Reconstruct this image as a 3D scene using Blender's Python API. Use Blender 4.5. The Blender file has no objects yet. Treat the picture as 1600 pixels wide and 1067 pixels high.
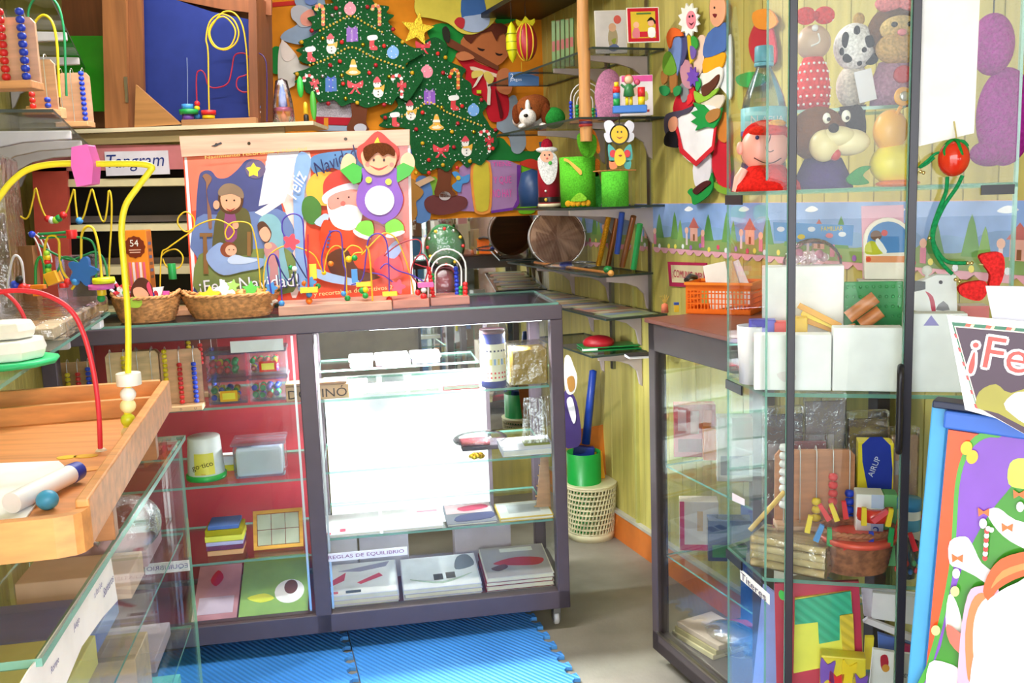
import bpy, math, random
import numpy as np
from mathutils import Vector
rnd = random.Random(7)
SC = bpy.context.scene
COL = SC.collection
# ---------------------------------------------------------------- camera (eye height 1.5 m, pitched down, slight roll)
F_PX = 1500.0
TH = math.atan(228.5 / 1500.0); ROLL = 0.036
R0 = np.array([1, 0, 0.]); U0 = np.array([0, math.sin(TH), math.cos(TH)]); FW = np.array([0, math.cos(TH), -math.sin(TH)])
RR = math.cos(ROLL) * R0 - math.sin(ROLL) * U0; UU = math.sin(ROLL) * R0 + math.cos(ROLL) * U0
EYE = np.array([0, 0, 1.5])
cd = bpy.data.cameras.new('camera'); cam = bpy.data.objects.new('camera', cd); COL.objects.link(cam)
cd.sensor_width = 36.0; cd.lens = 36.0 * F_PX / 1600.0; cd.clip_start = 0.02; cd.clip_end = 200
from mathutils import Matrix
cam.matrix_world = Matrix(((RR[0], UU[0], -FW[0], 0), (RR[1], UU[1], -FW[1], 0), (RR[2], UU[2], -FW[2], 1.5), (0, 0, 0, 1)))
SC.camera = cam
# ---------------------------------------------------------------- world, lights, exposure
w = bpy.data.worlds.new('overcast_sky'); SC.world = w; w.use_nodes = True
bg = w.node_tree.nodes['Background']; bg.inputs[0].default_value = (0.93, 0.96, 1.0, 1); bg.inputs[1].default_value = 5.2
SC.view_settings.view_transform = 'Standard'; SC.view_settings.look = 'None'
SC.view_settings.exposure = 0.6; SC.view_settings.gamma = 1.0; SC.view_settings.use_curve_mapping = False
SC.cycles.use_denoising = True
SC.cycles.transparent_max_bounces = 40
SC.cycles.max_bounces = 10; SC.cycles.diffuse_bounces = 4; SC.cycles.glossy_bounces = 4
SC.cycles.sample_clamp_indirect = 8
SC.cycles.caustics_reflective = False; SC.cycles.caustics_refractive = False
def area(name, loc, rot, sx, sy, power, col=(1, 1, 1), portal=False):
    l = bpy.data.lights.new(name, 'AREA'); l.shape = 'RECTANGLE'; l.size = sx; l.size_y = sy; l.energy = power; l.color = col
    o = bpy.data.objects.new(name, l); COL.objects.link(o); o.location = loc; o.rotation_euler = rot
    if portal: l.cycles.is_portal = True
    return o
area('doorway_portal', (0.0, 0.05, 1.35), (math.radians(-90), 0, 0), 3.6, 2.6, 1, portal=True)
area('ceiling_fill_light', (-0.6, 2.6, 2.6), (0, 0, math.radians(9)), 1.2, 0.12, 30, (1.0, 0.98, 0.94))  # unseen fill lamp, added to brighten the room and its left back
area('counter_case_light', (-0.30, 3.20, 1.055), (0, 0, math.radians(9)), 0.60, 0.02, 50.0, (0.95, 0.97, 1.0))
area('ceiling_fill_light_rear', (-0.75, 3.75, 2.6), (0, 0, math.radians(12)), 1.2, 0.12, 10, (1.0, 0.97, 0.92))  # second unseen fill lamp, added to lift the middle and the back wall

# ---------------------------------------------------------------- picture rays -> real planes
def ray(px, py): return FW + RR * (px - 800) / F_PX + UU * (533.5 - py) / F_PX
def atY(px, py, Y): d = ray(px, py); return EYE + d * Y / d[1]
def atZ(px, py, Z): d = ray(px, py); return EYE + d * (Z - 1.5) / d[2]
class FR:
    """a right-handed frame standing upright: x right, y into, z up"""
    def __init__(s, o, yaw=0.0, tilt=0.0, spin=0.0):
        a = math.radians(yaw); s.o = np.array(o, float)
        s.x = np.array([math.cos(a), math.sin(a), 0]); s.y = np.array([-math.sin(a), math.cos(a), 0]); s.z = np.array([0, 0, 1.])
        if tilt:                                     # lean back about x
            t = math.radians(tilt); y, z = s.y, s.z
            s.z = z * math.cos(t) + y * math.sin(t); s.y = y * math.cos(t) - z * math.sin(t)
        if spin:                                     # turn about y
            t = math.radians(spin); x, z = s.x, s.z
            s.x = x * math.cos(t) + z * math.sin(t); s.z = z * math.cos(t) - x * math.sin(t)
    def p(s, x, y, z): return s.o + s.x * x + s.y * y + s.z * z
    def hit(s, px, py, y=0.0):
        d = ray(px, py); o = s.p(0, y, 0); t = ((o - EYE) @ s.y) / (d @ s.y); q = EYE + d * t - s.o
        return float(q @ s.x), float(q @ s.z)
    def at(s, x, y, z, yaw=0, tilt=0, spin=0):
        a = math.degrees(math.atan2(s.x[1], s.x[0]))
        return FR(s.p(x, y, z), a + yaw, tilt, spin)
W0 = FR((0, 0, 0))
# ---------------------------------------------------------------- materials
def lin(h):
    h = h.lstrip('#'); c = [int(h[i:i + 2], 16) / 255 for i in (0, 2, 4)]
    return tuple(((x / 12.92) if x <= .04045 else ((x + .055) / 1.055) ** 2.4) for x in c) + (1,)
MATS = {}
def M(key):
    """'kind#rrggbb' : p plastic, m matte, g gloss, k metal, w wood, b wicker, f fabric, t tinted see-through plastic, s glitter,
       glass, glassedge, film, mirror, wall, concrete, eva"""
    if key in MATS: return MATS[key]
    kind, _, hx = key.partition('#')
    m = bpy.data.materials.new({'p': 'plastic', 'm': 'matte', 'g': 'gloss', 'k': 'metal', 'w': 'wood', 'b': 'wicker', 'f': 'fabric', 't': 'clear_plastic', 's': 'glitter', 'e': 'lamp'}.get(kind, kind))
    m.use_nodes = True; nt = m.node_tree; N = nt.nodes; L = nt.links
    bs = N['Principled BSDF']; out = N['Material Output']
    c = lin(hx) if hx else (0.8, 0.8, 0.8, 1)
    tc = N.new('ShaderNodeTexCoord')
    def noise(scale, detail=3, sc=None):
        n = N.new('ShaderNodeTexNoise'); n.inputs['Scale'].default_value = scale; n.inputs['Detail'].default_value = detail
        if sc:
            mp = N.new('ShaderNodeMapping'); mp.inputs['Scale'].default_value = sc; L.new(tc.outputs['Object'], mp.inputs[0]); L.new(mp.outputs[0], n.inputs[0])
        else: L.new(tc.outputs['Object'], n.inputs[0])
        return n
    def ramp(src, a, b, p0=.35, p1=.65):
        r = N.new('ShaderNodeValToRGB'); r.color_ramp.elements[0].color = a; r.color_ramp.elements[1].color = b
        r.color_ramp.elements[0].position = p0; r.color_ramp.elements[1].position = p1; L.new(src, r.inputs[0]); return r
    def bump(src, s, d=.002):
        b = N.new('ShaderNodeBump'); b.inputs['Strength'].default_value = s; b.inputs['Distance'].default_value = d
        L.new(src, b.inputs['Height']); L.new(b.outputs[0], bs.inputs['Normal']); return b
    sh = lambda k: tuple(min(1, v * k) for v in c[:3]) + (1,)
    bs.inputs['Base Color'].default_value = c
    if kind in ('p', 'm', 'g'):
        n = noise(14); r = ramp(n.outputs[0], sh(.93), sh(1.05)); L.new(r.outputs[0], bs.inputs['Base Color'])
        bs.inputs['Roughness'].default_value = {'p': .38, 'm': .8, 'g': .12}[kind]
        bs.inputs['Specular IOR Level'].default_value = {'p': .5, 'm': .2, 'g': .6}[kind]
    elif kind == 'k':
        bs.inputs['Metallic'].default_value = 1; bs.inputs['Roughness'].default_value = .3
    elif kind == 's':
        v = N.new('ShaderNodeTexVoronoi'); v.inputs['Scale'].default_value = 260; L.new(tc.outputs['Object'], v.inputs[0])
        r = ramp(v.outputs['Distance'], sh(.55), sh(1.35), .1, .6); L.new(r.outputs[0], bs.inputs['Base Color'])
        bs.inputs['Metallic'].default_value = .6; bs.inputs['Roughness'].default_value = .3; bump(v.outputs['Distance'], .8)
    elif kind == 'w':
        n = noise(3.5, 5, (1.0, 14, 14)); r = ramp(n.outputs[0], sh(.74), sh(1.1), .3, .7); L.new(r.outputs[0], bs.inputs['Base Color'])
        bs.inputs['Roughness'].default_value = .42; bump(n.outputs[0], .15, .001)
    elif kind == 'v':                                # wood with upright grain
        n = noise(3.5, 5, (14, 14, 1.0)); r = ramp(n.outputs[0], sh(.72), sh(1.12), .3, .7); L.new(r.outputs[0], bs.inputs['Base Color'])
        bs.inputs['Roughness'].default_value = .5; bump(n.outputs[0], .15, .001)
    elif kind == 'b':
        n = noise(60, 2); r = ramp(n.outputs[0], sh(.6), sh(1.2)); L.new(r.outputs[0], bs.inputs['Base Color'])
        bs.inputs['Roughness'].default_value = .6; bump(n.outputs[0], .5)
    elif kind == 'f':
        n = noise(180, 3); r = ramp(n.outputs[0], sh(.75), sh(1.15)); L.new(r.outputs[0], bs.inputs['Base Color'])
        bs.inputs['Roughness'].default_value = .95; bs.inputs['Specular IOR Level'].default_value = .1; bump(n.outputs[0], .6, .003)
    elif kind == 'wall':                             # painted tongue and groove, brushy
        n = noise(5, 4, (6, 6, .5)); r = ramp(n.outputs[0], sh(.84), sh(1.08)); L.new(r.outputs[0], bs.inputs['Base Color'])
        bs.inputs['Roughness'].default_value = .5; bump(n.outputs[0], .2, .002)
    elif kind == 'concrete':
        n = noise(3, 8); r = ramp(n.outputs[0], sh(.7), sh(1.15)); L.new(r.outputs[0], bs.inputs['Base Color'])
        bs.inputs['Roughness'].default_value = .55; n2 = noise(90, 3); bump(n2.outputs[0], .3)
    elif kind == 'paint':                            # washy painted print: two tones
        n = noise(7, 3); r = ramp(n.outputs[0], sh(.8), tuple(min(1, v * 1.1 + .05) for v in c[:3]) + (1,)); L.new(r.outputs[0], bs.inputs['Base Color'])
        bs.inputs['Roughness'].default_value = .35
    elif kind == 'eva':                              # ribbed foam sheet
        wv = N.new('ShaderNodeTexWave'); wv.wave_type = 'BANDS'; wv.bands_direction = 'DIAGONAL'; wv.inputs['Scale'].default_value = 28; wv.inputs['Distortion'].default_value = 0
        L.new(tc.outputs['Object'], wv.inputs[0]); r = ramp(wv.outputs[0], sh(.85), sh(1.06), .2, .8); L.new(r.outputs[0], bs.inputs['Base Color'])
        bs.inputs['Roughness'].default_value = .5; bump(wv.outputs[0], .6, .003)
    elif kind == 'mirror':
        bs.inputs['Base Color'].default_value = (.80, .80, .78, 1); bs.inputs['Metallic'].default_value = 1; bs.inputs['Roughness'].default_value = .02
    elif kind == 'e':
        bs.inputs['Emission Color'].default_value = c; bs.inputs['Emission Strength'].default_value = 6
    elif kind in ('glass', 'glassedge', 'film', 't', 'smoke'):
        tr = N.new('ShaderNodeBsdfTransparent'); gl = N.new('ShaderNodeBsdfGlossy'); mx = N.new('ShaderNodeMixShader')
        gl.inputs['Roughness'].default_value = {'glass': .0, 'glassedge': .15, 'film': .12, 't': .15, 'smoke': .02}[kind]
        tr.inputs['Color'].default_value = {'glass': (.965, .985, .975, 1), 'glassedge': (.42, .72, .6, 1), 'film': (.95, .95, .96, 1), 't': c, 'smoke': (.72, .74, .74, 1)}[kind]
        gl.inputs['Color'].default_value = (1, 1, 1, 1)
        lw = N.new('ShaderNodeFresnel'); lw.inputs['IOR'].default_value = 1.45
        mt = N.new('ShaderNodeMath'); mt.operation = 'MULTIPLY_ADD'; L.new(lw.outputs[0], mt.inputs[0])
        mt.inputs[1].default_value = {'glass': .36, 'glassedge': 1, 'film': 1.4, 't': 1, 'smoke': .5}[kind]
        mt.inputs[2].default_value = {'glass': .002, 'glassedge': .05, 'film': .06, 't': .03, 'smoke': .02}[kind]
        mt.use_clamp = True
        if kind in ('glass', 'smoke'):
            mn = N.new('ShaderNodeMath'); mn.operation = 'MINIMUM'; mn.inputs[1].default_value = .16; L.new(mt.outputs[0], mn.inputs[0]); mt = mn
        L.new(mt.outputs[0], mx.inputs[0]); L.new(tr.outputs[0], mx.inputs[1]); L.new(gl.outputs[0], mx.inputs[2])
        if kind in ('film', 't'):
            n = noise(22 if kind == 'film' else 8, 4); b = N.new('ShaderNodeBump'); b.inputs['Strength'].default_value = .9 if kind == 'film' else .2; b.inputs['Distance'].default_value = .02
            L.new(n.outputs[0], b.inputs['Height']); L.new(b.outputs[0], gl.inputs['Normal'])
        if kind == 't':
            df = N.new('ShaderNodeBsdfDiffuse'); df.inputs[0].default_value = c; m2 = N.new('ShaderNodeMixShader'); m2.inputs[0].default_value = .05
            L.new(mx.outputs[0], m2.inputs[1]); L.new(df.outputs[0], m2.inputs[2]); mx = m2
        if kind == 'glassedge':
            df = N.new('ShaderNodeBsdfDiffuse'); df.inputs[0].default_value = (.25, .55, .45, 1); m2 = N.new('ShaderNodeMixShader'); m2.inputs[0].default_value = .5
            L.new(mx.outputs[0], m2.inputs[1]); L.new(df.outputs[0], m2.inputs[2]); mx = m2
        L.new(mx.outputs[0], out.inputs[0])
    MATS[key] = m
    return m
# ---------------------------------------------------------------- mesh builder
def S(pts, n=4, closed=True):                        # Catmull-Rom through points
    P = [np.array(p, float) for p in pts]; k = len(P); r = []
    rng = range(k) if closed else range(k - 1)
    for i in rng:
        a, b, c, d = (P[(i - 1) % k], P[i], P[(i + 1) % k], P[(i + 2) % k]) if closed else (P[max(i - 1, 0)], P[i], P[i + 1], P[min(i + 2, k - 1)])
        for j in range(n):
            t = j / n; r.append(.5 * ((2 * b) + (c - a) * t + (2 * a - 5 * b + 4 * c - d) * t * t + (3 * b - a - 3 * c + d) * t ** 3))
    if not closed: r.append(P[-1])
    return [tuple(float(v) for v in q) for q in r]
def E(cx, cy, rx, ry=None, rot=0, n=20):             # ellipse outline
    ry = ry or rx; a = math.radians(rot); o = []
    for i in range(n):
        t = 2 * math.pi * i / n; x, y = rx * math.cos(t), ry * math.sin(t)
        o.append((cx + x * math.cos(a) - y * math.sin(a), cy + x * math.sin(a) + y * math.cos(a)))
    return o
def R(x0, y0, x1, y1): return [(x0, y0), (x1, y0), (x1, y1), (x0, y1)]
class MB:
    def __init__(s, fr=None): s.fr = fr or W0; s.v = []; s.f = []; s.m = []; s.sm = []
    def add(s, vs, fs, mat, smooth=False, fr=None):
        b = len(s.v); fr = fr or s.fr
        s.v += [fr.p(*q) for q in vs]; s.f += [tuple(i + b for i in f) for f in fs]; s.m += [mat] * len(fs); s.sm += [smooth] * len(fs); return s
    def box(s, a, b, mat, edge=None, fr=None):
        (x0, y0, z0), (x1, y1, z1) = a, b
        vs = [(x0, y0, z0), (x1, y0, z0), (x1, y1, z0), (x0, y1, z0), (x0, y0, z1), (x1, y0, z1), (x1, y1, z1), (x0, y1, z1)]
        fs = [(0, 3, 2, 1), (4, 5, 6, 7), (0, 1, 5, 4), (1, 2, 6, 5), (2, 3, 7, 6), (3, 0, 4, 7)]
        if edge:                                     # a pane: thin axis keeps mat, rim takes edge
            d = [abs(x1 - x0), abs(y1 - y0), abs(z1 - z0)]; k = d.index(min(d)); ax = [2, 2, 1, 0, 1, 0]
            for f, q in zip(fs, ax): s.add(vs, [f], mat if q == k else edge, fr=fr)
            return s
        return s.add(vs, fs, mat, fr=fr)
    def cbox(s, c, d, mat, fr=None): return s.box([c[i] - d[i] / 2 for i in range(3)], [c[i] + d[i] / 2 for i in range(3)], mat, fr=fr)
    def prism(s, pts, y0, y1, mat, edge=None, fr=None, smooth=False):   # outline in x,z, front at y0, back at y1
        n = len(pts); vs = [(x, y0, z) for x, z in pts] + [(x, y1, z) for x, z in pts]
        A = sum(pts[i][0] * pts[(i + 1) % n][1] - pts[(i + 1) % n][0] * pts[i][1] for i in range(n))
        o = list(range(n)) if A > 0 else list(range(n))[::-1]
        s.add(vs, [tuple(o), tuple(i + n for i in reversed(o))], mat, fr=fr)
        s.add(vs, [(o[(i + 1) % n], o[i], o[i] + n, o[(i + 1) % n] + n) for i in range(n)], edge or mat, smooth, fr=fr)
        return s
    def slab(s, pts, z0, z1, mat, edge=None, fr=None):                  # outline in x,y
        n = len(pts); vs = [(x, y, z1) for x, y in pts] + [(x, y, z0) for x, y in pts]
        A = sum(pts[i][0] * pts[(i + 1) % n][1] - pts[(i + 1) % n][0] * pts[i][1] for i in range(n))
        o = list(range(n)) if A > 0 else list(range(n))[::-1]
        s.add(vs, [tuple(o), tuple(i + n for i in reversed(o))], mat, fr=fr)
        return s.add(vs, [(o[(i + 1) % n], o[i], o[i] + n, o[(i + 1) % n] + n) for i in range(n)], edge or mat, fr=fr)
    def cut(s, fr, px, yf, yb, mat, edge=None): return s.prism([fr.hit(x, y, yf) for x, y in px], yf, yb, mat, edge, fr=fr)
    def tube(s, path, r, mat, n=8, closed=False, fr=None, cap=True):
        fr = fr or s.fr; P = [np.array(q, float) for q in path]; k = len(P); vs = []; fs = []
        rs = r if isinstance(r, (list, tuple)) else [r] * k
        up = None
        for i in range(k):
            t = (P[(i + 1) % k] - P[i - 1]) if closed else (P[min(i + 1, k - 1)] - P[max(i - 1, 0)])
            t = t / (np.linalg.norm(t) + 1e-12)
            if up is None:
                up = np.array([0, 0, 1.]) if abs(t[2]) < .9 else np.array([1., 0, 0])
            u = up - t * (up @ t); u /= (np.linalg.norm(u) + 1e-12); up = u; v = np.cross(t, u)
            for j in range(n):
                a = 2 * math.pi * j / n; vs.append(tuple(P[i] + rs[i] * (u * math.cos(a) + v * math.sin(a))))
        for i in range(k if closed else k - 1):
            for j in range(n):
                a, b = i * n + j, i * n + (j + 1) % n; c, d = ((i + 1) % k) * n + (j + 1) % n, ((i + 1) % k) * n + j
                fs.append((a, d, c, b))
        s.add(vs, fs, mat, True, fr=fr)
        if not closed and cap:
            s.add(vs, [tuple(range(n)), tuple((k - 1) * n + j for j in reversed(range(n)))], mat, fr=fr)
        return s
    def lathe(s, prof, c, mat, n=20, fr=None, smooth=True, axis='z'):   # prof: (r, z); closed at r=0
        vs = []; fs = []; k = len(prof)
        for r, z in prof:
            for j in range(n):
                a = 2 * math.pi * j / n; x, y = r * math.cos(a), r * math.sin(a)
                vs.append((c[0] + x, c[1] + y, c[2] + z) if axis == 'z' else (c[0] + x, c[1] + z, c[2] + y) if axis == 'y' else (c[0] + z, c[1] + x, c[2] + y))
        for i in range(k - 1):
            for j in range(n):
                q = (i * n + j, i * n + (j + 1) % n, (i + 1) * n + (j + 1) % n, (i + 1) * n + j)
                fs.append(q if axis != 'y' else q[::-1])
        s.add(vs, fs, mat, smooth, fr=fr)
        s.add(vs, [tuple(reversed(range(n))), tuple((k - 1) * n + j for j in range(n))], mat, fr=fr)
        return s
    def ball(s, c, r, mat, n=12, k=8, fr=None):
        r = r if isinstance(r, (tuple, list)) else (r, r, r); vs = []; fs = []
        for i in range(k + 1):
            p = math.pi * i / k
            for j in range(n):
                a = 2 * math.pi * j / n; vs.append((c[0] + r[0] * math.sin(p) * math.cos(a), c[1] + r[1] * math.sin(p) * math.sin(a), c[2] - r[2] * math.cos(p)))
        for i in range(k):
            for j in range(n):
                fs.append((i * n + j, i * n + (j + 1) % n, (i + 1) * n + (j + 1) % n, (i + 1) * n + j))
        return s.add(vs, fs, mat, True, fr=fr)
    def beads(s, pts, r, mats, sq=.8, n=10, k=6, fr=None):
        for i, p in enumerate(pts): s.ball(p, r if not isinstance(r, list) else r[i], mats if isinstance(mats, str) else mats[i % len(mats)], n, k, fr=fr)
        return s
    def text(s, fr, txt, cx, cz, h, y, mat, spin=0, depth=.0015, w=None, shear=0):
        c = bpy.data.curves.new('t', 'FONT'); c.body = txt; c.size = 1; c.extrude = 0; c.align_x = 'CENTER'; c.resolution_u = 3; c.shear = shear
        o = bpy.data.objects.new('t', c); COL.objects.link(o); bpy.context.view_layer.update()
        me = bpy.data.meshes.new_from_object(o.evaluated_get(bpy.context.evaluated_depsgraph_get()))
        bpy.data.objects.remove(o); bpy.data.curves.remove(c)
        if not me.vertices: return s
        xs = [v.co.x for v in me.vertices]; ys = [v.co.y for v in me.vertices]
        k = h / (max(ys) - min(ys)); kx = (w / (max(xs) - min(xs))) if w else k; mx = (max(xs) + min(xs)) / 2; my = (max(ys) + min(ys)) / 2
        a = math.radians(spin); vs = []
        for v in me.vertices:
            X, Z = (v.co.x - mx) * kx, (v.co.y - my) * k
            vs.append((cx + X * math.cos(a) - Z * math.sin(a), y - depth, cz + X * math.sin(a) + Z * math.cos(a)))
        s.add(vs, [tuple(p.vertices) for p in me.polygons], mat, fr=fr)
        bpy.data.meshes.remove(me); return s
    def textpx(s, fr, txt, px, py, hpx, y, mat, spin=0, wpx=None, shear=0, depth=.0015):
        cx, cz = fr.hit(px, py, y); h = abs(fr.hit(px, py + hpx / 2, y)[1] - fr.hit(px, py - hpx / 2, y)[1])
        w = abs(fr.hit(px + wpx / 2, py, y)[0] - fr.hit(px - wpx / 2, py, y)[0]) if wpx else None
        return s.text(fr, txt, cx, cz, h, y, mat, spin, depth, w, shear)
ORG = {}
def props(o, label, cat, group, kind):
    if label: o['label'] = label
    if cat: o['category'] = cat
    if group: o['group'] = group
    if kind: o['kind'] = kind
def thing(name, label, cat, fr, group=None):
    o = bpy.data.objects.new(name, None); COL.objects.link(o); o.empty_display_size = .05
    q = fr.o if isinstance(fr, FR) else np.array(fr, float)
    o.location = tuple(q); ORG[o.name] = q; props(o, label, cat, group, None); return o
def build(mb, name, parent=None, label=None, cat=None, group=None, kind=None, bev=0, solid=0, autos=False):
    V = np.array(mb.v)
    if parent is not None: org = ORG[parent.name]
    elif kind == 'structure' and cat is None: org = np.zeros(3)
    else: org = np.array([(V[:, 0].min() + V[:, 0].max()) / 2, (V[:, 1].min() + V[:, 1].max()) / 2, V[:, 2].min()])
    me = bpy.data.meshes.new(name); me.from_pydata([tuple(q) for q in (V - org)], [], mb.f)
    ks = []
    for k in mb.m:
        if k not in ks: ks.append(k)
    for k in ks: me.materials.append(M(k))
    ix = {k: i for i, k in enumerate(ks)}
    me.polygons.foreach_set('material_index', [ix[k] for k in mb.m]); me.polygons.foreach_set('use_smooth', mb.sm)
    me.validate(); me.update()
    o = bpy.data.objects.new(name, me); COL.objects.link(o)
    if parent is not None: o.parent = parent; ORG[o.name] = org
    else: o.location = tuple(org); ORG[o.name] = org
    if bev:
        b = o.modifiers.new('b', 'BEVEL'); b.width = bev; b.segments = 2; b.limit_method = 'ANGLE'; b.angle_limit = math.radians(50)
    props(o, label, cat, group, kind); return o
def px_path(fr, pts, y=0.0):                         # picture points on the plane y of a frame; a point may carry its own y
    o = []
    for q in pts:
        yy = y + (q[2] if len(q) > 2 else 0); x, z = fr.hit(q[0], q[1], yy); o.append((x, yy, z))
    return o
# ================================================================ setting
CO = FR((.158, 3.15, 0), 9); RW = FR((.537, 3.771, 0), -70); LW = FR((-2, 4, 0), 110); BW = FR((.19, 4.72, 0), 12)
def corner(a, ax, b, bx): pass
floor_pts = [(-2.3, 4.4), (.3, 5.0), (1.9, .3), (1.9, .05), (-1.2, .05)]
build(MB().slab([(-3, 5.4), (2.6, 5.4), (2.6, .05), (-3, .05)], -.06, 0, 'concrete#8a8378'), 'floor', kind='structure')
build(MB().slab([(-30, .05), (30, .05), (30, -40), (-30, -40)], -.12, -.02, 'concrete#b5b2ac'), 'pavement', kind='structure')
build(MB().slab([(-3, 5.4), (2.6, 5.4), (2.6, -1.7), (-3, -1.7)], 2.72, 2.78, 'm#c9c4a8'), 'ceiling', kind='structure')  # overhang beyond the doorway is added to dim the near upper walls
wr = build(MB(RW).box((-1.15, .015, 0), (3.7, .08, 2.72), 'wall#a9a653'), 'wall_right', kind='structure'); ORG['wall_right'] = np.zeros(3)
x = -1.15; i = 0
while x < 3.68:
    build(MB(RW).box((x, .002, .12), (min(x + .098, 3.7), .016, 2.72), 'wall#c0b260' if i % 3 else 'wall#b8aa58'), 'plank', wr, bev=.002); x += .101; i += 1
wl = build(MB(LW).box((-4.0, .015, 0), (.45, .08, 2.72), 'wall#a9a653'), 'wall_left', kind='structure')
x = -1.2
while x < .4:
    build(MB(LW).box((x, .002, .0), (min(x + .098, .45), .016, 2.72), 'wall#c4b868'), 'plank', wl, bev=.002); x += .101
build(MB(BW).box((-2.5, .02, 0), (.25, .09, 2.72), 'wall#bcae5a'), 'wall_back', kind='structure')
build(MB(RW).box((-1.15, -.018, .0), (1.6, .003, .115), 'p#d9762e').box((-1.15, -.022, .115), (1.6, .003, .128), 'p#b9b3a6'), 'baseboard_right', kind='structure')
tm = MB(RW).box((-.10, -.012, .128), (-.085, .003, 2.72), 'p#bdb768'); tm.box((.044, -.006, .128), (.062, .004, 2.72), 'p#d2cc72')
build(tm, 'trim_1', kind='structure')
# street front: panel with two slots at the right of the doorway (behind the camera, seen in the mirror)
fw = MB().box((.95, .10, 0), (1.95, .16, 1.30), 'v#6e4a3a').box((.95, .10, 1.62), (1.95, .16, 2.72), 'v#6e4a3a')
for a, b in ((.95, 1.02), (1.22, 1.42), (1.66, 1.95)): fw.box((a, .10, 1.30), (b, .16, 1.62), 'v#6e4a3a')
build(fw, 'wall_front', kind='structure')
# orange backing board and the mirror under it on the back wall
mur = build(MB(BW).box((-1.62, .0, 1.40), (.06, .018, 2.70), 'm#e08a1e'), 'mural_board', label='orange board covering the upper back wall behind the Christmas figures', cat='board')
build(MB(BW).box((-1.62, .002, .35), (.10, .018, 1.405), 'mirror'), 'wall_mirror', label='large mirror on the back wall below the orange board', cat='mirror')

# ================================================================ black framed counter with two bays
BL = 'p#54474f'
def X_(px, py=700, y=0.0): return CO.hit(px, py, y)[0]
x0, x1, x2, x3, x4 = -1.62, -.852, -.800, -.030, .012
t = thing('display_counter', 'long black framed glass display counter on castors, in front of the mirror', 'counter', CO)
m = MB(CO); DEP = .46
for a, b in ((x0, x0 + .045), (x1, x2), (x3, x4)):
    m.box((a, 0, .08), (b, .045, 1.088), BL); m.box((a, DEP - .045, .08), (b, DEP, 1.088), BL)
m.box((x0, 0, 1.088), (x4, .05, 1.136), BL); m.box((x0, DEP - .05, 1.088), (x4, DEP, 1.136), BL)
m.box((x0, 0, .08), (x4, .05, .145), BL); m.box((x0, DEP - .05, .08), (x4, DEP, .145), BL)
for a in (x0, x3): m.box((a, .05, 1.088), (a + .045, DEP - .05, 1.136), BL); m.box((a, .05, .08), (a + .045, DEP - .05, .145), BL)
build(m, 'frame', t, bev=.003)
build(MB(CO).box((x0 + .045, .05, .118), (x3, DEP - .05, .13), 'p#7b2c38'), 'base_board', t)
build(MB(CO).box((x0 + .02, .012, 1.1365), (x4 - .01, DEP - .01, 1.144), 'smoke', 'glassedge'), 'top_glass', t)
build(MB(CO).box((x0 + .045, DEP - .03, .145), (x1, DEP - .022, 1.088), 'p#8e2630'), 'back_panel', t, label='dark red back panel')
build(MB(CO).box((x2 + .005, DEP - .03, .28), (-.20, DEP - .022, .865), 'm#fbfbff'), 'back_panel', t, label='white back panel')
build(MB(CO).box((-.20, DEP - .03, .145), (-.185, DEP - .01, 1.088), BL), 'rear_stile', t)
build(MB(CO).box((x0 + .045, .018, .145), (x1, .023, 1.088), 'glass'), 'front_pane', t)
build(MB(CO).box((x2, .018, .145), (x3, .023, 1.088), 'glass'), 'front_pane', t)
build(MB(CO).box((x4 - .012, .045, .145), (x4 - .008, DEP - .045, 1.088), 'glass'), 'side_pane', t)
SHL = (.606, .345); SHT = .862
for z, l, r in ((SHT, x0 + .045, x1), (.606, x0 + .045, x1), (.345, x0 + .045, x1), (SHT, x2, x3), (.620, x2, x3), (.392, x2, x3)):
    build(MB(CO).box((l + .002, .04, z - .008), (r - .002, DEP - .035, z), 'glass', 'glassedge'), 'glass_shelf', t)
build(MB(CO).box((x2 + .002, .20, .925), (-.25, DEP - .035, .932), 'glass', 'glassedge'), 'glass_shelf', t)
m = MB(CO)
for q in (x1 - .02, x2 + .002):
    m.box((q, .028, .15), (q + .007, .034, 1.08), 'k#c9ced2')
build(m, 'shelf_rail', t)
m = MB(CO).tube([(-.62, .10, 1.084), (-.04, .10, 1.084)], .010, 'e#f4f6ff', 10); m.box((-.64, .085, 1.095), (-.02, .115, 1.100), 'p#e8e8e8')
build(m, 'lamp_tube', t, label='glowing white fluorescent tube')
for cx in (x0 + .06, -.03):
    for cy in (.04, DEP - .04):
        c = build(MB(CO).box((cx - .012, cy - .012, .05), (cx + .012, cy + .012, .085), 'k#8b8b8b').box((cx - .013, cy - .005, .02), (cx - .010, cy + .03, .06), 'k#8b8b8b').box((cx + .010, cy - .005, .02), (cx + .013, cy + .03, .06), 'k#8b8b8b'), 'castor', t)
        build(MB(CO).lathe([(.001, -.009), (.022, -.009), (.025, -.005), (.025, .005), (.022, .009), (.001, .009)], (cx, cy + .015, .026), 'p#c9c7c4', 18, axis='x'), 'wheel', c)
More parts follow.
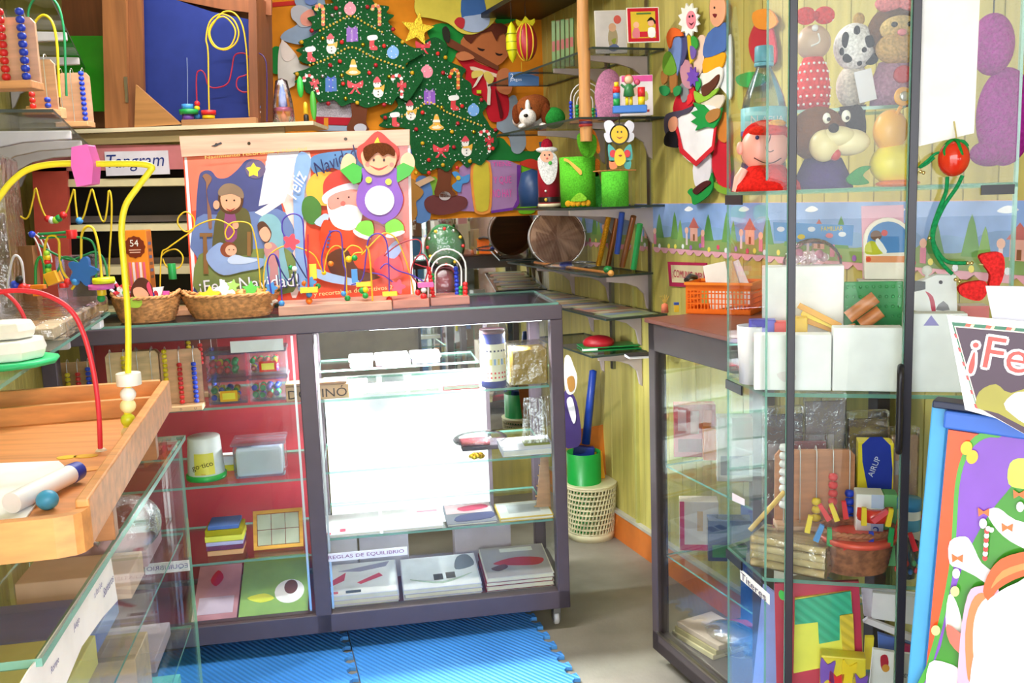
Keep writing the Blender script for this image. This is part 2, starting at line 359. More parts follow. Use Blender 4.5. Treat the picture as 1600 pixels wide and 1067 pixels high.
# ================================================================ blue foam mat
MT = FR((.158, 3.15, 0), 0)
def mat_tile(c, nx, ny, nm, lab, teethr, teethl):
    pts = []
    def run(a, b, on):
        a = np.array(a, float); b = np.array(b, float); L = np.linalg.norm(b - a); d = (b - a) / L; nrm = np.array([d[1], -d[0]]); k = int(L / .075); o = []
        for i in range(k):
            s0 = L / k * i; w = L / k
            o.append(a + d * s0)
            if on:
                for (ss, h) in ((.25, 0), (.18, .018), (.36, .03), (.64, .03), (.82, .018), (.75, 0)): o.append(a + d * (s0 + ss * w) + nrm * h * on)
        return o
    A, B, Cc, D = c
    pts = run(A, B, 0) + run(B, Cc, teethr) + run(Cc, D, 0) + run(D, A, teethl)
    build(MB().slab([tuple(q) for q in pts], .0005, .013, 'eva#3f8ee6', 'p#58a4ee'), nm, label=lab, cat='mat', group='blue foam floor tiles')
pA = atZ(832, 955, .013); pB = atZ(912, 1067, .013); pC = atZ(545, 990, .013); pD = atZ(570, 1067, .013)
d1 = (pB - pA)[:2] / np.linalg.norm((pB - pA)[:2]); a0 = np.array(pA[:2]) - d1 * .12; ux = np.array([-d1[1], d1[0]]) * -1
if ux[0] > 0: ux = -ux
Wt = float((np.array(pC[:2]) - a0) @ ux)
mat_tile([tuple(a0 + ux * Wt), tuple(a0), tuple(a0 + d1 * 1.0), tuple(a0 + ux * Wt + d1 * 1.0)][::-1], 0, 0, 'foam_mat', 'blue ribbed foam mat tile under the right bay of the counter', -1, 0)
mat_tile([tuple(a0 + ux * (Wt + .62)), tuple(a0 + ux * (Wt + .004)), tuple(a0 + ux * (Wt + .004) + d1 * 1.0), tuple(a0 + ux * (Wt + .62) + d1 * 1.0)][::-1], 0, 0, 'foam_mat', 'blue ribbed foam mat tile under the left bay of the counter', -1, 0)
# ================================================================ glass shelves on the right wall
def bracket(par, x, z, prot, mat='p#b9aaa8', ww=.006):
    # tapering arm with a curved underside, hung from a wall rail
    P = [(0, 0), (-prot, 0), (-prot, -.018), (-prot * .55, -.028), (-prot * .3, -.045), (-prot * .12, -.075), (-.012, -.13), (0, -.14)]
    fr = FR(RW.p(x, 0, z - .012), 20)                 # its own frame: x towards the wall, so mirror
    m = MB(); vs = []; n = len(P)
    for s in (-1, 1):
        for q in P: vs.append((x + s * ww, q[0], z - .012 + q[1]))
    m.fr = RW; m.add(vs, [tuple(range(n)), tuple(range(2 * n - 1, n - 1, -1))] + [(i, i + n, (i + 1) % n + n, (i + 1) % n) for i in range(n)], mat)
    return build(m, 'bracket', par, bev=.002)
shelves = {}
for nm, z, xe, prot, xf, bx, lab in (
    ('top', 2.008, .174, .294, -.50, (.05, -.30), 'glass wall shelf holding two greeting picture books, highest on the right'),
    ('duck', 1.766, .168, .349, -.72, (.06, -.35), 'glass wall shelf with the plush dog and white box on it'),
    ('can', 1.446, .161, .40, -.40, (.06, -.25), 'glass wall shelf carrying the green cans and the santa can'),
    ('drum', 1.186, .065, .234, -.95, (.02, -.32, -.7), 'glass wall shelf carrying the hand drum and bagged whistles'),
    ('mag', 1.035, .171, .26, -.98, (-.05, -.5), 'glass wall shelf covered with flat picture sheets'),
    ('low', .869, .003, .244, -.60, (-.05, -.4), 'lowest glass wall shelf with green folder and red bag')):
    t = thing('glass_shelf', lab, 'shelf', RW.p(xe, -.15, z), 'glass shelves on the right wall')
    build(MB(RW).box((xf, -prot, z - .008), (xe, -.004, z), 'smoke', 'p#2c3a36'), 'shelf_pane', t)
    for b in bx: bracket(t, b, z, prot - .05)
    shelves[nm] = (z, prot)
m = MB(RW)
for q in (.05, -.30): m.box((q - .012, -.012, .75), (q + .012, .003, 2.2), 'k#8d8f84')
build(m, 'trim_2', kind='structure')
# ================================================================ low black cabinet against the right wall
NC = FR((.415, 2.893, 0), -70)                       # x towards the camera, y into the wall
t = thing('display_cabinet', 'low black framed glass cabinet along the right wall with the orange basket on top', 'cabinet', NC)
LN = .60; DP = .40; ztop = atY(1020, 503, 2.893)[2]
m = MB(NC); zt = ztop
for a in (0, LN - .05):
    for b in (0, DP - .04): m.box((a, b, .05), (a + .04, b + .04, zt), 'p#453a3c')
m.box((0, 0, zt - .085), (LN, .04, zt), 'p#453a3c'); m.box((0, 0, .05), (LN, .04, .115), 'p#453a3c')
m.box((0, DP - .04, zt - .085), (LN, DP, zt), 'p#453a3c'); m.box((0, DP - .04, .05), (LN, DP, .115), 'p#453a3c')
m.box((0, 0, zt - .085), (.04, DP, zt), 'p#453a3c'); m.box((LN - .04, 0, zt - .085), (LN, DP, zt), 'p#453a3c')
m.box((0, 0, .05), (LN, DP, .09), 'p#453a3c')
build(m, 'frame', t, bev=.003)
build(MB(NC).box((-.005, -.01, zt), (LN + .005, DP, zt + .014), 'p#7d4a3c'), 'cabinet_top', t, bev=.002)
build(MB(NC).box((.04, .012, .115), (LN - .05, .017, zt - .085), 'glass'), 'front_pane', t)
build(MB(NC).box((.012, .04, .09), (.017, DP - .04, zt - .085), 'glass'), 'side_pane', t)
build(MB(NC).box((.035, -.003, .115), (LN - .05, .008, .122), 'k#8c8378'), 'sill_strip', t)
ncz = (.37, .66)
for z in ncz: build(MB(NC).box((.03, .035, z - .006), (LN - .03, DP - .03, z), 'glass', 'glassedge'), 'glass_shelf', t)
# ================================================================ tall glass case on the right
A_, K_, E_, G_, H_ = (.476, 2.10), (.51, 1.91), (.949, 1.80), (1.06, 2.02), (.93, 2.30)
# depths below are along Y; the case's shelf outline in plan
poly = [A_, K_, E_, G_, (.98, 2.24), (.66, 2.24)]
TCF = FR((K_[0], K_[1], 0), math.degrees(math.atan2(E_[1] - K_[1], E_[0] - K_[0])))
t = thing('glass_case', 'tall glass display case full of toys at the right, with two black door stiles', 'display case', (.75, 2.0, .0))
TZ = (1.085, .69, 1.49)
for z in (1.49, 1.085, .69, .30):
    build(MB().slab(poly, z - .008, z, 'glass', 'glassedge'), 'glass_shelf', t)
build(MB().slab(poly, .02, .05, BL), 'base_board', t)
def pane(a, b, nm, z0=.05, z1=2.5, mat='glass', th=.005, lab=None):
    fr = FR((a[0], a[1], 0), math.degrees(math.atan2(b[1] - a[1], b[0] - a[0]))); L = math.hypot(b[0] - a[0], b[1] - a[1])
    return build(MB(fr).box((0, 0, z0), (L, th, z1), mat, 'glassedge'), nm, t, label=lab)
pane(A_, K_, 'side_pane'); pane(K_, E_, 'front_pane'); pane(E_, G_, 'side_pane')
def cx(px, py=600): return TCF.hit(px, py)[0]
for nm, a, b in (('door_stile', 1229, 1241), ('door_stile', 1409, 1422)):
    xa, xb = cx(a), cx(b)
    build(MB(TCF).box((xa, -.022, .02), (xb, -.001, 2.5), 'p#26222e').box((xa - .002, -.018, .02), (xa, -.002, 2.5), 'glassedge'), nm, t, bev=.002)
xa = cx(1401)
build(MB(TCF).tube(S([(xa + .004, -.02, TCF.hit(1401, 570)[1]), (xa, -.045, TCF.hit(1401, 578)[1]), (xa, -.045, TCF.hit(1401, 630)[1]), (xa, -.045, TCF.hit(1401, 690)[1]), (xa + .004, -.02, TCF.hit(1401, 700)[1])], 4, False), .0065, 'p#1d1a24', 10), 'door_handle', t, label='black bar handle on the right door stile')
for (p, z) in (((A_[0] + .003, A_[1] - .01), 1.485), ((A_[0] + .003, A_[1] - .01), 1.08), ((A_[0] + .003, A_[1] - .01), .685)):
    fr = FR((A_[0], A_[1], 0), math.degrees(math.atan2(K_[1] - A_[1], K_[0] - A_[0])))
    build(MB(fr).box((.0, -.004, z - .022), (.085, -.0005, z - .002), 'p#16141c'), 'shelf_clip', t)
for px0, px1, z in ((1533, 1585, 1.483),): build(MB(TCF).box((TCF.hit(px0, 285)[0], -.004, z - .014), (TCF.hit(px1, 285)[0], -.0005, z + .004), 'p#16141c'), 'shelf_clip', t)
TC_T = t
SP = FR((A_[0], A_[1], 0), math.degrees(math.atan2(K_[1] - A_[1], K_[0] - A_[0])))
# ================================================================ glass case in the left foreground
LCF = FR((-.556, 1.024, 0), 100)                     # x away from camera along its front, y into the case
LL = 1.07; LD = .34
t = thing('glass_counter', 'low glass counter in the left foreground with the wooden tray on top', 'counter', LCF)
build(MB(LCF).box((-.0, -.01, .990), (LL, LD, 1.0), 'glass', 'glassedge'), 'top_glass', t)
build(MB(LCF).box((0, 0, .05), (LL, .006, .989), 'glass', 'glassedge'), 'front_pane', t)
build(MB(LCF).box((LL - .006, .007, .05), (LL, LD, .989), 'glass', 'glassedge'), 'end_pane', t)
build(MB(LCF).box((0, .007, .05), (.006, LD, .989), 'glass', 'glassedge'), 'end_pane', t)
build(MB(LCF).box((0, 0, .0), (LL, LD, .05), 'p#c9b9a0'), 'base_board', t)
LCZ = (.78, .56, .34)
for z in LCZ: build(MB(LCF).box((.01, .012, z - .006), (LL - .01, LD - .01, z), 'glass', 'glassedge'), 'glass_shelf', t)
LC_T = t
# ================================================================ makers of small things
CY = {'y': 'p#f2d21c', 'r': 'p#e02a2e', 'b': 'p#2340c8', 'g': 'p#1f9a4a', 'w': 'p#f0f0f2', 'o': 'p#f08020', 'p': 'p#ee5fae', 'c': 'p#3f8fd8', 'k': 'p#1c1c20', 'l': 'p#a6d838', 'v': 'p#7a50b8', 'n': 'p#7b4a2a'}
def abacus(fr, wd, h, cols, lab, base='w#e0b184', board='w#dcab80', group='toy abacuses', letters=None, br=.0085, dep=.05, name='abacus'):
    t = thing(name, lab, 'abacus', fr.p(wd / 2, 0, 0), group)
    build(MB(fr).box((0, -dep, 0), (wd, .012, .016), base), 'base', t, bev=.002)
    build(MB(fr).prism(S([(.002, .016), (.002, h - .012), (.012, h), (wd - .012, h), (wd - .002, h - .012), (wd - .002, .016)], 1), 0, .009, board), 'board', t, bev=.002)
    k = len(cols)
    for i, (c, n, z0) in enumerate(cols):
        x = wd * (i + .5) / k; yy = -dep * .45
        build(MB(fr).tube([(x, yy, .014), (x, yy, h - .01)] + [(x, yy + (.004 - yy) * (1 - math.cos(a)) / 2, h - .01 + .022 * math.sin(a)) for a in (.6, 1.2, 1.57, 2.1, 2.6, 3.14)], .0012, 'k#d8d8da', 6), 'wire', t)
        for j in range(n):
            build(MB(fr).lathe([(.002, -br * .8), (br * .8, -br * .6), (br, 0), (br * .8, br * .6), (.002, br * .8)], (x, yy, .017 + z0 + br * (1 + 1.75 * j)), CY[c], 10), 'bead', t)
    if letters:
        m = MB()
        for i, ch in enumerate(letters): m.text(fr, ch, wd * (i + .5) / len(letters), .008, .007, -dep - .0005, 'p#2a2a2a')
        build(m, 'lettering', t)
    return t
def beadbox(fr, wd, h, d, lab, label_hex=None, seed=1, cols='rgybo', group='clear tubs of coloured beads'):
    r = random.Random(seed); t = thing('bead_tub', lab, 'tub', fr, group)
    build(MB(fr).box((0, 0, 0), (wd, d, h * .82), 't#e6eaf0').box((.004, .004, .004), (wd - .004, d - .004, .008), 't#e6eaf0'), 'tub_body', t, bev=.006)
    build(MB(fr).box((-.004, -.004, h * .82), (wd + .004, d + .004, h), 't#d8dde8'), 'lid', t, bev=.005)
    m = MB(fr); b = .0115
    for z in range(int(h * .78 / (2 * b))):
        for x in range(int((wd - .01) / (2 * b))):
            for y in (0, 1, 2):
                m.ball((.005 + b + x * 2 * b + r.uniform(-.002, .002), .008 + b + y * 2 * b, .008 + b + z * 2 * b + r.uniform(-.002, .002)), b * r.uniform(.8, 1), CY[r.choice(cols)], 8, 6)
    build(m, 'bead_fill', t, kind='stuff')
    if label_hex: build(MB(fr).box((wd * .3, -.003, h * .1), (wd * .75, -.001, h * .5), label_hex).box((wd * .36, -.0035, h * .18), (wd * .69, -.003, h * .42), 'm#f6e850'), 'paper_label', t)
    return t
def bookstack(fr, wd, d, n, th, cols, lab, covers, title=None, group=None, tilt=0, name='picture_book', paper='m#efe9d8'):
    """n books laid flat; each its own thing; covers = art on the top one"""
    r = random.Random(len(lab))
    for i in range(n):
        z = i * th; dx, dy = r.uniform(-.004, .004), r.uniform(-.004, .004); f = fr.at(dx, dy, z, yaw=r.uniform(-2, 2))
        top = i == n - 1
        L = lab if top else lab + ', book number %d down' % (n - i)
        L = (lab) if top else ('book under the ' + lab if n == 2 else lab.replace('topmost', ['', 'second', 'third', 'fourth', 'fifth', 'sixth', 'seventh'][n - 1 - i]))
        t = thing(name, L, 'book', f.p(wd / 2, d / 2, 0), group)
        m = MB(f).box((0, 0, 0), (wd, d, .0015), cols[i % len(cols)]).box((0, 0, th - .002), (wd, d, th - .0003), cols[i % len(cols)]).box((0, d - .002, 0), (wd, d, th - .0003), cols[i % len(cols)])
        build(m, 'cover', t); build(MB(f).box((.003, .002, .0015), (wd - .003, d - .003, th - .002), paper), 'pages', t)
        if top and covers:
            q = MB(f)
            for mat, pts, lift in covers: q.slab([(x * wd, y * d) for x, y in pts], th - .0003, th + .0002 + .0004 * lift, mat)
            build(q, 'cover_print', t)
def cx_(px, py, y): return CO.hit(px, py, y)[0]
def cf(px, py, y, z, yaw=0): return CO.at(CO.hit(px, py, y)[0], y, z, yaw)
# ================================================================ left bay, top shelf
z = SHT
abacus(cf(68, 590, .09, z), .155, .165, [('w', 7, 0), ('g', 8, 0), ('y', 8, 0), ('r', 8, 0), ('b', 9, 0)], 'abacus with white, green, yellow, red and blue columns at the far left of the counter', board='w#b98a5c')
abacus(cf(166, 590, .11, z), .165, .185, [('w', 0, 0), ('y', 6, .07), ('w', 0, 0), ('r', 2, 0)], 'abacus with a rounded board and one tall yellow column, second from left in the counter', board='w#f0c896')
abacus(cf(252, 600, .07, z), .130, .19, [('y', 7, .075), ('r', 9, .0), ('b', 9, .0)], 'abacus with yellow, red and blue columns and letters on its base, in the counter', board='w#efb78c', letters='CDU', dep=.06)
abacus(cf(205, 590, .25, z), .10, .17, [('g', 8, 0), ('k', 8, 0)], 'abacus with green and black columns behind the others in the counter', board='w#9a7048')
abacus(cf(292, 590, .27, z), .11, .20, [('y', 3, .13), ('r', 5, .09), ('b', 10, .0)], 'abacus at the back of the counter with beads pushed to the top', board='w#8d4a44')
h = .088
for i, (px, zz, yy, lb, sd, nm) in enumerate(((324, z, .08, 'm#f0b030', 3, 'bottom left clear bead tub with a yellow label'), (389, z, .085, None, 5, 'bottom right clear bead tub without a label'), (324, z + h + .001, .08, None, 7, 'top left clear bead tub without a label'), (389, z + h + .001, .085, 'm#e03830', 9, 'top right clear bead tub with a red and yellow label'))):
    beadbox(cf(px, 600, yy, zz), .122, h, .09, nm + ' in the counter', lb, sd, ['gyoyb', 'rgbvg', 'rgygr', 'rgyvr'][i])
m = MB(CO).box((CO.hit(360, 540, .03)[0], .026, CO.hit(400, 549, .03)[1]), (CO.hit(443, 540, .03)[0], .0275, CO.hit(400, 531, .03)[1]), 'm#fafafa')
build(m, 'price_card', label='blank white card stuck inside the left pane above the bead tubs', cat='card')
# domino box
df = cf(447, 620, .05, z)
wd = CO.hit(546, 620, .05)[0] - CO.hit(447, 620, .05)[0]
t = thing('domino_box', 'wooden box lettered DOMINÓ behind the middle post of the counter', 'box', df)
build(MB(df).box((0, 0, 0), (wd, .06, .048), 'w#d9ab7c'), 'box_body', t, bev=.002)
build(MB(df).box((0, -.003, .05), (wd - .006, .062, .058), 'w#b98458'), 'sliding_lid', t, bev=.001)
build(MB().text(df, 'DOMINÓ', wd * .5, .026, .036, -.001, 'm#3a2a24', w=wd * .93, spin=0), 'lettering', t)
# second shelf: bucket and white tub
z = .606
bf = cf(322, 730, .14, z)
t = thing('toy_bucket', 'white toy bucket with a green base and a yellow label lettered tico', 'bucket', bf)
build(MB(bf).lathe([(.003, .015), (.058, .015), (.060, .02), (.052, .14), (.050, .143), (.003, .143)], (0, 0, 0), 'p#f2f2ee', 28), 'bucket_body', t)
build(MB(bf).lathe([(.003, 0), (.064, 0), (.066, .004), (.066, .016), (.062, .018), (.003, .018)], (0, 0, 0), 'p#2fae4a', 28), 'lid', t)
vs = []; m = MB(bf)
for i in range(9):
    a = math.radians(-118 + i * 8)
    for zz, rr in ((.024, .0612), (.095, .0572)): vs.append((rr * math.cos(a), rr * math.sin(a), zz))
m.add(vs, [(2 * i, 2 * i + 2, 2 * i + 3, 2 * i + 1) for i in range(8)], 'p#f3e45a', True)
build(m, 'paper_label', t)
build(MB().text(bf.at(0, -.0615, 0, yaw=-6), 'go·tico', .0, .055, .022, -.001, 'm#4a3a20', spin=12).text(bf.at(0, -.0615, 0), 'tico', -.0, .028, .006, -.001, 'm#d85030'), 'lettering', t)
wf = cf(366, 745, .08, z)
t = thing('plastic_tub', 'clear lidded tub of white pieces on the second counter shelf', 'tub', wf)
build(MB(wf).box((0, 0, 0), (.165, .12, .11), 't#f2f4fa'), 'tub_body', t, bev=.01); build(MB(wf).box((-.006, -.006, .111), (.171, .126, .122), 't#e8ecf6'), 'lid', t, bev=.004)
build(MB(wf).box((.008, .008, .006), (.157, .112, .10), 'm#ffffff'), 'filling', t, bev=.008)
f = cf(343, 725, .2, z); build(MB(f).box((0, 0, 0), (.09, .07, .02), 'm#f2e23a').box((.004, .004, .02), (.07, .06, .05), 'm#f0f0f0'), 'card_game', label='yellow and white card box between the toy bucket and the clear tub', cat='box', bev=.001)
# third shelf: slabs and puzzle tray
z = .345
f = cf(322, 870, .10, z); hx = ['m#f0b080', 'm#7a3a6a', 'm#c8c0f0', 'm#f6f060', 'm#b8a818', 'm#5a78c0']; zz = 0
for i, (c, th, ww) in enumerate(zip(hx, (.018, .016, .014, .02, .022, .014), (.115, .12, .12, .125, .12, .1))):
    build(MB(f).box(((.125 - ww) / 2, 0, zz), ((.125 + ww) / 2, .10, zz + th - .001), c), 'foam_block', label=['peach', 'plum', 'lilac', 'lemon yellow', 'olive yellow', 'blue'][i] + ' slab in the stack on the third counter shelf', cat='block', group='coloured slabs on the third counter shelf', bev=.002); zz += th
f = cf(397, 868, .12, z); pf = FR(f.p(0, 0, 0), 9, 25)
t = thing('puzzle_tray', 'wooden puzzle tray with a white picture, leaning on the third counter shelf', 'puzzle', f)
m = MB(pf).box((0, 0, 0), (.165, .012, .012), 'w#e8a840').box((0, 0, .12), (.165, .012, .132), 'w#e8a840').box((0, 0, .012), (.012, .012, .12), 'w#e8a840').box((.153, 0, .012), (.165, .012, .12), 'w#e8a840')
build(m, 'tray_frame', t, bev=.001)
for i in range(3):
    for j in range(2):
        build(MB(pf).box((.014 + i * .0465, .003, .014 + j * .053), (.0585 + i * .0465, .010, .065 + j * .053), 'paint#c3c6b0'), 'tile', t, bev=.001)
# bottom of left bay
def flatbook(px0, px1, py, y0, d, z, th, col, lab, arts=(), tilt=8, name='picture_book', cat='book', fr0=None, group=None):
    fr0 = fr0 or CO; xa = fr0.hit(px0, py, y0)[0]; xb = fr0.hit(px1, py, y0)[0]; wd = xb - xa
    b = fr0.at(xa, y0, z); f = FR(b.o, math.degrees(math.atan2(fr0.x[1], fr0.x[0])))
    a = math.radians(tilt); f.y = b.y * math.cos(a) + b.z * math.sin(a); f.z = b.z * math.cos(a) - b.y * math.sin(a)
    t = thing(name, lab, cat, f.p(wd / 2, d / 2, 0), group)
    build(MB(f).box((0, 0, 0), (wd, d, .002), col).box((0, 0, th - .002), (wd, d, th), col).box((0, 0, .002), (.002, d, th - .002), col), 'cover', t)
    build(MB(f).box((.002, .003, .002), (wd - .003, d - .003, th - .002), 'm#f1ecdf'), 'pages', t)
    if arts:
        q = MB(f)
        for i, (mat, pts) in enumerate(arts): q.slab([(x * wd, y * d) for x, y in pts], th, th + .0004 * (i + 1), mat)
        build(q, 'cover_print', t)
    return t, f, wd
flatbook(300, 371, 980, .06, .26, .131, .012, 'paint#c98a96', 'pink picture book at the bottom of the left counter bay', [('m#c01838', S([(.3, .72), (.45, .9), (.6, .75), (.45, .6)], 3)), ('m#d9c0d8', R(.1, .1, .9, .4))], 22)
flatbook(374, 483, 978, .055, .28, .131, .015, 'm#8fae62', 'green picture book with a white hat at the bottom of the left counter bay', [('m#d9d84a', S([(.1, .3), (.35, .35), (.5, .25), (.3, .2)], 3)), ('m#efe6e8', E(.72, .35, .22, .2)), ('m#6b4038', E(.74, .42, .1, .12))], 22)
# ================================================================ right bay
z = SHT
f = cf(492, 597, .08, z)
build(MB(f).box((.105, .05, 0), (.17, .12, .035), 'm#f4f4f6').box((.0, .02, 0), (.10, .10, .03), 'm#eceef4').box((.01, .015, .032), (.03, .02, .045), 'm#f0e030'), 'card_box', label='white boxes behind the domino box on the top counter shelf', cat='box', bev=.002)
for i, (a, b) in enumerate(((566, 637), (640, 688))):
    t, ff, wd = flatbook(a, b, 610, .06, .13, z, .012, 'm#f5f5f8', ['white booklet with a red edge on the top counter shelf', 'white booklet with green lettering on the top counter shelf'][i], [('m#e04848', R(.1, .02, .9, .12))] if i == 0 else [('m#40a070', R(.2, .2, .8, .3))], 2)
t, ff, wd = flatbook(692, 750, 606, .06, .14, z, .016, 'm#d8343c', 'red booklet with a white panel beside the blue tube', [('m#f2f2f2', R(.08, .1, .92, .95)), ('m#303038', R(.2, .3, .7, .45)), ('m#5aa850', R(.3, .6, .8, .75))], 2)
f = cf(772, 604, .09, z); h = .182; r = .043
t = thing('cardboard_tube', 'blue round tin with a cream label standing on the top counter shelf', 'tin', f)
build(MB(f).lathe([(.002, 0), (r, 0), (r, h), (.002, h)], (0, 0, 0), 'p#23307c', 30), 'tin_body', t)
build(MB(f).lathe([(r + .0006, .022), (r + .0008, .023), (r + .0008, h - .035), (r + .0006, h - .034)], (0, 0, 0), 'm#f3eed0', 30), 'paper_label', t)
m = MB(f)
for k in range(7):
    a = math.radians(-90 + (k - 3) * 17); fx = FR(f.p(math.cos(a) * (r + .001), math.sin(a) * (r + .001), 0), 9 + math.degrees(a) + 90)
    for q, c in ((.035, 'm#d8605a'), (.05, 'm#d8605a'), (.125, 'm#3a3a50')): m.cbox((0, -.0004, q), (.006, .0008, .006), c, fr=fx)
    m.cbox((0, -.0004, .088), (.007, .0008, .02), 'm#9ab8dc' if k % 2 else 'm#e8d870', fr=fx)
build(m, 'label_print', t)
build(MB(f).lathe([(.002, 0), (r * .99, 0), (r * .99, .014), (.002, .014)], (0, 0, h + .0002), 'p#5a2030', 30), 'tin_lid', t)
f = cf(799, 604, .07, z)
t = thing('gift_box', 'golden cardboard box in clear wrap beside the blue tin', 'box', f)
build(MB(f).box((.008, .0, 0), (.125, .12, .118), 'paint#d6ac3e'), 'box_body', t, bev=.001); build(MB(f).box((-.006, -.004, 0), (.127, .126, .136), 'film'), 'wrapper', t, bev=.004)
z2 = .932
for i, (a, b) in enumerate(((545, 584), (586, 640), (643, 690))):
    f = CO.at(CO.hit(a, 570, .21)[0], .21, z2); wd = CO.hit(b, 570, .21)[0] - CO.hit(a, 570, .21)[0]
    t = thing('game_tray', ['leftmost', 'middle', 'rightmost'][i] + ' white lidded tray on the short upper glass shelf', 'box', f.p(wd / 2, .06, 0), 'white trays on the short upper glass shelf')
    build(MB(f).box((.004, .004, 0), (wd - .004, .11, .018), ['m#d8dbe6', 'm#d08a9a', 'm#5a5a6c'][i]), 'tray_body', t, bev=.003); build(MB(f).box((0, 0, .0185), (wd, .115, .032), 'm#f4f4f8'), 'lid', t, bev=.004)
z = .620
flatbook(786, 868, 718, .05, .14, z, .022, 'm#c9cbd4', 'grey cased booklet with an olive corner on the second shelf of the right bay', [('m#ececf2', E(.4, .7, .25, .2)), ('m#8c9250', R(.45, .25, .95, .7)), ('m#f4f4f4', R(.02, .02, .3, .2))], 4)
f = cf(722, 700, .16, z)
t = thing('bagged_toy', 'silvery plastic bag with a dark flat toy on the second shelf of the right bay', 'bag', f)
build(MB(f).box((0, 0, 0), (.14, .10, .018), 'm#6a6068').box((.0, .0, .018), (.10, .08, .03), 'm#b0505a'), 'flat_toy', t, bev=.004); build(MB(f).ball((.07, .05, .03), (.10, .075, .028), 'film', 16, 10), 'plastic_bag', t)
f = cf(745, 716, .045, z)
t = MB(f)
for k in range(9):
    a = k * 2 * math.pi / 9; t.ball((.017 * math.cos(a), .012 * math.sin(a), .012 + .004 * (k % 2)), (.012, .008, .008), 'k#e2b83a', 8, 6)
t.ball((0, 0, .018), .009, 'k#e2b83a', 8, 6)
build(t, 'gift_bow', label='small golden ribbon bow on the second shelf of the right bay', cat='bow')
# fluted clear tray leaning
f = CO.at(CO.hit(815, 700, .1)[0], .1, z + .001); lf = FR(f.o, 9, 12)
build(MB(lf).prism([(0, 0), (.105, 0), (.105, .185), (.02, .185)], 0, .003, 'film'), 'blister_sheet', label='clear fluted plastic blister sheet leaning beside the grey booklet', cat='plastic sheet')
m = MB(lf)
for i in range(8): m.tube([(.012 + i * .012, -.001, .006), (.022 + i * .0105, -.001, .18)], .0022, 'film', 6)
o = build(m, 'flute', bpy.data.objects['blister_sheet'])
z = .392
t, ff, wd = flatbook(782, 866, 822, .045, .15, z, .012, 'm#d6b658', 'yellow edged workbook on the third shelf of the right bay', [('m#dfe2e0', R(.02, .06, .98, .98)), ('m#b8bcc0', R(.2, .3, .8, .8))], 3)
flatbook(700, 778, 838, .045, .18, z, .010, 'm#8d8f9c', 'magazine with red and blue figures on the third shelf of the right bay', [('m#e8c8d0', R(.03, .5, .97, .97)), ('m#c84868', S([(.4, .6), (.9, .7), (.8, .9), (.3, .8)], 3)), ('m#5a5e88', S([(.2, .1), (.9, .15), (.95, .45), (.3, .4)], 3))], 3)
flatbook(600, 694, 848, .045, .18, z, .010, 'm#f2eef2', 'white magazine with small pink print on the third shelf of the right bay', [('m#e8a0b8', R(.6, .75, .95, .82))], 3)
flatbook(505, 596, 858, .045, .18, z, .010, 'm#f5f2f6', 'white magazine with a red sticker on the third shelf of the right bay', [('m#d85068', R(.3, .1, .4, .25)), ('m#d85068', R(.05, .02, .15, .1))], 3)
# title strip on the pane
xa, za = CO.hit(508, 873, .016); xb, zb = CO.hit(636, 853, .016)
fs = FR(CO.p(xa, .016, za), 9)
t = MB(CO).box((xa, .0155, za - .012), (xb, .0172, za + .016), 'm#f7f4f8')
o = build(t, 'shelf_sign', label='white strip lettered REGLAS DE EQUILIBRIO on the right bay pane', cat='sign')
build(MB().text(CO, 'REGLAS DE EQUILIBRIO', (xa + xb) / 2, za + .002, .014, .0155, 'm#8a5a88', w=(xb - xa) * .92), 'lettering', o)
# wooden peg ladder leaning at the right
f = CO.at(CO.hit(838, 812, .12)[0], .12, z); lf = FR(f.o, 9, 8)
t = thing('peg_board', 'wooden peg board leaning beside the yellow edged workbook', 'peg board', f)
build(MB(lf).prism([(0, 0), (.055, 0), (.055, .2), (.03, .2)], 0, .012, 'w#c99a72'), 'board', t, bev=.001)
for i in range(5): build(MB(lf).tube([(-.004 + i * .006, .006, .02 + i * .036), (.02 + i * .006, .006, .02 + i * .036)], .003, 'w#e0b070', 8), 'peg', t)
# book stacks on the base board
z = .131
def stk(a, b, n, th, lab, arts, cols, d=.22):
    xa = CO.hit(a, 950, .04)[0]; xb = CO.hit(b, 945, .04)[0]
    fb = CO.at(xa, .055, z); al = math.radians(7); bookf = FR(fb.o, 9); bookf.y = fb.y * math.cos(al) + fb.z * math.sin(al); bookf.z = fb.z * math.cos(al) - fb.y * math.sin(al)
    f = bookf
    wd = xb - xa
    for i in range(n):
        top = i == n - 1; g = FR(f.o + f.z * (i * th) + f.x * ((i % 2) * .003), 9); g.x, g.y, g.z = f.x, f.y, f.z
        t = thing('picture_book', lab if top else ['', 'second', 'third', 'fourth', 'fifth', 'sixth'][n - 1 - i] + ' book down in the ' + lab.split(', ')[1], 'book', g.p(wd / 2, d / 2, 0), 'book stacks on the base of the right counter bay')
        build(MB(g).box((0, 0, 0), (wd - .003, d, .002), cols[i % len(cols)]).box((0, 0, th - .0025), (wd - .003, d, th - .0005), cols[i % len(cols)]).box((0, d - .002, .002), (wd - .003, d, th - .0025), cols[i % len(cols)]), 'cover', t)
        build(MB(g).box((.003, .002, .002), (wd - .006, d - .003, th - .0025), 'm#ece4cc'), 'pages', t)
        if top:
            q = MB(g)
            for k, (mat, pts) in enumerate(arts): q.slab([(x * wd, y * d) for x, y in pts], th - .0005, th + .0004 * (k + 1), mat)
            build(q, 'cover_print', t)
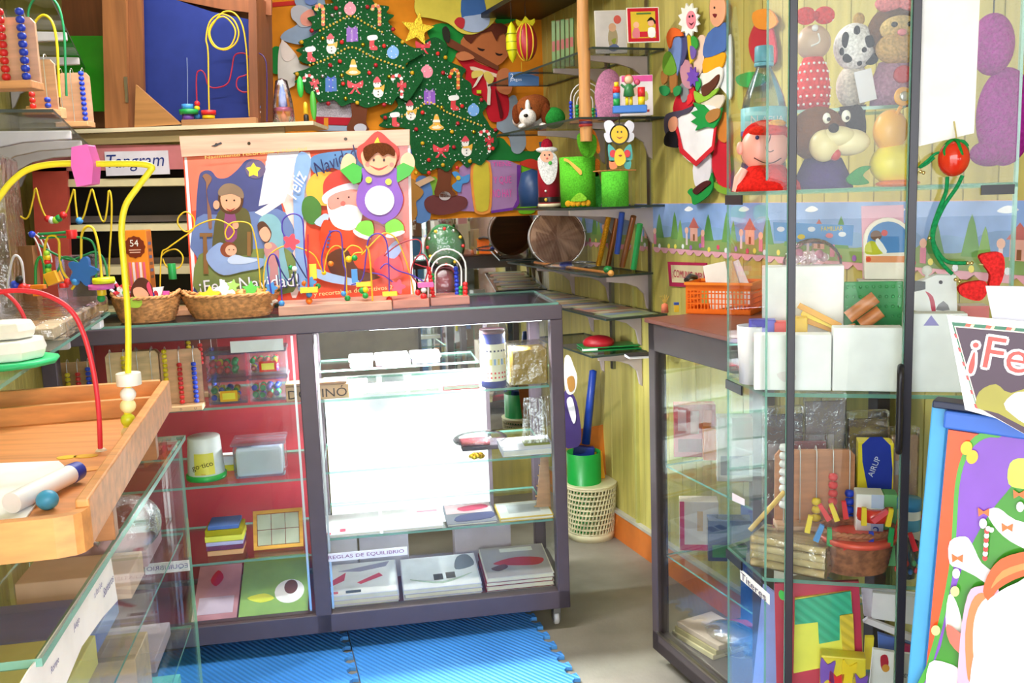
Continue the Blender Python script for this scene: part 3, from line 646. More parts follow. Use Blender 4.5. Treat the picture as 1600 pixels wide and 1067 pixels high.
stk(505, 625, 3, .018, 'white picture book with red shapes, left stack of the right bay', [('m#f4f0f2', R(.01, .01, .97, .99)), ('m#cf4a62', [(.05, .4), (.3, .7), (.28, .45), (.1, .3)]), ('m#cf4a62', [(.45, .35), (.75, .6), (.8, .5), (.5, .3)]), ('m#a8a0b8', [(.2, .75), (.9, .95), (.85, .8), (.5, .7)]), ('m#4a5060', R(.3, .05, .5, .12)), ('m#d86a78', R(.03, .06, .2, .11))], ['m#e8e4ec', 'm#d8c8d0'])
stk(632, 756, 3, .017, 'white picture book with a grey curve, middle stack of the right bay', [('m#f3f1f6', R(.01, .01, .97, .99)), ('m#7d7e8a', S([(.7, .5), (.95, .6), (.9, .95), (.75, .9)], 4)), ('m#5b5450', R(.4, .22, .52, .4)), ('m#6b6058', R(.56, .24, .68, .42)), ('m#b9c8b8', S([(.1, .3), (.5, .15), (.9, .35), (.5, .1)], 4))], ['m#e0dce8', 'm#b8b0b8'])
stk(762, 868, 4, .016, 'spiral picture book with red figures, right stack of the right bay', [('m#a8a0a4', R(.01, .01, .97, .99)), ('m#a83038', S([(.15, .45), (.5, .6), (.9, .5), (.8, .3), (.4, .35)], 4)), ('m#5c3a38', S([(.1, .3), (.3, .4), (.35, .3), (.2, .2)], 3)), ('m#e2e0dc', R(.3, .8, .8, .92))], ['m#8a2a34', 'm#d8d0c4'])
# lower box row on the base at the back
for a, b, c, l in ((505, 560, 'm#ded8e2', 'left'), (563, 640, 'm#cfc8d4', 'middle'), (712, 800, 'm#b9aeb8', 'right')):
    f = CO.at(CO.hit(a, 880, .30)[0], .30, .131); wd = CO.hit(b, 880, .30)[0] - CO.hit(a, 880, .30)[0]
    build(MB(f).box((0, 0, 0), (wd, .09, .17), c), 'game_box', label='%s pale box behind the book stacks in the right bay' % l, cat='box', group='pale boxes behind the book stacks', bev=.003)
# ================================================================ things standing on the counter top
ZT = 1.1445
def basket(fr, rx, ry, h, lab, cat='basket', flare=1.28, n=64, col='b#dc9c60', handles=True):
    t = thing('wicker_basket', lab, cat, fr)
    vs = []; fs = []; K = 13
    for i in range(K + 1):
        k = i / K; s = 1 / flare + (1 - 1 / flare) * k ** .8
        for j in range(n):
            a = 2 * math.pi * j / n; wv = 1 + .028 * (1 if (j // 2 + i) % 2 else -1)
            vs.append((rx * s * wv * math.cos(a), ry * s * wv * math.sin(a), .004 + (h - .004) * k))
    for i in range(K):
        for j in range(n): fs.append((i * n + j, i * n + (j + 1) % n, (i + 1) * n + (j + 1) % n, (i + 1) * n + j))
    m = MB(fr).add(vs, fs, col, True)
    vs2 = [(v[0] * .93, v[1] * .93, v[2]) for v in vs]; m.add(vs2, [q[::-1] for q in fs], col, True)
    m.slab([(rx / flare * math.cos(2 * math.pi * j / 24), ry / flare * math.sin(2 * math.pi * j / 24)) for j in range(24)], 0, .006, col)
    build(m, 'basket_wall', t)
    m = MB(fr)
    for ph in (0, math.pi):
        m.tube([(rx * .975 * math.cos(a) * (1 + .02 * math.cos(18 * a + ph)), ry * .975 * math.sin(a) * (1 + .02 * math.cos(18 * a + ph)), h + .003 * math.sin(18 * a + ph) + (.35 * .04 * max(0, abs(math.cos(a)) - .8) / .2 if handles else 0)) for a in [2 * math.pi * q / 72 for q in range(72)]], .0048, col, 6, closed=True)
    build(m, 'rim', t)
    return t
def tf(px, py, y): return CO.at(CO.hit(px, py, y)[0], y, ZT)
b1 = tf(232, 500, .11); b2 = tf(364, 497, .115)
basket(b1, .105, .075, .078, 'small wicker basket of wrapped sweets beside the orange box')
basket(b2, .152, .09, .072, 'wide wicker basket full of star shaped sweets in front of the poster')
def foam_star(fr, r, mat, n=5, th=.008):
    p = []
    for i in range(2 * n):
        a = math.pi / 2 + i * math.pi / n; q = r if i % 2 == 0 else r * .52; p.append((q * math.cos(a), q * math.sin(a)))
    return MB(fr).prism(S(p, 3), 0, th, mat)
r = random.Random(3)
names = ['yellow', 'white', 'orange', 'green', 'cream', 'amber', 'pale yellow', 'light green']; hx = ['p#f6d628', 'p#f4f2ea', 'p#f49a2c', 'p#58b848', 'p#f6e8b0', 'p#f2b030', 'p#f8ec70', 'p#9ad060']
# stars: (px,py,colour index,size)
for k, (px, py, c, s) in enumerate(((328, 462, 0, .034), (352, 450, 1, .036), (372, 463, 2, .034), (392, 452, 3, .03), (408, 463, 2, .034), (345, 468, 6, .03), (312, 466, 5, .024), (385, 470, 4, .028), (424, 468, 1, .022), (364, 446, 7, .022))):
    yy = .09 + .012 * (k % 4); x, zz = CO.hit(px, py, yy)
    build(foam_star(FR(CO.p(x, yy, zz), 9, 20 + 10 * (k % 3), spin=23 * k), s, hx[c]), 'star_sweet', label='%s star sweet at %s of the wide basket' % (names[c], ['the left', 'the top left', 'the middle', 'the top', 'the right', 'the front left', 'the far left edge', 'the front', 'the far right edge', 'the back'][k]), cat='sweet', group='star shaped sweets in the wide basket', bev=.002)
m = MB(b2).slab([(.13 * math.cos(a), .072 * math.sin(a)) for a in [k * math.pi / 12 for k in range(24)]], .050, .056, 'f#f3efe2')
build(m, 'basket_liner', label='white cloth lining the wide sweet basket', cat='cloth')
# contents of the small basket
def stick(pxa, pya, pxb, pyb, y, mat, lab, r=.005, cat='sweet', name='candy_stick'):
    a = CO.p(*(lambda q: (q[0], y, q[1]))(CO.hit(pxa, pya, y))); b = CO.p(*(lambda q: (q[0], y, q[1]))(CO.hit(pxb, pyb, y)))
    n = 6; P = [a + (b - a) * i / n for i in range(n + 1)]
    m = MB()
    for i in range(n): m.tube([tuple(P[i]), tuple(P[i + 1])], r, mat[i % len(mat)], 8)
    build(m, name, label=lab, cat=cat, group='wrapped sweets in the small basket')
stick(200, 470, 177, 438, .08, ['p#e83858', 'p#f6f0f0'], 'upper red striped candy stick at the left of the small basket')
stick(205, 478, 172, 452, .075, ['p#e83858', 'p#f6f0f0'], 'lower red striped candy stick at the left of the small basket')
stick(203, 482, 178, 470, .09, ['p#d890a8', 'p#f6f0f0'], 'pink striped candy stick low at the left of the small basket')
m = MB(); fb = FR(CO.p(CO.hit(195, 457, .07)[0], .07, CO.hit(195, 457, .07)[1]), 9)
for k in range(10):
    a = k * math.pi / 5; m.prism(E(.018 * math.cos(a), .018 * math.sin(a), .009, n=10), 0, .006, 'p#e8383c' if k % 2 else 'p#f4f4f4', fr=fb)
m.prism(E(0, 0, .014), -.004, .002, 'p#f4f4f4', fr=fb); m.prism(E(0, 0, .007), -.007, -.004, 'p#3fb850', fr=fb)
build(m, 'lollipop', label='round red and white lollipop in the small basket', cat='sweet', group='wrapped sweets in the small basket')
m = MB()
m.cut(CO, S([(205, 450), (215, 435), (228, 436), (238, 450), (237, 468), (222, 474), (206, 466)], 4), .055, .062, 'm#5a3224').cut(CO, S([(208, 452), (220, 449), (232, 460), (226, 471), (212, 466)], 4), .051, .055, 'm#f2b090')
m.cut(CO, S([(232, 440), (236, 450), (239, 462), (235, 462), (229, 448)], 3), .052, .055, 'm#e05070')
build(m, 'doll_face', label='brown haired paper doll face in the small basket', cat='decoration', group='wrapped sweets in the small basket')
m = MB().cut(CO, [(238, 450), (255, 448), (250, 470), (238, 470)], .06, .075, 'p#eef2f4').cut(CO, E(243, 461, 4, 7, n=12), .057, .06, 'p#c02838').cut(CO, E(238, 463, 4, 7, n=12), .056, .06, 'p#2a3f9c')
build(m, 'sweet_box', label='white box with blue and red dots in the small basket', cat='box')
build(MB().cut(CO, S([(200, 472), (210, 464), (222, 470), (218, 480), (204, 480)], 4), .035, .05, 'p#a8c83c'), 'green_sweet', label='green wrapped sweet at the front of the small basket', cat='sweet', group='wrapped sweets in the small basket')
build(MB().cut(CO, R(254, 455, 264, 461), .09, .10, 'p#f060b8'), 'pink_sweet', label='pink sweet at the right of the small basket', cat='sweet', group='wrapped sweets in the small basket')
# orange box
f = CO.at(CO.hit(200, 470, .26)[0], .26, ZT, yaw=-14); H = CO.hit(200, 360, .26)[1] - ZT; Wd = .082
t = thing('carton', 'tall orange carton with a brown seal reading 54 behind the small basket', 'box', f)
build(MB(f).box((0, 0, 0), (Wd, .04, H), 'p#f0902c').box((Wd * 1.0, .004, .004), (Wd + .0006, .036, H - .004), 'p#c26a1c'), 'box_body', t, bev=.001)
m = MB(f).prism([(Wd * .5 + (.034 if i % 2 else .037) * math.cos(i * math.pi / 12), H - .055 + (.034 if i % 2 else .037) * math.sin(i * math.pi / 12)) for i in range(24)], -.0012, 0, 'p#7a3018')
for k in range(5): m.box((Wd * .18 + k * .012, -.001, H - .185), (Wd * .18 + k * .012 + .008, 0, H - .105), 'p#f6e0e4' if k % 2 else 'p#e86880')
m.text(f, '54', Wd * .5, H - .042, .022, -.0013, 'm#f6f0e4'); m.box((Wd * .25, -.002, H - .066), (Wd * .75, -.0012, H - .063), 'm#e8b8a0').box((Wd * .28, -.002, H - .074), (Wd * .72, -.0012, H - .071), 'm#e8b8a0')
for k in range(6): m.box((Wd + .0007, .010, H - .05 - k * .022), (Wd + .0012, .030, H - .04 - k * .022), 'p#6a4a38' if k % 2 else 'p#5a5f88')
build(m, 'box_print', t)
# ---------------------------------------------------------------- poster display hung from a wooden bar
PF = FR(tuple(atY(460, 470, 3.40) * np.array([1, 1, 0])), 2.5)
def PX(px, py, y=0): return PF.hit(px, py, y)
t = thing('poster_stand', 'christmas poster reading Feliz Navidad hanging from a pale wooden bar', 'poster', PF.p(0, 0, ZT))
m = MB().cut(PF, [(280, 213), (640, 202), (640, 227), (284, 245)], -.012, .012, 'w#dcae98')
build(m, 'wooden_bar', t, bev=.001, label='pale wooden bar with screws')
for px, py in ((338, 226), (389, 224), (540, 217)): build(MB().cut(PF, E(px, py, 2.6, n=12), -.0135, -.012, 'k#55504c'), 'screw', t)
build(MB().cut(PF, [(336, 229), (330, 228), (345, 222), (347, 224)], -.0145, -.0125, 'p#3a3a44'), 'wing_nut', t)
m = MB().cut(PF, [(286, 243), (640, 226), (645, 462), (300, 478)], -.001, .004, 'g#e8553c')
build(m, 'poster_sheet', t)
q = MB(); lay = [.0015]
def pc(pts, mat, dl=.0003):
    q.cut(PF, pts, -lay[0], -lay[0] + .0004, mat); lay[0] += dl
OR = 'g#ee6a4a'
pc([(288, 246), (292, 246), (309, 476), (303, 477)], 'g#f4eef4')
pc([(292, 246), (470, 238), (478, 300), (300, 330)], 'g#f07a66')
# night scene
pc(S([(310, 282), (316, 268), (330, 267), (340, 278), (356, 277), (372, 264), (385, 250), (402, 250), (416, 262), (418, 300), (440, 320), (452, 400), (455, 452), (314, 464), (308, 420), (306, 340)], 3), 'g#4a4f86')
pc(S([(415, 252), (470, 240), (486, 246), (480, 330), (468, 452), (452, 452), (446, 330), (430, 310)], 3), 'g#f0d2cc')
pc([(418, 240), (468, 236), (446, 312), (404, 322)], 'g#e3e0f4')
pc(S([(308, 340), (350, 336), (400, 330), (446, 332), (455, 400), (310, 405)], 3), 'g#6b7fb4')
pc([(398, 332), (440, 306), (446, 314), (410, 338)], 'g#f0eee8')
pc(S([(311, 398), (360, 392), (420, 388), (456, 395), (458, 456), (315, 465)], 3), 'g#7c8a52')
pc(E(399, 264, 16, 15), 'g#6a5d80'); 
st = [];
for i in range(10):
    a = -math.pi / 2 + i * math.pi / 5; rr_ = 12 if i % 2 == 0 else 7; st.append((396 + rr_ * math.cos(a), 266 + rr_ * math.sin(a)))
pc(S(st, 2), 'g#f4cf48')
# bearded man with staff
pc(S([(322, 300), (330, 330), (331, 356), (326, 356), (324, 330), (322, 285), (316, 276), (322, 271), (330, 276), (330, 283)], 2), 'g#8f6452')
pc(S([(340, 333), (356, 322), (384, 326), (392, 345), (395, 385), (388, 398), (336, 396), (334, 362)], 3), 'g#5f5a3a')
pc(S([(352, 330), (366, 330), (370, 372), (352, 376)], 3), 'g#8a4a7a')
pc(S([(342, 302), (352, 294), (376, 298), (380, 316), (372, 332), (354, 334), (342, 322)], 4), 'g#5a3a2c')
pc(S([(345, 306), (360, 300), (375, 308), (374, 322), (360, 330), (348, 324)], 4), 'g#e8a888')
pc(S([(341, 298), (350, 288), (364, 287), (378, 296), (380, 310), (362, 303), (344, 306)], 4), 'g#8c7462')
pc(E(354, 313, 1.6, n=8), 'g#3a2a24'); pc(E(366, 313, 1.6, n=8), 'g#3a2a24')
pc(S([(353, 325), (360, 328), (368, 324), (360, 331)], 2), 'g#a03a3a')
pc(E(338, 320, 5, 7), 'g#e0a488'); pc(E(368, 352, 5, 6), 'g#e0a488')
# crib
pc(R(312, 364, 332, 370), 'g#8a6440'); pc([(317, 370), (323, 370), (326, 428), (318, 428)], 'g#8a6440'); pc(R(386, 362, 392, 400), 'g#8a6440')
pc(S([(322, 398), (340, 380), (352, 382), (372, 400), (412, 404), (408, 418), (380, 424), (350, 430), (330, 418)], 3), 'g#90a8d8')
pc(E(357, 390, 13, 12), 'g#8a4a34'); pc(E(361, 391, 9, 8.5), 'g#eeb094'); pc(S([(356, 404), (368, 398), (384, 402), (404, 406), (384, 412), (360, 412)], 3), 'g#c4d4f0')
pc(E(358, 390, 1, n=8), 'g#3a2a24'); pc(E(365, 390, 1, n=8), 'g#3a2a24')
# kneeling woman
pc(S([(404, 350), (412, 336), (428, 336), (440, 352), (444, 392), (452, 440), (432, 452), (414, 440), (412, 404), (418, 380)], 4), 'g#84b4c4')
pc(S([(402, 352), (412, 346), (424, 362), (420, 378), (410, 376)], 4), 'g#5a3a30'); pc(S([(405, 362), (415, 354), (423, 366), (418, 377), (410, 375)], 4), 'g#ecaa90')
pc(S([(412, 390), (424, 378), (436, 392), (434, 420), (436, 450), (420, 448), (422, 420)], 3), 'g#c48a90'); pc(E(419, 384, 6, 5), 'g#ecaa90')
# santa side
pc(S([(484, 252), (500, 240), (560, 234), (600, 236), (606, 262), (560, 280), (520, 262), (494, 272)], 4), 'g#5a82b4')
pc(S([(478, 300), (486, 276), (506, 268), (540, 276), (548, 300), (520, 320), (492, 318)], 4), 'g#efb048')
pc(S([(458, 300), (466, 240), (486, 250), (476, 300), (474, 380), (486, 430), (466, 452)], 4), 'g#88a8dc')
pc(S([(474, 312), (488, 306), (502, 322), (498, 346), (484, 350), (472, 334)], 4), 'g#4a7a3c'); pc(S([(491, 348), (506, 334), (514, 338), (506, 354)], 3), 'g#b8c8ee')
pc(S([(506, 344), (530, 352), (560, 352), (590, 350), (616, 370), (618, 410), (560, 420), (520, 410), (500, 380)], 4), 'g#d4492a')
pc(S([(505, 302), (506, 284), (518, 270), (540, 264), (560, 272), (566, 292), (540, 292), (520, 304), (508, 314)], 4), 'g#c8403a')
pc(S([(504, 306), (520, 294), (546, 286), (562, 290), (560, 298), (540, 298), (520, 304), (512, 318), (505, 316)], 4), 'g#dcd4ea')
pc(S([(512, 312), (524, 302), (548, 296), (562, 300), (562, 322), (540, 334), (518, 328)], 4), 'g#e6948a')
pc(S([(511, 318), (518, 328), (540, 320), (556, 322), (566, 330), (562, 350), (546, 360), (524, 354), (514, 338)], 4), 'g#f0ecec')
pc(E(536, 318, 4, n=12), 'g#d86a64'); pc(E(528, 310, 1.5, n=8), 'g#3a2a2a'); pc(E(545, 308, 1.5, n=8), 'g#3a2a2a')
pc(S([(512, 400), (540, 388), (560, 420), (596, 432), (560, 440), (520, 430)], 4), 'g#5c3428'); pc(S([(494, 420), (520, 428), (560, 438), (560, 446), (520, 442), (492, 432)], 3), 'g#a8c4ec')
pc(S([(584, 410), (602, 396), (622, 398), (630, 424), (612, 436), (590, 430)], 3), 'g#d83844'); pc(S([(602, 396), (618, 376), (628, 388), (616, 404)], 3), 'g#96a6d8')
for k in range(5): pc(R(514 - k, 360 + k * 6, 518 - k, 363 + k * 6), 'g#4a5a9a')
q.textpx(PF, '¡Feliz Navidad!', 390, 446, 27, -lay[0] + .0002, 'g#4a4a78', spin=2, wpx=158); lay[0] += .0006
q.textpx(PF, '¡Feliz Navidad!', 389, 445, 25, -lay[0] + .0002, 'g#f4f2fa', spin=2, wpx=155); lay[0] += .0006
q.textpx(PF, 'Navidad', 524, 251, 22, -lay[0] + .0002, 'g#2a2a58', spin=22, wpx=74, shear=.3); lay[0] += .0006
q.textpx(PF, 'Feliz', 462, 288, 22, -lay[0] + .0002, 'g#f4f2fa', spin=62, wpx=44, shear=.3); lay[0] += .0006
q.textpx(PF, 'y recortables decorativos 2', 552, 455, 9, -lay[0] + .0002, 'g#e6dc9a', spin=3, wpx=124)
q.textpx(PF, 'Nacimiento recortable y Navidad', 400, 240, 7, -lay[0] + .0002, 'g#e6c070', spin=3, wpx=160)
build(q, 'poster_print', t)
build(MB().cut(PF, [(637, 227), (641, 227), (646, 462), (642, 462)], -.003, .002, 'p#f6eef0'), 'side_rail', t)
# ---------------------------------------------------------------- elf figure in front of the poster
t = thing('elf_figure', 'foam elf in purple dungarees and red hood hanging on the poster', 'decoration', PF.p(*(lambda v: (v[0], -.02, v[1]))(PX(592, 372))))
EF = PF
def ef(nm, pts, yf, yb, mat, n=4, bev=.0015): return build(MB().cut(EF, S(pts, n) if n else pts, yf, yb, mat), nm, t, bev=bev)
ef('hood', [(560, 250), (558, 232), (570, 222), (590, 205), (610, 220), (622, 232), (620, 252), (600, 262), (575, 262)], -.030, -.016, 'p#b8372e')
ef('hood_badge', [(583, 228), (590, 214), (593, 222), (600, 226), (593, 232), (586, 234)], -.033, -.030, 'p#f2ce2a', 2)
ef('arm', [(532, 264), (536, 246), (546, 240), (556, 250), (552, 268), (540, 272)], -.030, -.020, 'p#f0b492'); ef('arm', [(626, 248), (636, 238), (645, 243), (648, 258), (640, 272), (628, 268)], -.030, -.020, 'p#f0b492')
ef('sleeve', [(531, 266), (552, 254), (566, 262), (564, 284), (552, 288)], -.035, -.022, 'p#3fa838', 0); ef('sleeve', [(620, 260), (630, 254), (648, 262), (640, 274), (620, 286)], -.035, -.022, 'p#3fa838', 0)
ef('dungarees', [(566, 262), (590, 272), (618, 262), (620, 282), (630, 310), (622, 334), (606, 346), (598, 350), (590, 346), (570, 338), (557, 318), (560, 292), (567, 280)], -.036, -.024, 'p#8150b4')
ef('face', [(565, 250), (567, 236), (590, 232), (616, 236), (619, 252), (610, 268), (592, 274), (574, 268)], -.042, -.030, 'p#f2a882')
ef('hair', [(569, 246), (568, 232), (582, 224), (604, 224), (616, 234), (616, 244), (606, 240), (598, 244), (590, 238), (580, 246), (574, 252)], -.048, -.036, 'f#5c3018', 3)
ef('tummy_patch', E(593, 313, 23, 23, n=28), -.040, -.035, 'f#f4eef4', 0)
for a in ((576, 281), (607, 284)): ef('button', E(a[0], a[1], 5, n=14), -.041, -.036, 'p#c6dc4c', 0, 0)
ef('shoe', [(556, 356), (564, 346), (580, 346), (584, 362), (578, 370), (558, 362)], -.036, -.022, 'p#78c83c'); ef('shoe', [(604, 348), (618, 342), (630, 352), (628, 364), (606, 364), (602, 356)], -.036, -.022, 'p#78c83c')
ef('sole', [(553, 358), (566, 366), (578, 370), (576, 375), (560, 370), (552, 363)], -.038, -.024, 'f#efe8e4', 2); ef('sole', [(604, 366), (628, 360), (632, 364), (616, 371), (604, 371)], -.038, -.024, 'f#efe8e4', 2)
m = MB()
for px in (584, 600): m.cut(EF, E(px, 250, 1.8, 2.6, n=10), -.0435, -.042, 'p#2a1c1c')
m.cut(EF, S([(578, 258), (592, 266), (606, 258), (592, 263)], 3), -.0435, -.042, 'p#c03a3a')
for px in (574, 612): m.cut(EF, E(px, 257, 3.5, n=12), -.0432, -.042, 'p#ee7a70')
build(m, 'face_features', t)
# ---------------------------------------------------------------- bead mazes
def wire(t, fr, pts, mat, r=.0023, n=5, lab=None, y=0.0):
    P = px_path(fr, S([q if len(q) > 2 else (q[0], q[1], 0) for q in pts], n, False), y)
    return build(MB(fr).tube(P, r, mat, 7), 'wire', t, label=lab)
def bead(t, fr, px, py, y, r, c, shape='ball', w=None, nm='bead', tall=None):
    x, z = fr.hit(px, py, y); mat = CY.get(c, c)
    if shape == 'ball': m = MB(fr).ball((x, y, z), r, mat, 14, 10)
    elif shape == 'cyl': m = MB(fr).lathe([(.001, -(tall or r)), (r, -(tall or r)), (r, (tall or r)), (.001, (tall or r))], (x, y, z), mat, 16)
    elif shape == 'bar': m = MB(fr).box((x - r, y - r * .5, z - (tall or r * .3)), (x + r, y + r * .5, z + (tall or r * .3)), mat)
    elif shape == 'flower': m = MB(fr).prism([((x + r * (1 + .25 * math.cos(5 * a)) * math.cos(a)), z + r * (1 + .25 * math.cos(5 * a)) * math.sin(a)) for a in [k * math.pi / 20 for k in range(40)]], y - .007, y + .007, mat)
    return build(m, nm, t, bev=.001 if shape != 'ball' else 0)
# long maze
BF = CO
def basebox(px0, px1, pyt, y0, y1, lab, col, h=.03, name='bead_maze', grp='bead mazes on the counter'):
    xa = CO.hit(px0, pyt, y0)[0]; xb = CO.hit(px1, pyt, y0)[0]
    t = thing(name, lab, 'bead maze', CO.p((xa + xb) / 2, (y0 + y1) / 2, ZT), grp)
    build(MB(CO).box((xa, y0, ZT), (xb, y1, ZT + h), col), 'base', t, bev=.002); return t
A = basebox(435, 613, 485, .04, .24, 'long bead maze with purple and yellow wires in front of the poster', 'w#d8a088')
P_ = 'p#4a30a8'; Y_ = 'p#e0b820'; N_ = 'p#20286a'
wire(A, CO, [(424, 458), (418, 420), (420, 402), (428, 397), (436, 410), (439, 440), (441, 478)], P_, y=.06)
wire(A, CO, [(430, 398), (438, 420), (452, 440), (459, 424), (452, 414)], N_, y=.09)
wire(A, CO, [(449, 375), (441, 360), (443, 342), (458, 334), (472, 342), (475, 372), (476, 400), (484, 452)], P_, y=.08)
wire(A, CO, [(456, 396), (470, 420), (486, 446)], N_, y=.10)
wire(A, CO, [(414, 470), (412, 430), (420, 400), (445, 384), (470, 388), (490, 398), (500, 416), (504, 425)], Y_, y=.16)
wire(A, CO, [(481, 366), (481, 400), (482, 440), (480, 466)], 'p#c02840', y=.07, r=.003)
wire(A, CO, [(505, 425), (503, 400), (514, 366), (528, 361), (534, 372), (536, 410), (540, 425), (538, 462)], P_, y=.10)
wire(A, CO, [(506, 425), (512, 396), (524, 384), (536, 392), (541, 430), (542, 468)], Y_, y=.12)
wire(A, CO, [(538, 394), (548, 384), (560, 386), (566, 394), (554, 396), (546, 408)], Y_, y=.14)
wire(A, CO, [(549, 445), (566, 436), (572, 400), (576, 374), (588, 365), (600, 370), (606, 390), (608, 440), (608, 466)], P_, y=.09)
wire(A, CO, [(572, 384), (577, 396), (580, 430), (582, 470)], 'p#e8b020', y=.06, r=.003)
wire(A, CO, [(565, 398), (590, 372), (602, 364), (618, 372), (630, 396), (641, 430), (646, 460)], Y_, y=.19)
wire(A, CO, [(578, 426), (598, 430), (616, 442), (630, 446)], P_, y=.11)
for a in ((440, 474, .06, .010, 'c'), (483, 460, .07, .010, 'c'), (483, 470, .07, .011, 'o'), (460, 420, .09, .009, 'w'), (454, 418, .092, .008, 'g'), (537, 459, .10, .009, 'c'), (543, 466, .12, .010, 'g'), (545, 405, .14, .011, 'y'), (554, 403, .14, .010, 'g'), (608, 468, .09, .010, 'r'), (566, 454, .08, .011, 'g'), (571, 462, .07, .010, 'g'), (571, 453, .075, .010, 'y'), (517, 412, .11, .009, 'o'), (506, 426, .12, .008, 'y')): bead(A, CO, a[0], a[1], a[2], a[3], a[4])
bead(A, CO, 455, 378, .08, .022, 'p#f0384c', 'flower', nm='flower_bead'); bead(A, CO, 622, 448, .1, .02, 'p#f04c70', 'flower', nm='flower_bead')
bead(A, CO, 483, 453, .065, .028, 'y', 'bar', nm='bar_bead'); bead(A, CO, 609, 459, .085, .024, 'y', 'bar', nm='bar_bead'); bead(A, CO, 568, 444, .09, .024, 'y', 'bar', nm='bar_bead')
bead(A, CO, 489, 424, .10, .012, 'y', 'bar', nm='bar_bead', tall=.024); bead(A, CO, 554, 431, .1, .010, 'c', 'bar', nm='bar_bead', tall=.022)
bead(A, CO, 485, 441, .1, .016, 'c', 'flower', nm='flower_bead'); bead(A, CO, 424, 450, .07, .016, 'c', 'flower', nm='flower_bead'); bead(A, CO, 476, 443, .13, .010, 'o'); bead(A, CO, 497, 447, .13, .009, 'g')
B_ = basebox(614, 671, 478, .07, .25, 'small bead maze with red loops beside the rainbow bead rack', 'w#d08a78', h=.028)
R_ = 'p#a01c2c'
wire(B_, CO, [(600, 400), (622, 382), (648, 374), (658, 380), (656, 396), (646, 410), (643, 430), (656, 446)], R_, y=.13)
wire(B_, CO, [(652, 400), (662, 398), (668, 410), (668, 425), (662, 446)], R_, y=.11)
wire(B_, CO, [(648, 412), (660, 416), (672, 418)], R_, y=.12)
wire(B_, CO, [(594, 420), (604, 412), (620, 422), (644, 430), (662, 440)], P_, y=.10)
bead(B_, CO, 665, 445, .09, .026, 'p', 'bar', nm='bar_bead')
for a in ((653, 457, .11, .010, 'r'), (662, 453, .085, .010, 'w'), (662, 463, .085, .011, 'r')): bead(B_, CO, a[0], a[1], a[2], a[3], a[4])
C_ = basebox(673, 734, 471, .09, .23, 'rainbow bead rack with three white arches beside the foil tree', 'w#c8887a', h=.028)
def arch(t, x0, x1, ybot, ytop, y, mat='p#f6f4f2', r=.0028):
    xm = (x0 + x1) / 2; rx = (x1 - x0) / 2; ry = rx
    pts = [(x0, ybot)] + [(xm - rx * math.cos(a), ytop + ry - ry * math.sin(a)) for a in [k * math.pi / 10 for k in range(11)]] + [(x1, ybot)]
    P = px_path(CO, pts, y); return build(MB(CO).tube(P, r, mat, 8), 'wire', t)
arch(C_, 669, 728, 466, 389, .12); arch(C_, 674, 721, 464, 401, .14); arch(C_, 680, 714, 462, 413, .16)
for k in range(8): bead(C_, CO, 670 + k * 1.0, 420 + k * 6.2, .12, .0078, 'r')
for k in range(4): bead(C_, CO, 727, 444 + k * 6, .12, .0088, 'r')
for k in range(7): bead(C_, CO, 712 + (k % 2) * .5 + k * .4, 420 + k * 6.4, .16, .0085, 'b')
for k in range(3): bead(C_, CO, 720, 450 + k * 5.5, .14, .008, 'g')
for k in range(3): bead(C_, CO, 676, 430 + k * 5.5, .14, .007, 'g')
# ---------------------------------------------------------------- foil wrapped tree ornament behind
FT = CO.at(*(lambda v: (v[0], .27, 0))(CO.hit(694, 400, .27)))
t = thing('foil_figure', 'green tree shaped figure wrapped in clear film behind the rainbow rack', 'decoration', CO.p(CO.hit(694, 470, .27)[0], .27, ZT))
build(MB().cut(CO, S([(664, 392), (668, 370), (680, 354), (696, 350), (712, 358), (724, 378), (720, 400), (706, 414), (690, 416), (672, 408)], 4), .265, .29, 'p#2d8a44'), 'tree_body', t, bev=.004)
build(MB().cut(CO, S([(680, 440), (688, 418), (706, 416), (712, 440), (704, 468), (686, 468)], 4), .265, .29, 'p#8a2436'), 'tree_pot', t, bev=.004)
x, z = CO.hit(695, 385, .27); x2, z2 = CO.hit(695, 442, .27)
build(MB(CO).ball((x, .275, z), (.072, .04, .075), 'film', 20, 14).ball((x2, .275, z2), (.048, .035, .055), 'film', 18, 12), 'film_wrap', t)
m = MB(CO)
for k in range(12):
    a = k * math.pi / 6; m.ball((x + .062 * math.cos(a), .25, z + .062 * math.sin(a)), .006, ['p#d83030', 'p#e8c040', 'k#d0d4d8'][k % 3], 8, 6)
build(m, 'trinkets', t, kind='stuff')
# small yellow loop maze standing on the left of the poster
D_ = basebox(244, 300, 489, .20, .34, 'bead maze with yellow looping wire between carton and poster', 'w#c08a64', h=.02)
wire(D_, CO, [(250, 470), (252, 400), (262, 388), (284, 372), (302, 358), (302, 340), (290, 331), (279, 340), (279, 352), (292, 362), (312, 350), (336, 343), (356, 350), (366, 362), (356, 374), (352, 362), (362, 348), (386, 348), (396, 362), (404, 410), (408, 462)], Y_, y=.22, r=.0025)
wire(D_, CO, [(252, 400), (262, 392), (276, 390), (286, 402), (280, 418), (262, 418), (254, 404)], Y_, y=.23, r=.0025)
bead(D_, CO, 269, 424, .22, .013, 'g', 'cyl', tall=.026, nm='cylinder_bead')
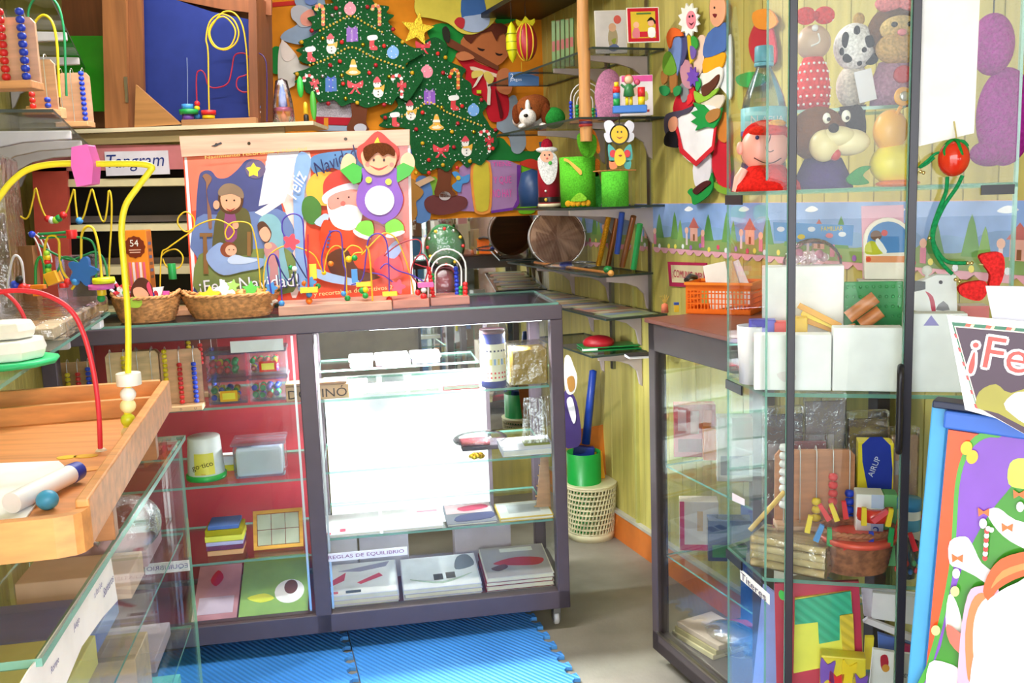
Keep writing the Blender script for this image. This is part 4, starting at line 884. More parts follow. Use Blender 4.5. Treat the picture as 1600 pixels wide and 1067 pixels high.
# ================================================================ right wall: border, sign, figures
RWS = RW
m = MB(RW).prism([(-1.14, 1.449)] + [(-1.14 + i * .02, 1.268 + .009 * math.cos(i * 2 * math.pi / 3)) for i in range(153)] + [(1.92, 1.449)], -.001, .003, 'm#e3a6b4')
o = build(m, 'border_strip', label='paper border with fairy houses and trees running along the right wall', cat='wall border')
q = MB(RW).box((-1.14, -.0016, 1.33), (1.92, -.001, 1.448), 'paint#86a6dc').box((-1.14, -.0020, 1.284), (1.92, -.0014, 1.352), 'paint#7d9a50')
r = random.Random(11)
def tri(x, z, w_, h_, mat, y): q.prism([(x - w_, z), (x + w_, z), (x + w_ * .3, z + h_ * .8), (x, z + h_), (x - w_ * .3, z + h_ * .8)], y, -.001, mat)
for k in range(9):
    x = -1.05 + k * .345; a = -.0022
    q.prism(E(x, 1.352, .09, .03), a, -.001, 'paint#6f93c4'); q.prism(E(x + .17, 1.345, .08, .022), a, -.001, 'paint#7da3d0')
    q.prism(S([(x - .03, 1.425), (x, 1.438), (x + .03, 1.428), (x, 1.42)], 3), a, -.001, 'm#f0f0f6')
    tri(x - .10, 1.318, .030, .10, 'paint#5c9440', -.0026); tri(x - .06, 1.315, .022, .075, 'paint#7aa84a', -.0028); tri(x + .13, 1.32, .034, .09, 'paint#4e8a44', -.0026)
    q.box((x + .01, -.0028, 1.315), (x + .06, -.001, 1.362), 'paint#e4a898'); q.prism([(x, 1.362), (x + .07, 1.362), (x + .035, 1.40)], -.0029, -.001, 'paint#c0605a')
    q.box((x + .03, -.0032, 1.317), (x + .042, -.001, 1.34), 'm#8a5a3a')
    q.box((x - .02, -.0030, 1.30), (x - .008, -.001, 1.345), 'paint#e8d0d8'); q.prism(E(x - .014, 1.352, .012, n=12), -.0032, -.001, 'paint#f0b8a0')
    q.box((x + .085, -.0030, 1.295), (x + .105, -.001, 1.335), 'paint#d87898'); q.prism(E(x + .095, 1.345, .012, n=12), -.0032, -.001, 'paint#f0b8a0')
    for j in range(6): q.prism(E(x - .15 + j * .055 + r.uniform(-.01, .01), 1.295 + r.uniform(-.006, .006), .009, n=8), -.0031, -.001, r.choice(['m#d85070', 'm#e8d860', 'm#a070c0', 'm#e8e8f0']))
build(q, 'border_print', o)
sg = MB().cut(RW, [(1043, 409), (1103, 411), (1103, 450), (1046, 447)], -.004, .002, 'm#b02850')
o = build(sg, 'wall_sign', label='small cream sign with magenta frame on the right wall above the orange basket', cat='sign')
q = MB().cut(RW, [(1048, 414), (1099, 415), (1099, 443), (1050, 441)], -.005, -.004, 'm#d8c8a0'); q.textpx(RW, '¡COMUNIC. IMP!', 1074, 431, 15, -.0052, 'm#b82850', wpx=46)
build(q, 'lettering', o)
# hung foam figures (plane of the wall)
def fig(nm, lab, parts, fr=None, cat='decoration', group='foam figures on the right wall', bev=.001):
    """parts: (name, points, front, thickness, material, smoothing)"""
    fr = fr or RW; xs = [fr.hit(x, y)[0] for x, y in parts[0][1]]; zs = [fr.hit(x, y)[1] for x, y in parts[0][1]]
    t = thing(nm, lab, cat, fr.p(sum(xs) / len(xs), 0, min(zs)), group)
    for p in parts:
        n, pts, yf, th, mat = p[:5]; sm = p[5] if len(p) > 5 else 3
        build(MB().cut(fr, S(pts, sm) if sm else pts, -yf, -yf + th, mat), n, t, bev=bev if th > .002 else 0)
    return t
fig('flower_figure', 'white daisy with a pink smiling face high on the right wall', [
    ('petals', [(1076 + (17 if i % 2 else 12) * math.cos(i * math.pi / 12), 31 + (27 if i % 2 else 20) * math.sin(i * math.pi / 12)) for i in range(24)], .030, .006, 'm#f0f0ec', 0),
    ('face', E(1079, 31, 7, 14), .034, .004, 'm#f08898', 0), ('smile', S([(1076, 35), (1080, 40), (1084, 34), (1080, 37)], 2), .0355, .001, 'm#5a2030', 0), ('eye', E(1077, 26, 1.3, 2, n=8), .0355, .001, 'm#30202a', 0), ('eye', E(1082, 25, 1.3, 2, n=8), .0355, .001, 'm#30202a', 0),
    ('stem', [(1080, 56), (1088, 60), (1090, 72), (1084, 78), (1080, 70)], .028, .004, 'm#3a9a3c')])
fig('boy_figure', 'foam child in a blue shirt and yellow trousers on the right wall', [
    ('shirt', [(1106, 52), (1128, 36), (1134, 40), (1134, 70), (1130, 80), (1104, 90), (1098, 80)], .022, .006, 'm#4868a8'),
    ('head', [(1110, 0), (1126, -4), (1133, 6), (1131, 30), (1120, 42), (1110, 32)], .026, .005, 'm#e0a07c'),
    ('eye', E(1116, 12, 1.2, 2, n=8), .0275, .001, 'm#2a1a1a', 0), ('mouth', S([(1113, 22), (1117, 28), (1120, 22)], 2), .0275, .001, 'm#701c24', 0),
    ('trousers', [(1100, 92), (1131, 82), (1128, 104), (1114, 112), (1100, 118)], .020, .006, 'm#e8a018'),
    ('arm', [(1090, 60), (1100, 56), (1102, 74), (1096, 112), (1086, 120), (1084, 100)], .018, .005, 'm#e8c4b0')])
fig('flower_figure', 'purple spiky flower with green leaf on the right wall', [
    ('petals', [(1082 + (10 if i % 2 else 6) * math.cos(i * math.pi / 8), 120 + (17 if i % 2 else 10) * math.sin(i * math.pi / 8)) for i in range(16)], .034, .005, 'm#7048b0', 0),
    ('stem', [(1086, 126), (1092, 122), (1094, 134), (1088, 142)], .032, .004, 'm#2c9a48')])
fig('clown_figure', 'foam clown with orange hat, blue striped body and green feet', [
    ('body', [(1046, 60), (1056, 55), (1064, 62), (1062, 100), (1054, 126), (1048, 132), (1044, 104)], .024, .006, 'm#7088c0'),
    ('hat', [(1041, 58), (1048, 44), (1060, 46), (1066, 56), (1052, 58), (1046, 76)], .030, .006, 'm#e86828'),
    ('vest', [(1060, 56), (1072, 54), (1074, 76), (1066, 100), (1060, 98)], .020, .005, 'm#4a4a78'),
    ('skirt', [(1036, 90), (1044, 80), (1052, 92), (1056, 112), (1046, 118), (1036, 112)], .028, .005, 'm#6a9c30'),
    ('leg', [(1033, 112), (1042, 112), (1042, 126), (1034, 132)], .026, .005, 'm#a87038'), ('leg', [(1046, 116), (1056, 114), (1056, 138), (1048, 144)], .026, .005, 'm#a87038'),
    ('foot', [(1030, 136), (1040, 134), (1046, 142), (1040, 150), (1032, 146)], .030, .005, 'm#2f9050'), ('foot', [(1052, 138), (1062, 134), (1062, 146), (1054, 150)], .030, .005, 'm#2f9050')])
fig('scroll_figure', 'yellow pencil figure between clown and daisy on the right wall', [
    ('pencil', [(1073, 54), (1078, 56), (1084, 92), (1078, 100), (1075, 80)], .026, .005, 'm#d8b820', 0), ('handle', [(1078, 72), (1086, 76), (1086, 88), (1080, 92)], .029, .004, 'm#7058a8'), ('grip', [(1062, 98), (1074, 94), (1082, 110), (1080, 138), (1066, 130)], .018, .005, 'm#c08898')])
fig('cat_figure', 'brown and green leafy foam animal on the right wall', [
    ('body', [(1094, 116), (1104, 114), (1124, 104), (1128, 118), (1118, 142), (1100, 150), (1092, 140)], .022, .006, 'm#e8e4dc'),
    ('head', [(1096, 136), (1108, 128), (1122, 116), (1120, 130), (1108, 146), (1098, 150)], .028, .005, 'm#5c3020'),
    ('leaf', [(1084, 142), (1098, 148), (1112, 142), (1122, 138), (1116, 148), (1100, 158), (1088, 160)], .026, .005, 'm#8cb838'),
    ('wing', [(1092, 158), (1106, 152), (1128, 148), (1130, 160), (1118, 176), (1104, 178), (1100, 166)], .022, .005, 'm#d8ccbc')])
fig('leaf_figure', 'green zigzag foam leaf with a brown patch on the right wall', [
    ('leaf', [(1082, 160), (1090, 172), (1079, 176), (1088, 184), (1079, 190), (1090, 196), (1086, 204), (1104, 198), (1116, 200), (1124, 186), (1128, 168), (1110, 176), (1098, 164)], .036, .006, 'm#1f9040', 1),
    ('patch', [(1102, 182), (1110, 172), (1124, 170), (1122, 184), (1108, 192)], .040, .004, 'm#a8743c')])
fig('red_figure', 'red foam balloon shape behind the white bonneted figure', [
    ('shape', [(1052, 176), (1056, 152), (1070, 146), (1084, 136), (1084, 160), (1070, 176)], .014, .005, 'm#c82030'), ('grey', [(1062, 134), (1072, 130), (1076, 150), (1066, 160)], .017, .004, 'm#8a8a90'), ('shine', [(1074, 150), (1080, 146), (1082, 156), (1074, 164)], .018, .004, 'm#e03038')])
fig('bonnet_figure', 'foam woman in a white apron with red trim and black bun on the right wall', [
    ('apron', [(1056, 188), (1074, 172), (1100, 164), (1118, 170), (1116, 200), (1112, 232), (1086, 256), (1062, 236), (1056, 208)], .028, .007, 'm#ece8ec'),
    ('headscarf', [(1038, 184), (1046, 176), (1066, 172), (1082, 166), (1076, 176), (1058, 184), (1048, 204), (1044, 216), (1038, 204)], .032, .005, 'm#4c4458'),
    ('face', [(1045, 188), (1052, 182), (1057, 186), (1056, 202), (1048, 206), (1044, 198)], .036, .004, 'm#e09878'),
    ('bun', [(1038, 214), (1046, 204), (1056, 206), (1060, 220), (1058, 230), (1048, 230), (1038, 226)], .034, .008, 'm#16121a'),
    ('trim', [(1054, 196), (1058, 198), (1066, 232), (1087, 252), (1112, 228), (1116, 196), (1119, 198), (1115, 234), (1087, 260), (1062, 238)], .034, .003, 'm#c82430', 1),
    ('leg', [(1084, 254), (1108, 240), (1110, 274), (1100, 288), (1086, 290)], .022, .006, 'm#ded8e0'),
    ('shoe', [(1082, 298), (1092, 288), (1104, 282), (1110, 286), (1098, 296), (1088, 304)], .030, .006, 'm#4a1c1c'),
    ('sledge', [(1074, 300), (1080, 294), (1084, 302), (1100, 298), (1108, 280), (1112, 270), (1114, 290), (1106, 306), (1084, 320), (1080, 308)], .026, .005, 'm#1f8a3c')])
fig('red_figure', 'long red foam gown with an orange sleeve beside the glass case', [
    ('gown', [(1118, 228), (1130, 206), (1136, 210), (1140, 290), (1128, 296), (1112, 260)], .018, .006, 'm#c42030'), ('sleeve', [(1120, 186), (1134, 176), (1136, 220), (1122, 216)], .022, .005, 'm#c87830'), ('hem', [(1114, 284), (1128, 292), (1140, 296), (1136, 304), (1120, 298)], .022, .005, 'm#78a030')])
fig('white_figure', 'white foam ghostly shape at the edge of the glass case', [
    ('shape', [(1124, 90), (1136, 62), (1142, 60), (1142, 150), (1134, 146), (1122, 128)], .012, .005, 'm#dfe2e6'), ('black_edge', [(1126, 56), (1134, 52), (1134, 60), (1128, 72), (1130, 90), (1126, 84)], .016, .003, 'm#2a2226')])
# figures seen through the glass case's side, further along the wall
fig('striped_figure', 'red, orange and green foam figure seen through the top of the glass case', [
    ('body', [(1170, 60), (1186, 30), (1206, 44), (1212, 96), (1190, 106), (1174, 92)], .02, .006, 'm#c03040'), ('head', [(1176, 20), (1200, 14), (1214, 34), (1200, 46), (1180, 42)], .026, .006, 'm#e89030'), ('leaf', [(1150, 120), (1176, 112), (1200, 122), (1180, 136), (1156, 134)], .024, .005, 'm#3a9850')])
# ================================================================ on the right wall shelves
def sp(px, y, z, yaw=0.0): return FR(RW.p(RW.hit(px, 300, y)[0], y, z), yaw)
zt, zd, zc, zr, zm, zl = [shelves[k][0] + .001 for k in ('top', 'duck', 'can', 'drum', 'mag', 'low')]
def stand_book(px0, px1, pytop, y, z, lab, arts, th=.008, tilt=8, col='m#f0ece4', yaw=3, name='picture_book', grp=None):
    f0 = sp(px0, y, z); Y = f0.o[1]; wd = (px1 - px0) / F_PX * Y * 1.0; h = atY(px0, pytop, Y)[2] - z
    f = FR(f0.o + np.array([0, .0, 0.0]), yaw, tilt); t = thing(name, lab, 'book', f.p(wd / 2, 0, 0), grp)
    build(MB(f).box((0, 0, 0), (wd, .0012, h), col).box((0, th - .0012, 0), (wd, th, h), col).box((0, .0012, 0), (.0015, th - .0012, h), col), 'cover', t)
    build(MB(f).box((.0015, .0012, .002), (wd - .002, th - .0012, h - .002), 'm#efe9d8'), 'pages', t)
    q = MB(f)
    for i, (mat, pts) in enumerate(arts): q.prism([(a * wd, b * h) for a, b in pts], -.0003 * (i + 1), 0, mat)
    if arts: build(q, 'cover_print', t)
    return t, f, wd, h
stand_book(936, 984, 14, -.20, zt, 'white picture book with a baby and a pink balloon on the top wall shelf', [('g#e6e0e2', R(.02, .02, .98, .98)), ('g#e86860', E(.72, .78, .12, .1)), ('g#b8a888', S([(.4, .3), (.45, .55), (.6, .6), (.7, .45), (.68, .2), (.5, .1)], 3)), ('g#e8b898', E(.55, .6, .12, .1)), ('g#6878a8', S([(.38, .12), (.6, .22), (.75, .12), (.55, .04)], 3)), ('g#9aa848', S([(.5, .3), (.66, .35), (.6, .2)], 2))], grp='books on the top wall shelf')
stand_book(985, 1034, 10, -.20, zt, 'red picture book with a boy and girl on the top wall shelf', [('g#c02030', R(.02, .02, .98, .98)), ('g#d8b838', R(.12, .12, .88, .88)), ('g#d87888', S([(.15, .15), (.2, .4), (.35, .4), (.4, .15)], 2)), ('g#e8b090', E(.28, .5, .09, .09)), ('g#f0f0f0', S([(.65, .15), (.65, .4), (.85, .4), (.85, .15)], 2)), ('g#e8b090', E(.74, .55, .1, .1)), ('g#201818', S([(.62, .6), (.74, .72), (.88, .6), (.86, .5), (.8, .62), (.66, .6)], 2)), ('g#c82838', R(.38, .15, .62, .3)), ('g#5a8040', R(.3, .8, .75, .84))], grp='books on the top wall shelf')
for k in range(5):
    stand_book(868 + k * 7, 874 + k * 7, 32 - k, -.16, zt, 'thin book with a green mottled spine, %s of five on the top wall shelf' % ['first', 'second', 'third', 'fourth', 'last'][k], [('paint#6a8c50', R(.05, .02, .95, .98)), ('paint#a84848', R(.1, .4, .9, .6))], col=['m#5a8040', 'm#7a6048', 'm#4a7a48', 'm#8a7048', 'm#4e6e3a'][k], grp='thin green books on the top wall shelf', yaw=-30, tilt=2)
build(MB(RW).box((-.95, -.30, 2.0), (-.50, -.004, 2.008), 'smoke', 'p#2c3a36'), 'glass_shelf', label='short glass shelf continuing the top wall shelf towards the back corner', cat='shelf')
zz = RW.hit(880, 14)[1]
build(MB(RW).box((-1.1, -.30, zz), (-.10, -.004, zz + .02), 'p#1c1a18'), 'wall_shelf', label='black wooden shelf highest in the back right corner', cat='shelf')
# plush dog
f = sp(836, -.28, zd); D = f.o[1]
t = thing('plush_dog', 'plush dog with white face and brown ears lying on the wall shelf', 'plush toy', f)
s_ = D / F_PX
build(MB(f).ball((.0, .07, .045), (.085, .07, .045), 'f#e6ddd4', 18, 12), 'body', t)
build(MB(f).ball((-.010, -.0, .085), (.060, .05, .055), 'f#8a4a24', 18, 12).ball((.012, .01, .10), (.062, .045, .045), 'f#7c3f1e', 16, 10), 'head', t)
build(MB(f).ball((-.022, -.05, .048), (.036, .034, .034), 'f#efe8e2', 16, 10).ball((-.02, -.04, .09), (.012, .02, .03), 'f#efe8e2', 12, 8), 'muzzle', t)
build(MB(f).ball((-.030, -.083, .052), (.010, .008, .007), 'g#15100e', 12, 8), 'nose', t)
build(MB(f).ball((.055, -.02, .06), (.022, .014, .045), 'f#6d3418', 14, 10), 'ear', t); build(MB(f).ball((-.068, -.01, .065), (.018, .014, .040), 'f#6d3418', 14, 10), 'ear', t)
build(MB(f).ball((-.045, -.04, .012), (.018, .035, .012), 'f#efe8e2', 12, 8), 'paw', t); build(MB(f).ball((.04, -.04, .012), (.018, .035, .012), 'f#efe8e2', 12, 8), 'paw', t)
build(MB(f).ball((-.046, -.046, .082), .005, 'g#101010', 8, 6).ball((-.006, -.046, .084), .005, 'g#101010', 8, 6), 'eyes', t)
f = sp(868, -.20, zd)
build(MB(f).ball((0, 0, .045), (.05, .042, .044), 'f#2a8a38', 16, 10), 'plush_toy', label='round green plush toy lying behind the plush dog', cat='plush toy')
# rainbow rack on the shelf
f = sp(893, -.24, zd); t = thing('bead_rack', 'small white arched bead rack on the wall shelf behind the wooden pole', 'bead rack', f)
build(MB(f).box((0, -.02, 0), (.13, .03, .014), 'w#c98a4c'), 'base', t, bev=.002)
for k, (a, b, h) in enumerate(((.006, .124, .155), (.018, .108, .135), (.03, .092, .112))):
    xm, rx = (a + b) / 2, (b - a) / 2
    build(MB(f).tube([(a, 0, .014)] + [(xm - rx * math.cos(q), 0, h - rx + rx * math.sin(q)) for q in [j * math.pi / 10 for j in range(11)]] + [(b, 0, .014)], .0022, 'p#f0eef0', 8), 'wire', t)
for (x, n, c) in ((.006, 5, 'b'), (.108, 4, 'b'), (.03, 4, 'g'), (.124, 3, 'r'), (.092, 3, 'g')):
    for j in range(n): build(MB(f).ball((x, 0, .022 + j * .0145), .0078, CY[c], 10, 8), 'bead', t)
f = sp(955, -.16, zd); build(MB(f).ball((0, 0, .085), (.055, .04, .10), 'f#d890b8', 18, 14).lathe([(.045, 0), (.05, .05), (.04, .08)], (0, 0, 0), 'f#d890b8', 16), 'pink_bundle', label='pink wrapped bundle behind the blue toy train on the wall shelf', cat='bundle')
t, f, wd, h = stand_book(974, 1022, 118, -.19, zd, 'white box with a pink top edge standing on the wall shelf', [('g#f2ecee', R(.01, .01, .99, .99)), ('g#e860a8', R(.01, .84, .99, .99)), ('g#e8c0b0', E(.35, .6, .16, .14)), ('g#c8d070', S([(.6, .5), (.8, .6), (.85, .4), (.7, .35)], 2)), ('g#b84040', R(.8, .08, .88, .14))], th=.04, tilt=0, col='p#efe6ea')
t['category'] = 'box'; t.name = 'toy_box'
f = sp(960, -.27, zd); t = thing('wooden_toy', 'blue wooden bar toy with three painted pegs on the wall shelf', 'toy', f)
build(MB(f).box((0, -.015, 0), (.118, .02, .026), 'p#3a78d0'), 'base', t, bev=.004)
for nm, x, spec in (('peg_stack', .014, (('g', .012, .012), ('c', .012, .010), ('r', .013, .010), ('y', .008, .008))), ('peg_stack', .100, (('y', .012, .014), ('r', .013, .016)))):
    z = .026; m = MB(f)
    for c, r_, h_ in spec: m.lathe([(.001, 0), (r_, 0), (r_, 2 * h_), (.001, 2 * h_)], (x, 0, z), CY[c], 14); z += 2 * h_
    build(m, nm, t)
build(MB(f).lathe([(.001, 0), (.006, 0), (.006, .03), (.001, .03)], (.050, 0, .026), CY['y'], 10).lathe([(.001, 0), (.006, 0), (.006, .03), (.001, .03)], (.064, 0, .026), CY['y'], 10).lathe([(.004, 0), (.02, .004), (.014, .04), (.006, .045)], (.057, 0, .054), 'p#2f7a44', 16).ball((.057, -.003, .112), .015, 'p#f0c0a0', 14, 10).ball((.057, .004, .114), (.017, .015, .017), 'p#d05040', 14, 10).tube([(.045, 0, .085), (.030, 0, .098)], .004, 'p#2f7a44', 8).tube([(.069, 0, .085), (.086, 0, .098)], .004, 'p#2f7a44', 8).ball((.086, 0, .104), .011, 'p#d85878', 10, 8), 'figurine', t)
# wooden pole with foam leaves
PY = 3.55; top = atY(908, -30, PY); bot = atY(916, 221, PY)
t = thing('wooden_pole', 'rough wooden pole hanging down with orange and purple bands', 'pole', bot)
P = [bot + (np.array([top[0], PY, 2.72]) - bot) * k / 14 for k in range(15)]
build(MB().tube([tuple(p + np.array([.0015 * math.sin(k * 2.1), 0, 0])) for k, p in enumerate(P)], [.0215 + .0015 * math.sin(k * 1.7) for k in range(15)], 'v#cf9458', 14), 'shaft', t)
for a, c in ((187, 'p#d8502c'), (192, 'p#5a3060'), (196, 'p#c03830')):
    p = atY(915, a, PY); build(MB().lathe([(.023, -.005), (.025, -.003), (.025, .003), (.023, .005)], tuple(p), c, 16), 'band', t)
pf2 = FR((0, PY + .03, 0), 0)
fig('leaf_bunch', 'green and orange foam leaves below the hanging wooden pole', [('leaf', [(902, 212), (912, 206), (930, 212), (932, 232), (924, 246), (912, 244), (904, 230)], .0, .012, 'f#58a028'), ('leaf', [(906, 226), (914, 214), (920, 230), (918, 244), (910, 240)], .012, .008, 'f#489020'), ('leaf', [(922, 202), (930, 206), (938, 232), (934, 240), (928, 226)], -.008, .008, 'f#e07a28')], fr=pf2, group=None)
# hanging bee and butterfly
hb = FR(RW.p(RW.hit(968, 220, -.20)[0], -.20, 0), 0)
fig('bee_figure', 'foam bee with white wings hanging below the wall shelf', [('head', E(968, 210, 13, 14), .010, .010, 'p#f2c41c', 0), ('wing', [(944, 192), (954, 188), (962, 198), (960, 208), (948, 208)], .004, .006, 'p#e4e4f4'), ('wing', [(974, 198), (982, 188), (991, 194), (988, 206), (978, 208)], .004, .006, 'p#e4e4f4'), ('wing', [(944, 208), (958, 208), (958, 220), (948, 222)], .003, .006, 'p#e4e4f4'), ('wing', [(978, 208), (990, 208), (990, 218), (980, 222)], .003, .006, 'p#e4e4f4'), ('ring', E(968, 210, 15.5, 16.5), .004, .008, 'p#221c18', 0), ('smile', S([(963, 213), (968, 217), (973, 213), (968, 215)], 2), .0115, .0015, 'p#a03020', 0), ('eye', E(965, 206, 1.2, 1.8, n=8), .0115, .0015, 'p#201818', 0), ('eye', E(971, 206, 1.2, 1.8, n=8), .0115, .0015, 'p#201818', 0)], fr=hb, group='hanging foam insects')
fig('butterfly_figure', 'foam butterfly with teal wings hanging below the bee', [('body', [(962, 236), (968, 232), (974, 236), (978, 250), (972, 258), (964, 258), (960, 248)], .010, .010, 'p#f2c81c'), ('wing', [(950, 226), (958, 230), (964, 240), (960, 252), (952, 250)], .004, .006, 'p#48a8a8'), ('wing', [(986, 226), (978, 230), (974, 240), (978, 252), (988, 248)], .004, .006, 'p#48a8a8'), ('wing', [(952, 252), (962, 252), (964, 262), (954, 264)], .004, .006, 'p#f08858'), ('wing', [(976, 252), (986, 252), (984, 264), (976, 262)], .004, .006, 'p#48a8a8'), ('wing_spot', E(958, 240, 5, 6), .008, .004, 'p#d82838', 0), ('wing_spot', E(980, 240, 5, 6), .008, .004, 'p#d82838', 0), ('smile', S([(966, 242), (969, 245), (972, 242)], 2), .0115, .0015, 'p#a03020', 0)], fr=hb, group='hanging foam insects')
p0 = hb.p(*(lambda v: (v[0], 0, v[1]))(hb.hit(968, 194))); p1 = hb.p(*(lambda v: (v[0], 0, v[1]))(hb.hit(967, 182)))
build(MB().tube([tuple(p0), tuple(p1)], .002, 'p#2a2018', 6), 'hanging_cord', label='short cord from which the foam bee hangs', cat='cord')
# cans
def sh_pt(px, y, z): return sp(px, y, z)
f = sp(858, -.26, zc); t = thing('santa_can', 'santa shaped foam can with a long white beard on the wall shelf', 'can', f); k = f.o[1] / F_PX
build(MB(f).lathe([(.001, 0), (17 * k, 0), (17 * k, 64 * k), (13 * k, 76 * k), (.001, 76 * k)], (0, 0, 0), 'p#a81c30', 24), 'can_body', t)
build(MB(f).lathe([(.001, -.0), (18 * k, 0), (18 * k, 5 * k), (.001, 5 * k)], (0, 0, 0), 'p#e8dcb8', 24), 'base_band', t)
build(MB(f).lathe([(17.4 * k, 7 * k), (17.6 * k, 8 * k), (17.6 * k, 14 * k), (17.4 * k, 15 * k)], (0, 0, 0), 'p#1c1416', 24), 'belt', t)
build(MB(f).prism(S([(-16 * k, 74 * k), (-14 * k, 50 * k), (-4 * k, 34 * k), (8 * k, 40 * k), (13 * k, 60 * k), (11 * k, 78 * k), (0, 82 * k)], 4), -20 * k, -15 * k, 'f#eeeeee'), 'beard', t, bev=.002)
build(MB(f).prism(E(-3 * k, 76 * k, 10 * k, 9 * k), -21 * k, -16 * k, 'p#eeb08c'), 'face', t)
build(MB(f).ball((-2 * k, -14 * k, 86 * k), (17 * k, 8 * k, 5 * k), 'f#f2f2f2', 16, 8), 'hat_brim', t)
build(MB(f).ball((-2 * k, -12 * k, 92 * k), (9 * k, 8 * k, 11 * k), 'f#a81c34', 14, 10), 'hat', t)
build(MB(f).ball((-6 * k, -21 * k, 78 * k), 1.3 * k, 'p#1a1414', 8, 6).ball((1 * k, -21 * k, 78 * k), 1.3 * k, 'p#1a1414', 8, 6).ball((-2.5 * k, -21 * k, 73 * k), 1.8 * k, 'p#e07060', 8, 6).ball((2 * k, -21 * k, 66 * k), (3 * k, 1 * k, 3 * k), 'p#48b848', 8, 6).ball((-6 * k, -18 * k, 24 * k), 2 * k, 'p#f0e8e0', 8, 6).ball((-6 * k, -18.5 * k, 11 * k), 2.6 * k, 'p#e8c040', 8, 6), 'trimmings', t)
f = sp(903, -.27, zc); t = thing('green_can', 'large green foam covered can with orange bows on the wall shelf', 'can', f)
build(MB(f).lathe([(.001, 0), (25 * k, 0), (25.5 * k, 70 * k), (23.5 * k, 70 * k), (23.5 * k, 4 * k), (.001, 4 * k)], (0, 0, 0), 'f#5cbc30', 32), 'can_body', t)
q = MB(f).prism(S([(-20 * k, 64 * k), (-14 * k, 62 * k), (2 * k, 44 * k), (4 * k, 50 * k), (-2 * k, 56 * k), (-14 * k, 66 * k), (-20 * k, 68 * k)], 2), -27 * k, -24 * k, 'p#e8b030')
build(q, 'foam_bow', t, bev=.001)
q = MB(f)
for i in range(5): q.ball(((-16 + 7 * i) * k, -(25 - abs(i - 1.5)) * k, 5 * k), (4.4 * k, 2 * k, 4.5 * k), 'f#e8a828', 10, 8)
build(q, 'foam_fringe', t, kind='stuff')
build(MB(f).prism(S([(-12 * k, 10 * k), (0, 20 * k), (10 * k, 12 * k), (6 * k, 8 * k), (-8 * k, 8 * k)], 3), -27.5 * k, -24 * k, 'f#8ac838'), 'foam_leaf', t)
f = sp(961, -.25, zc); t = thing('green_can', 'small plain green can under the foam butterfly on the wall shelf', 'can', f)
build(MB(f).lathe([(.001, 0), (18 * k, 0), (18 * k, 46 * k), (16.5 * k, 46 * k), (16.5 * k, 4 * k), (.001, 4 * k)], (0, 0, 0), 'f#56b836', 28), 'can_body', t)
build(MB(f).tube([(-29 * k, -3 * k, 46.8 * k), (0, -4 * k, 47.8 * k), (28 * k, -3 * k, 46.8 * k)], .8 * k, 'b#c07838', 6), 'twig', t)
f = sp(832, -.20, zc); build(MB(f).lathe([(.001, 0), (22 * k, 0), (24 * k, 30 * k), (18 * k, 56 * k), (.001, 62 * k)], (0, 0, 0), 'p#2a4a7a', 22), 'blue_jar', label='blue rounded jar behind the santa can', cat='jar')
f = sp(932, -.20, zc); build(MB(f).prism(S([(-7 * k, 0), (6 * k, 0), (8 * k, 24 * k), (2 * k, 50 * k), (-4 * k, 40 * k)], 3), 0, .02, 'f#3f9a3c').prism(S([(-2 * k, 44 * k), (4 * k, 44 * k), (6 * k, 62 * k), (0, 66 * k)], 3), 0, .02, 'f#e07828'), 'foam_doll', label='slim green foam doll between the two green cans', cat='decoration')
# drum and wrapped whistles
f = sp(869, -.15, zr); k = f.o[1] / F_PX; DF = FR(f.o, 6, 6); Rr = 44 * k
t = thing('hand_drum', 'round hide hand drum standing on the wall shelf before the mirror', 'drum', f)
build(MB(DF).lathe([(Rr * .93, -.004), (Rr, -.002), (Rr, .05), (Rr * .96, .05), (Rr * .96, 0), (Rr * .93, .0)], (0, 0, Rr), 'w#7a4c30', 40, axis='y'), 'drum_shell', t)
build(MB(DF).lathe([(.001, 0), (Rr * .95, 0), (Rr * .96, .003), (.001, .003)], (0, -.004, Rr), 'paint#9c7250', 40, axis='y', smooth=False), 'drum_skin', t)
build(MB(DF).tube([(Rr * math.cos(a), -.006, Rr + Rr * math.sin(a)) for a in [j * math.pi / 24 for j in range(48)]], .0028, 'k#cfccc8', 8, closed=True), 'rim_hoop', t)
for a in (.2, 2.3, 3.7, 5.5): build(MB(DF).ball((Rr * math.cos(a), -.008, Rr + Rr * math.sin(a)), .006, 'k#d8d8d8', 10, 8), 'tuning_bolt', t)
for i, (xa, ya, xb, yb, c, l) in enumerate(((935, 414, 952, 334, 's#e0a020', 'golden'), (950, 414, 966, 334, 'k#b07048', 'copper'), (964, 396, 972, 332, 'p#2848a0', 'blue'), (972, 416, 990, 338, 'k#a86c48', 'bronze'), (990, 420, 1000, 350, 'p#1f8a44', 'green'))):
    y = -.12 - .012 * i; a = RW.p(*(lambda v: (v[0], y, v[1]))(RW.hit(xa, ya, y))); b = RW.p(*(lambda v: (v[0], y, v[1]))(RW.hit(xb, yb, y))); 
    build(MB().tube([tuple(a), tuple(a + (b - a) * .5), tuple(b)], .011, c, 12), 'wrapped_flute', label='%s flute in clear wrap leaning on the drum shelf' % l, cat='flute', group='wrapped flutes on the drum shelf')
a = sp(832, -.22, zr + .012).o; b = sp(952, -.215, zr + .012).o
t = thing('whistle_bag', 'long clear bag with a blue label lying on the drum shelf', 'bag', (a + b) / 2 - np.array([0, 0, .012]))
build(MB().tube([tuple(a), tuple(a + (b - a) * .5), tuple(b)], .006, 'w#b8783c', 10).ball(tuple(b), .012, 'w#e0a050', 12, 8), 'whistle_stick', t)
mid = (a + b) / 2 + np.array([.01, 0, .008]); build(MB(FR(mid, 8)).ball((0, 0, 0), (.12, .03, .018), 'film', 20, 10), 'clear_bag', t)
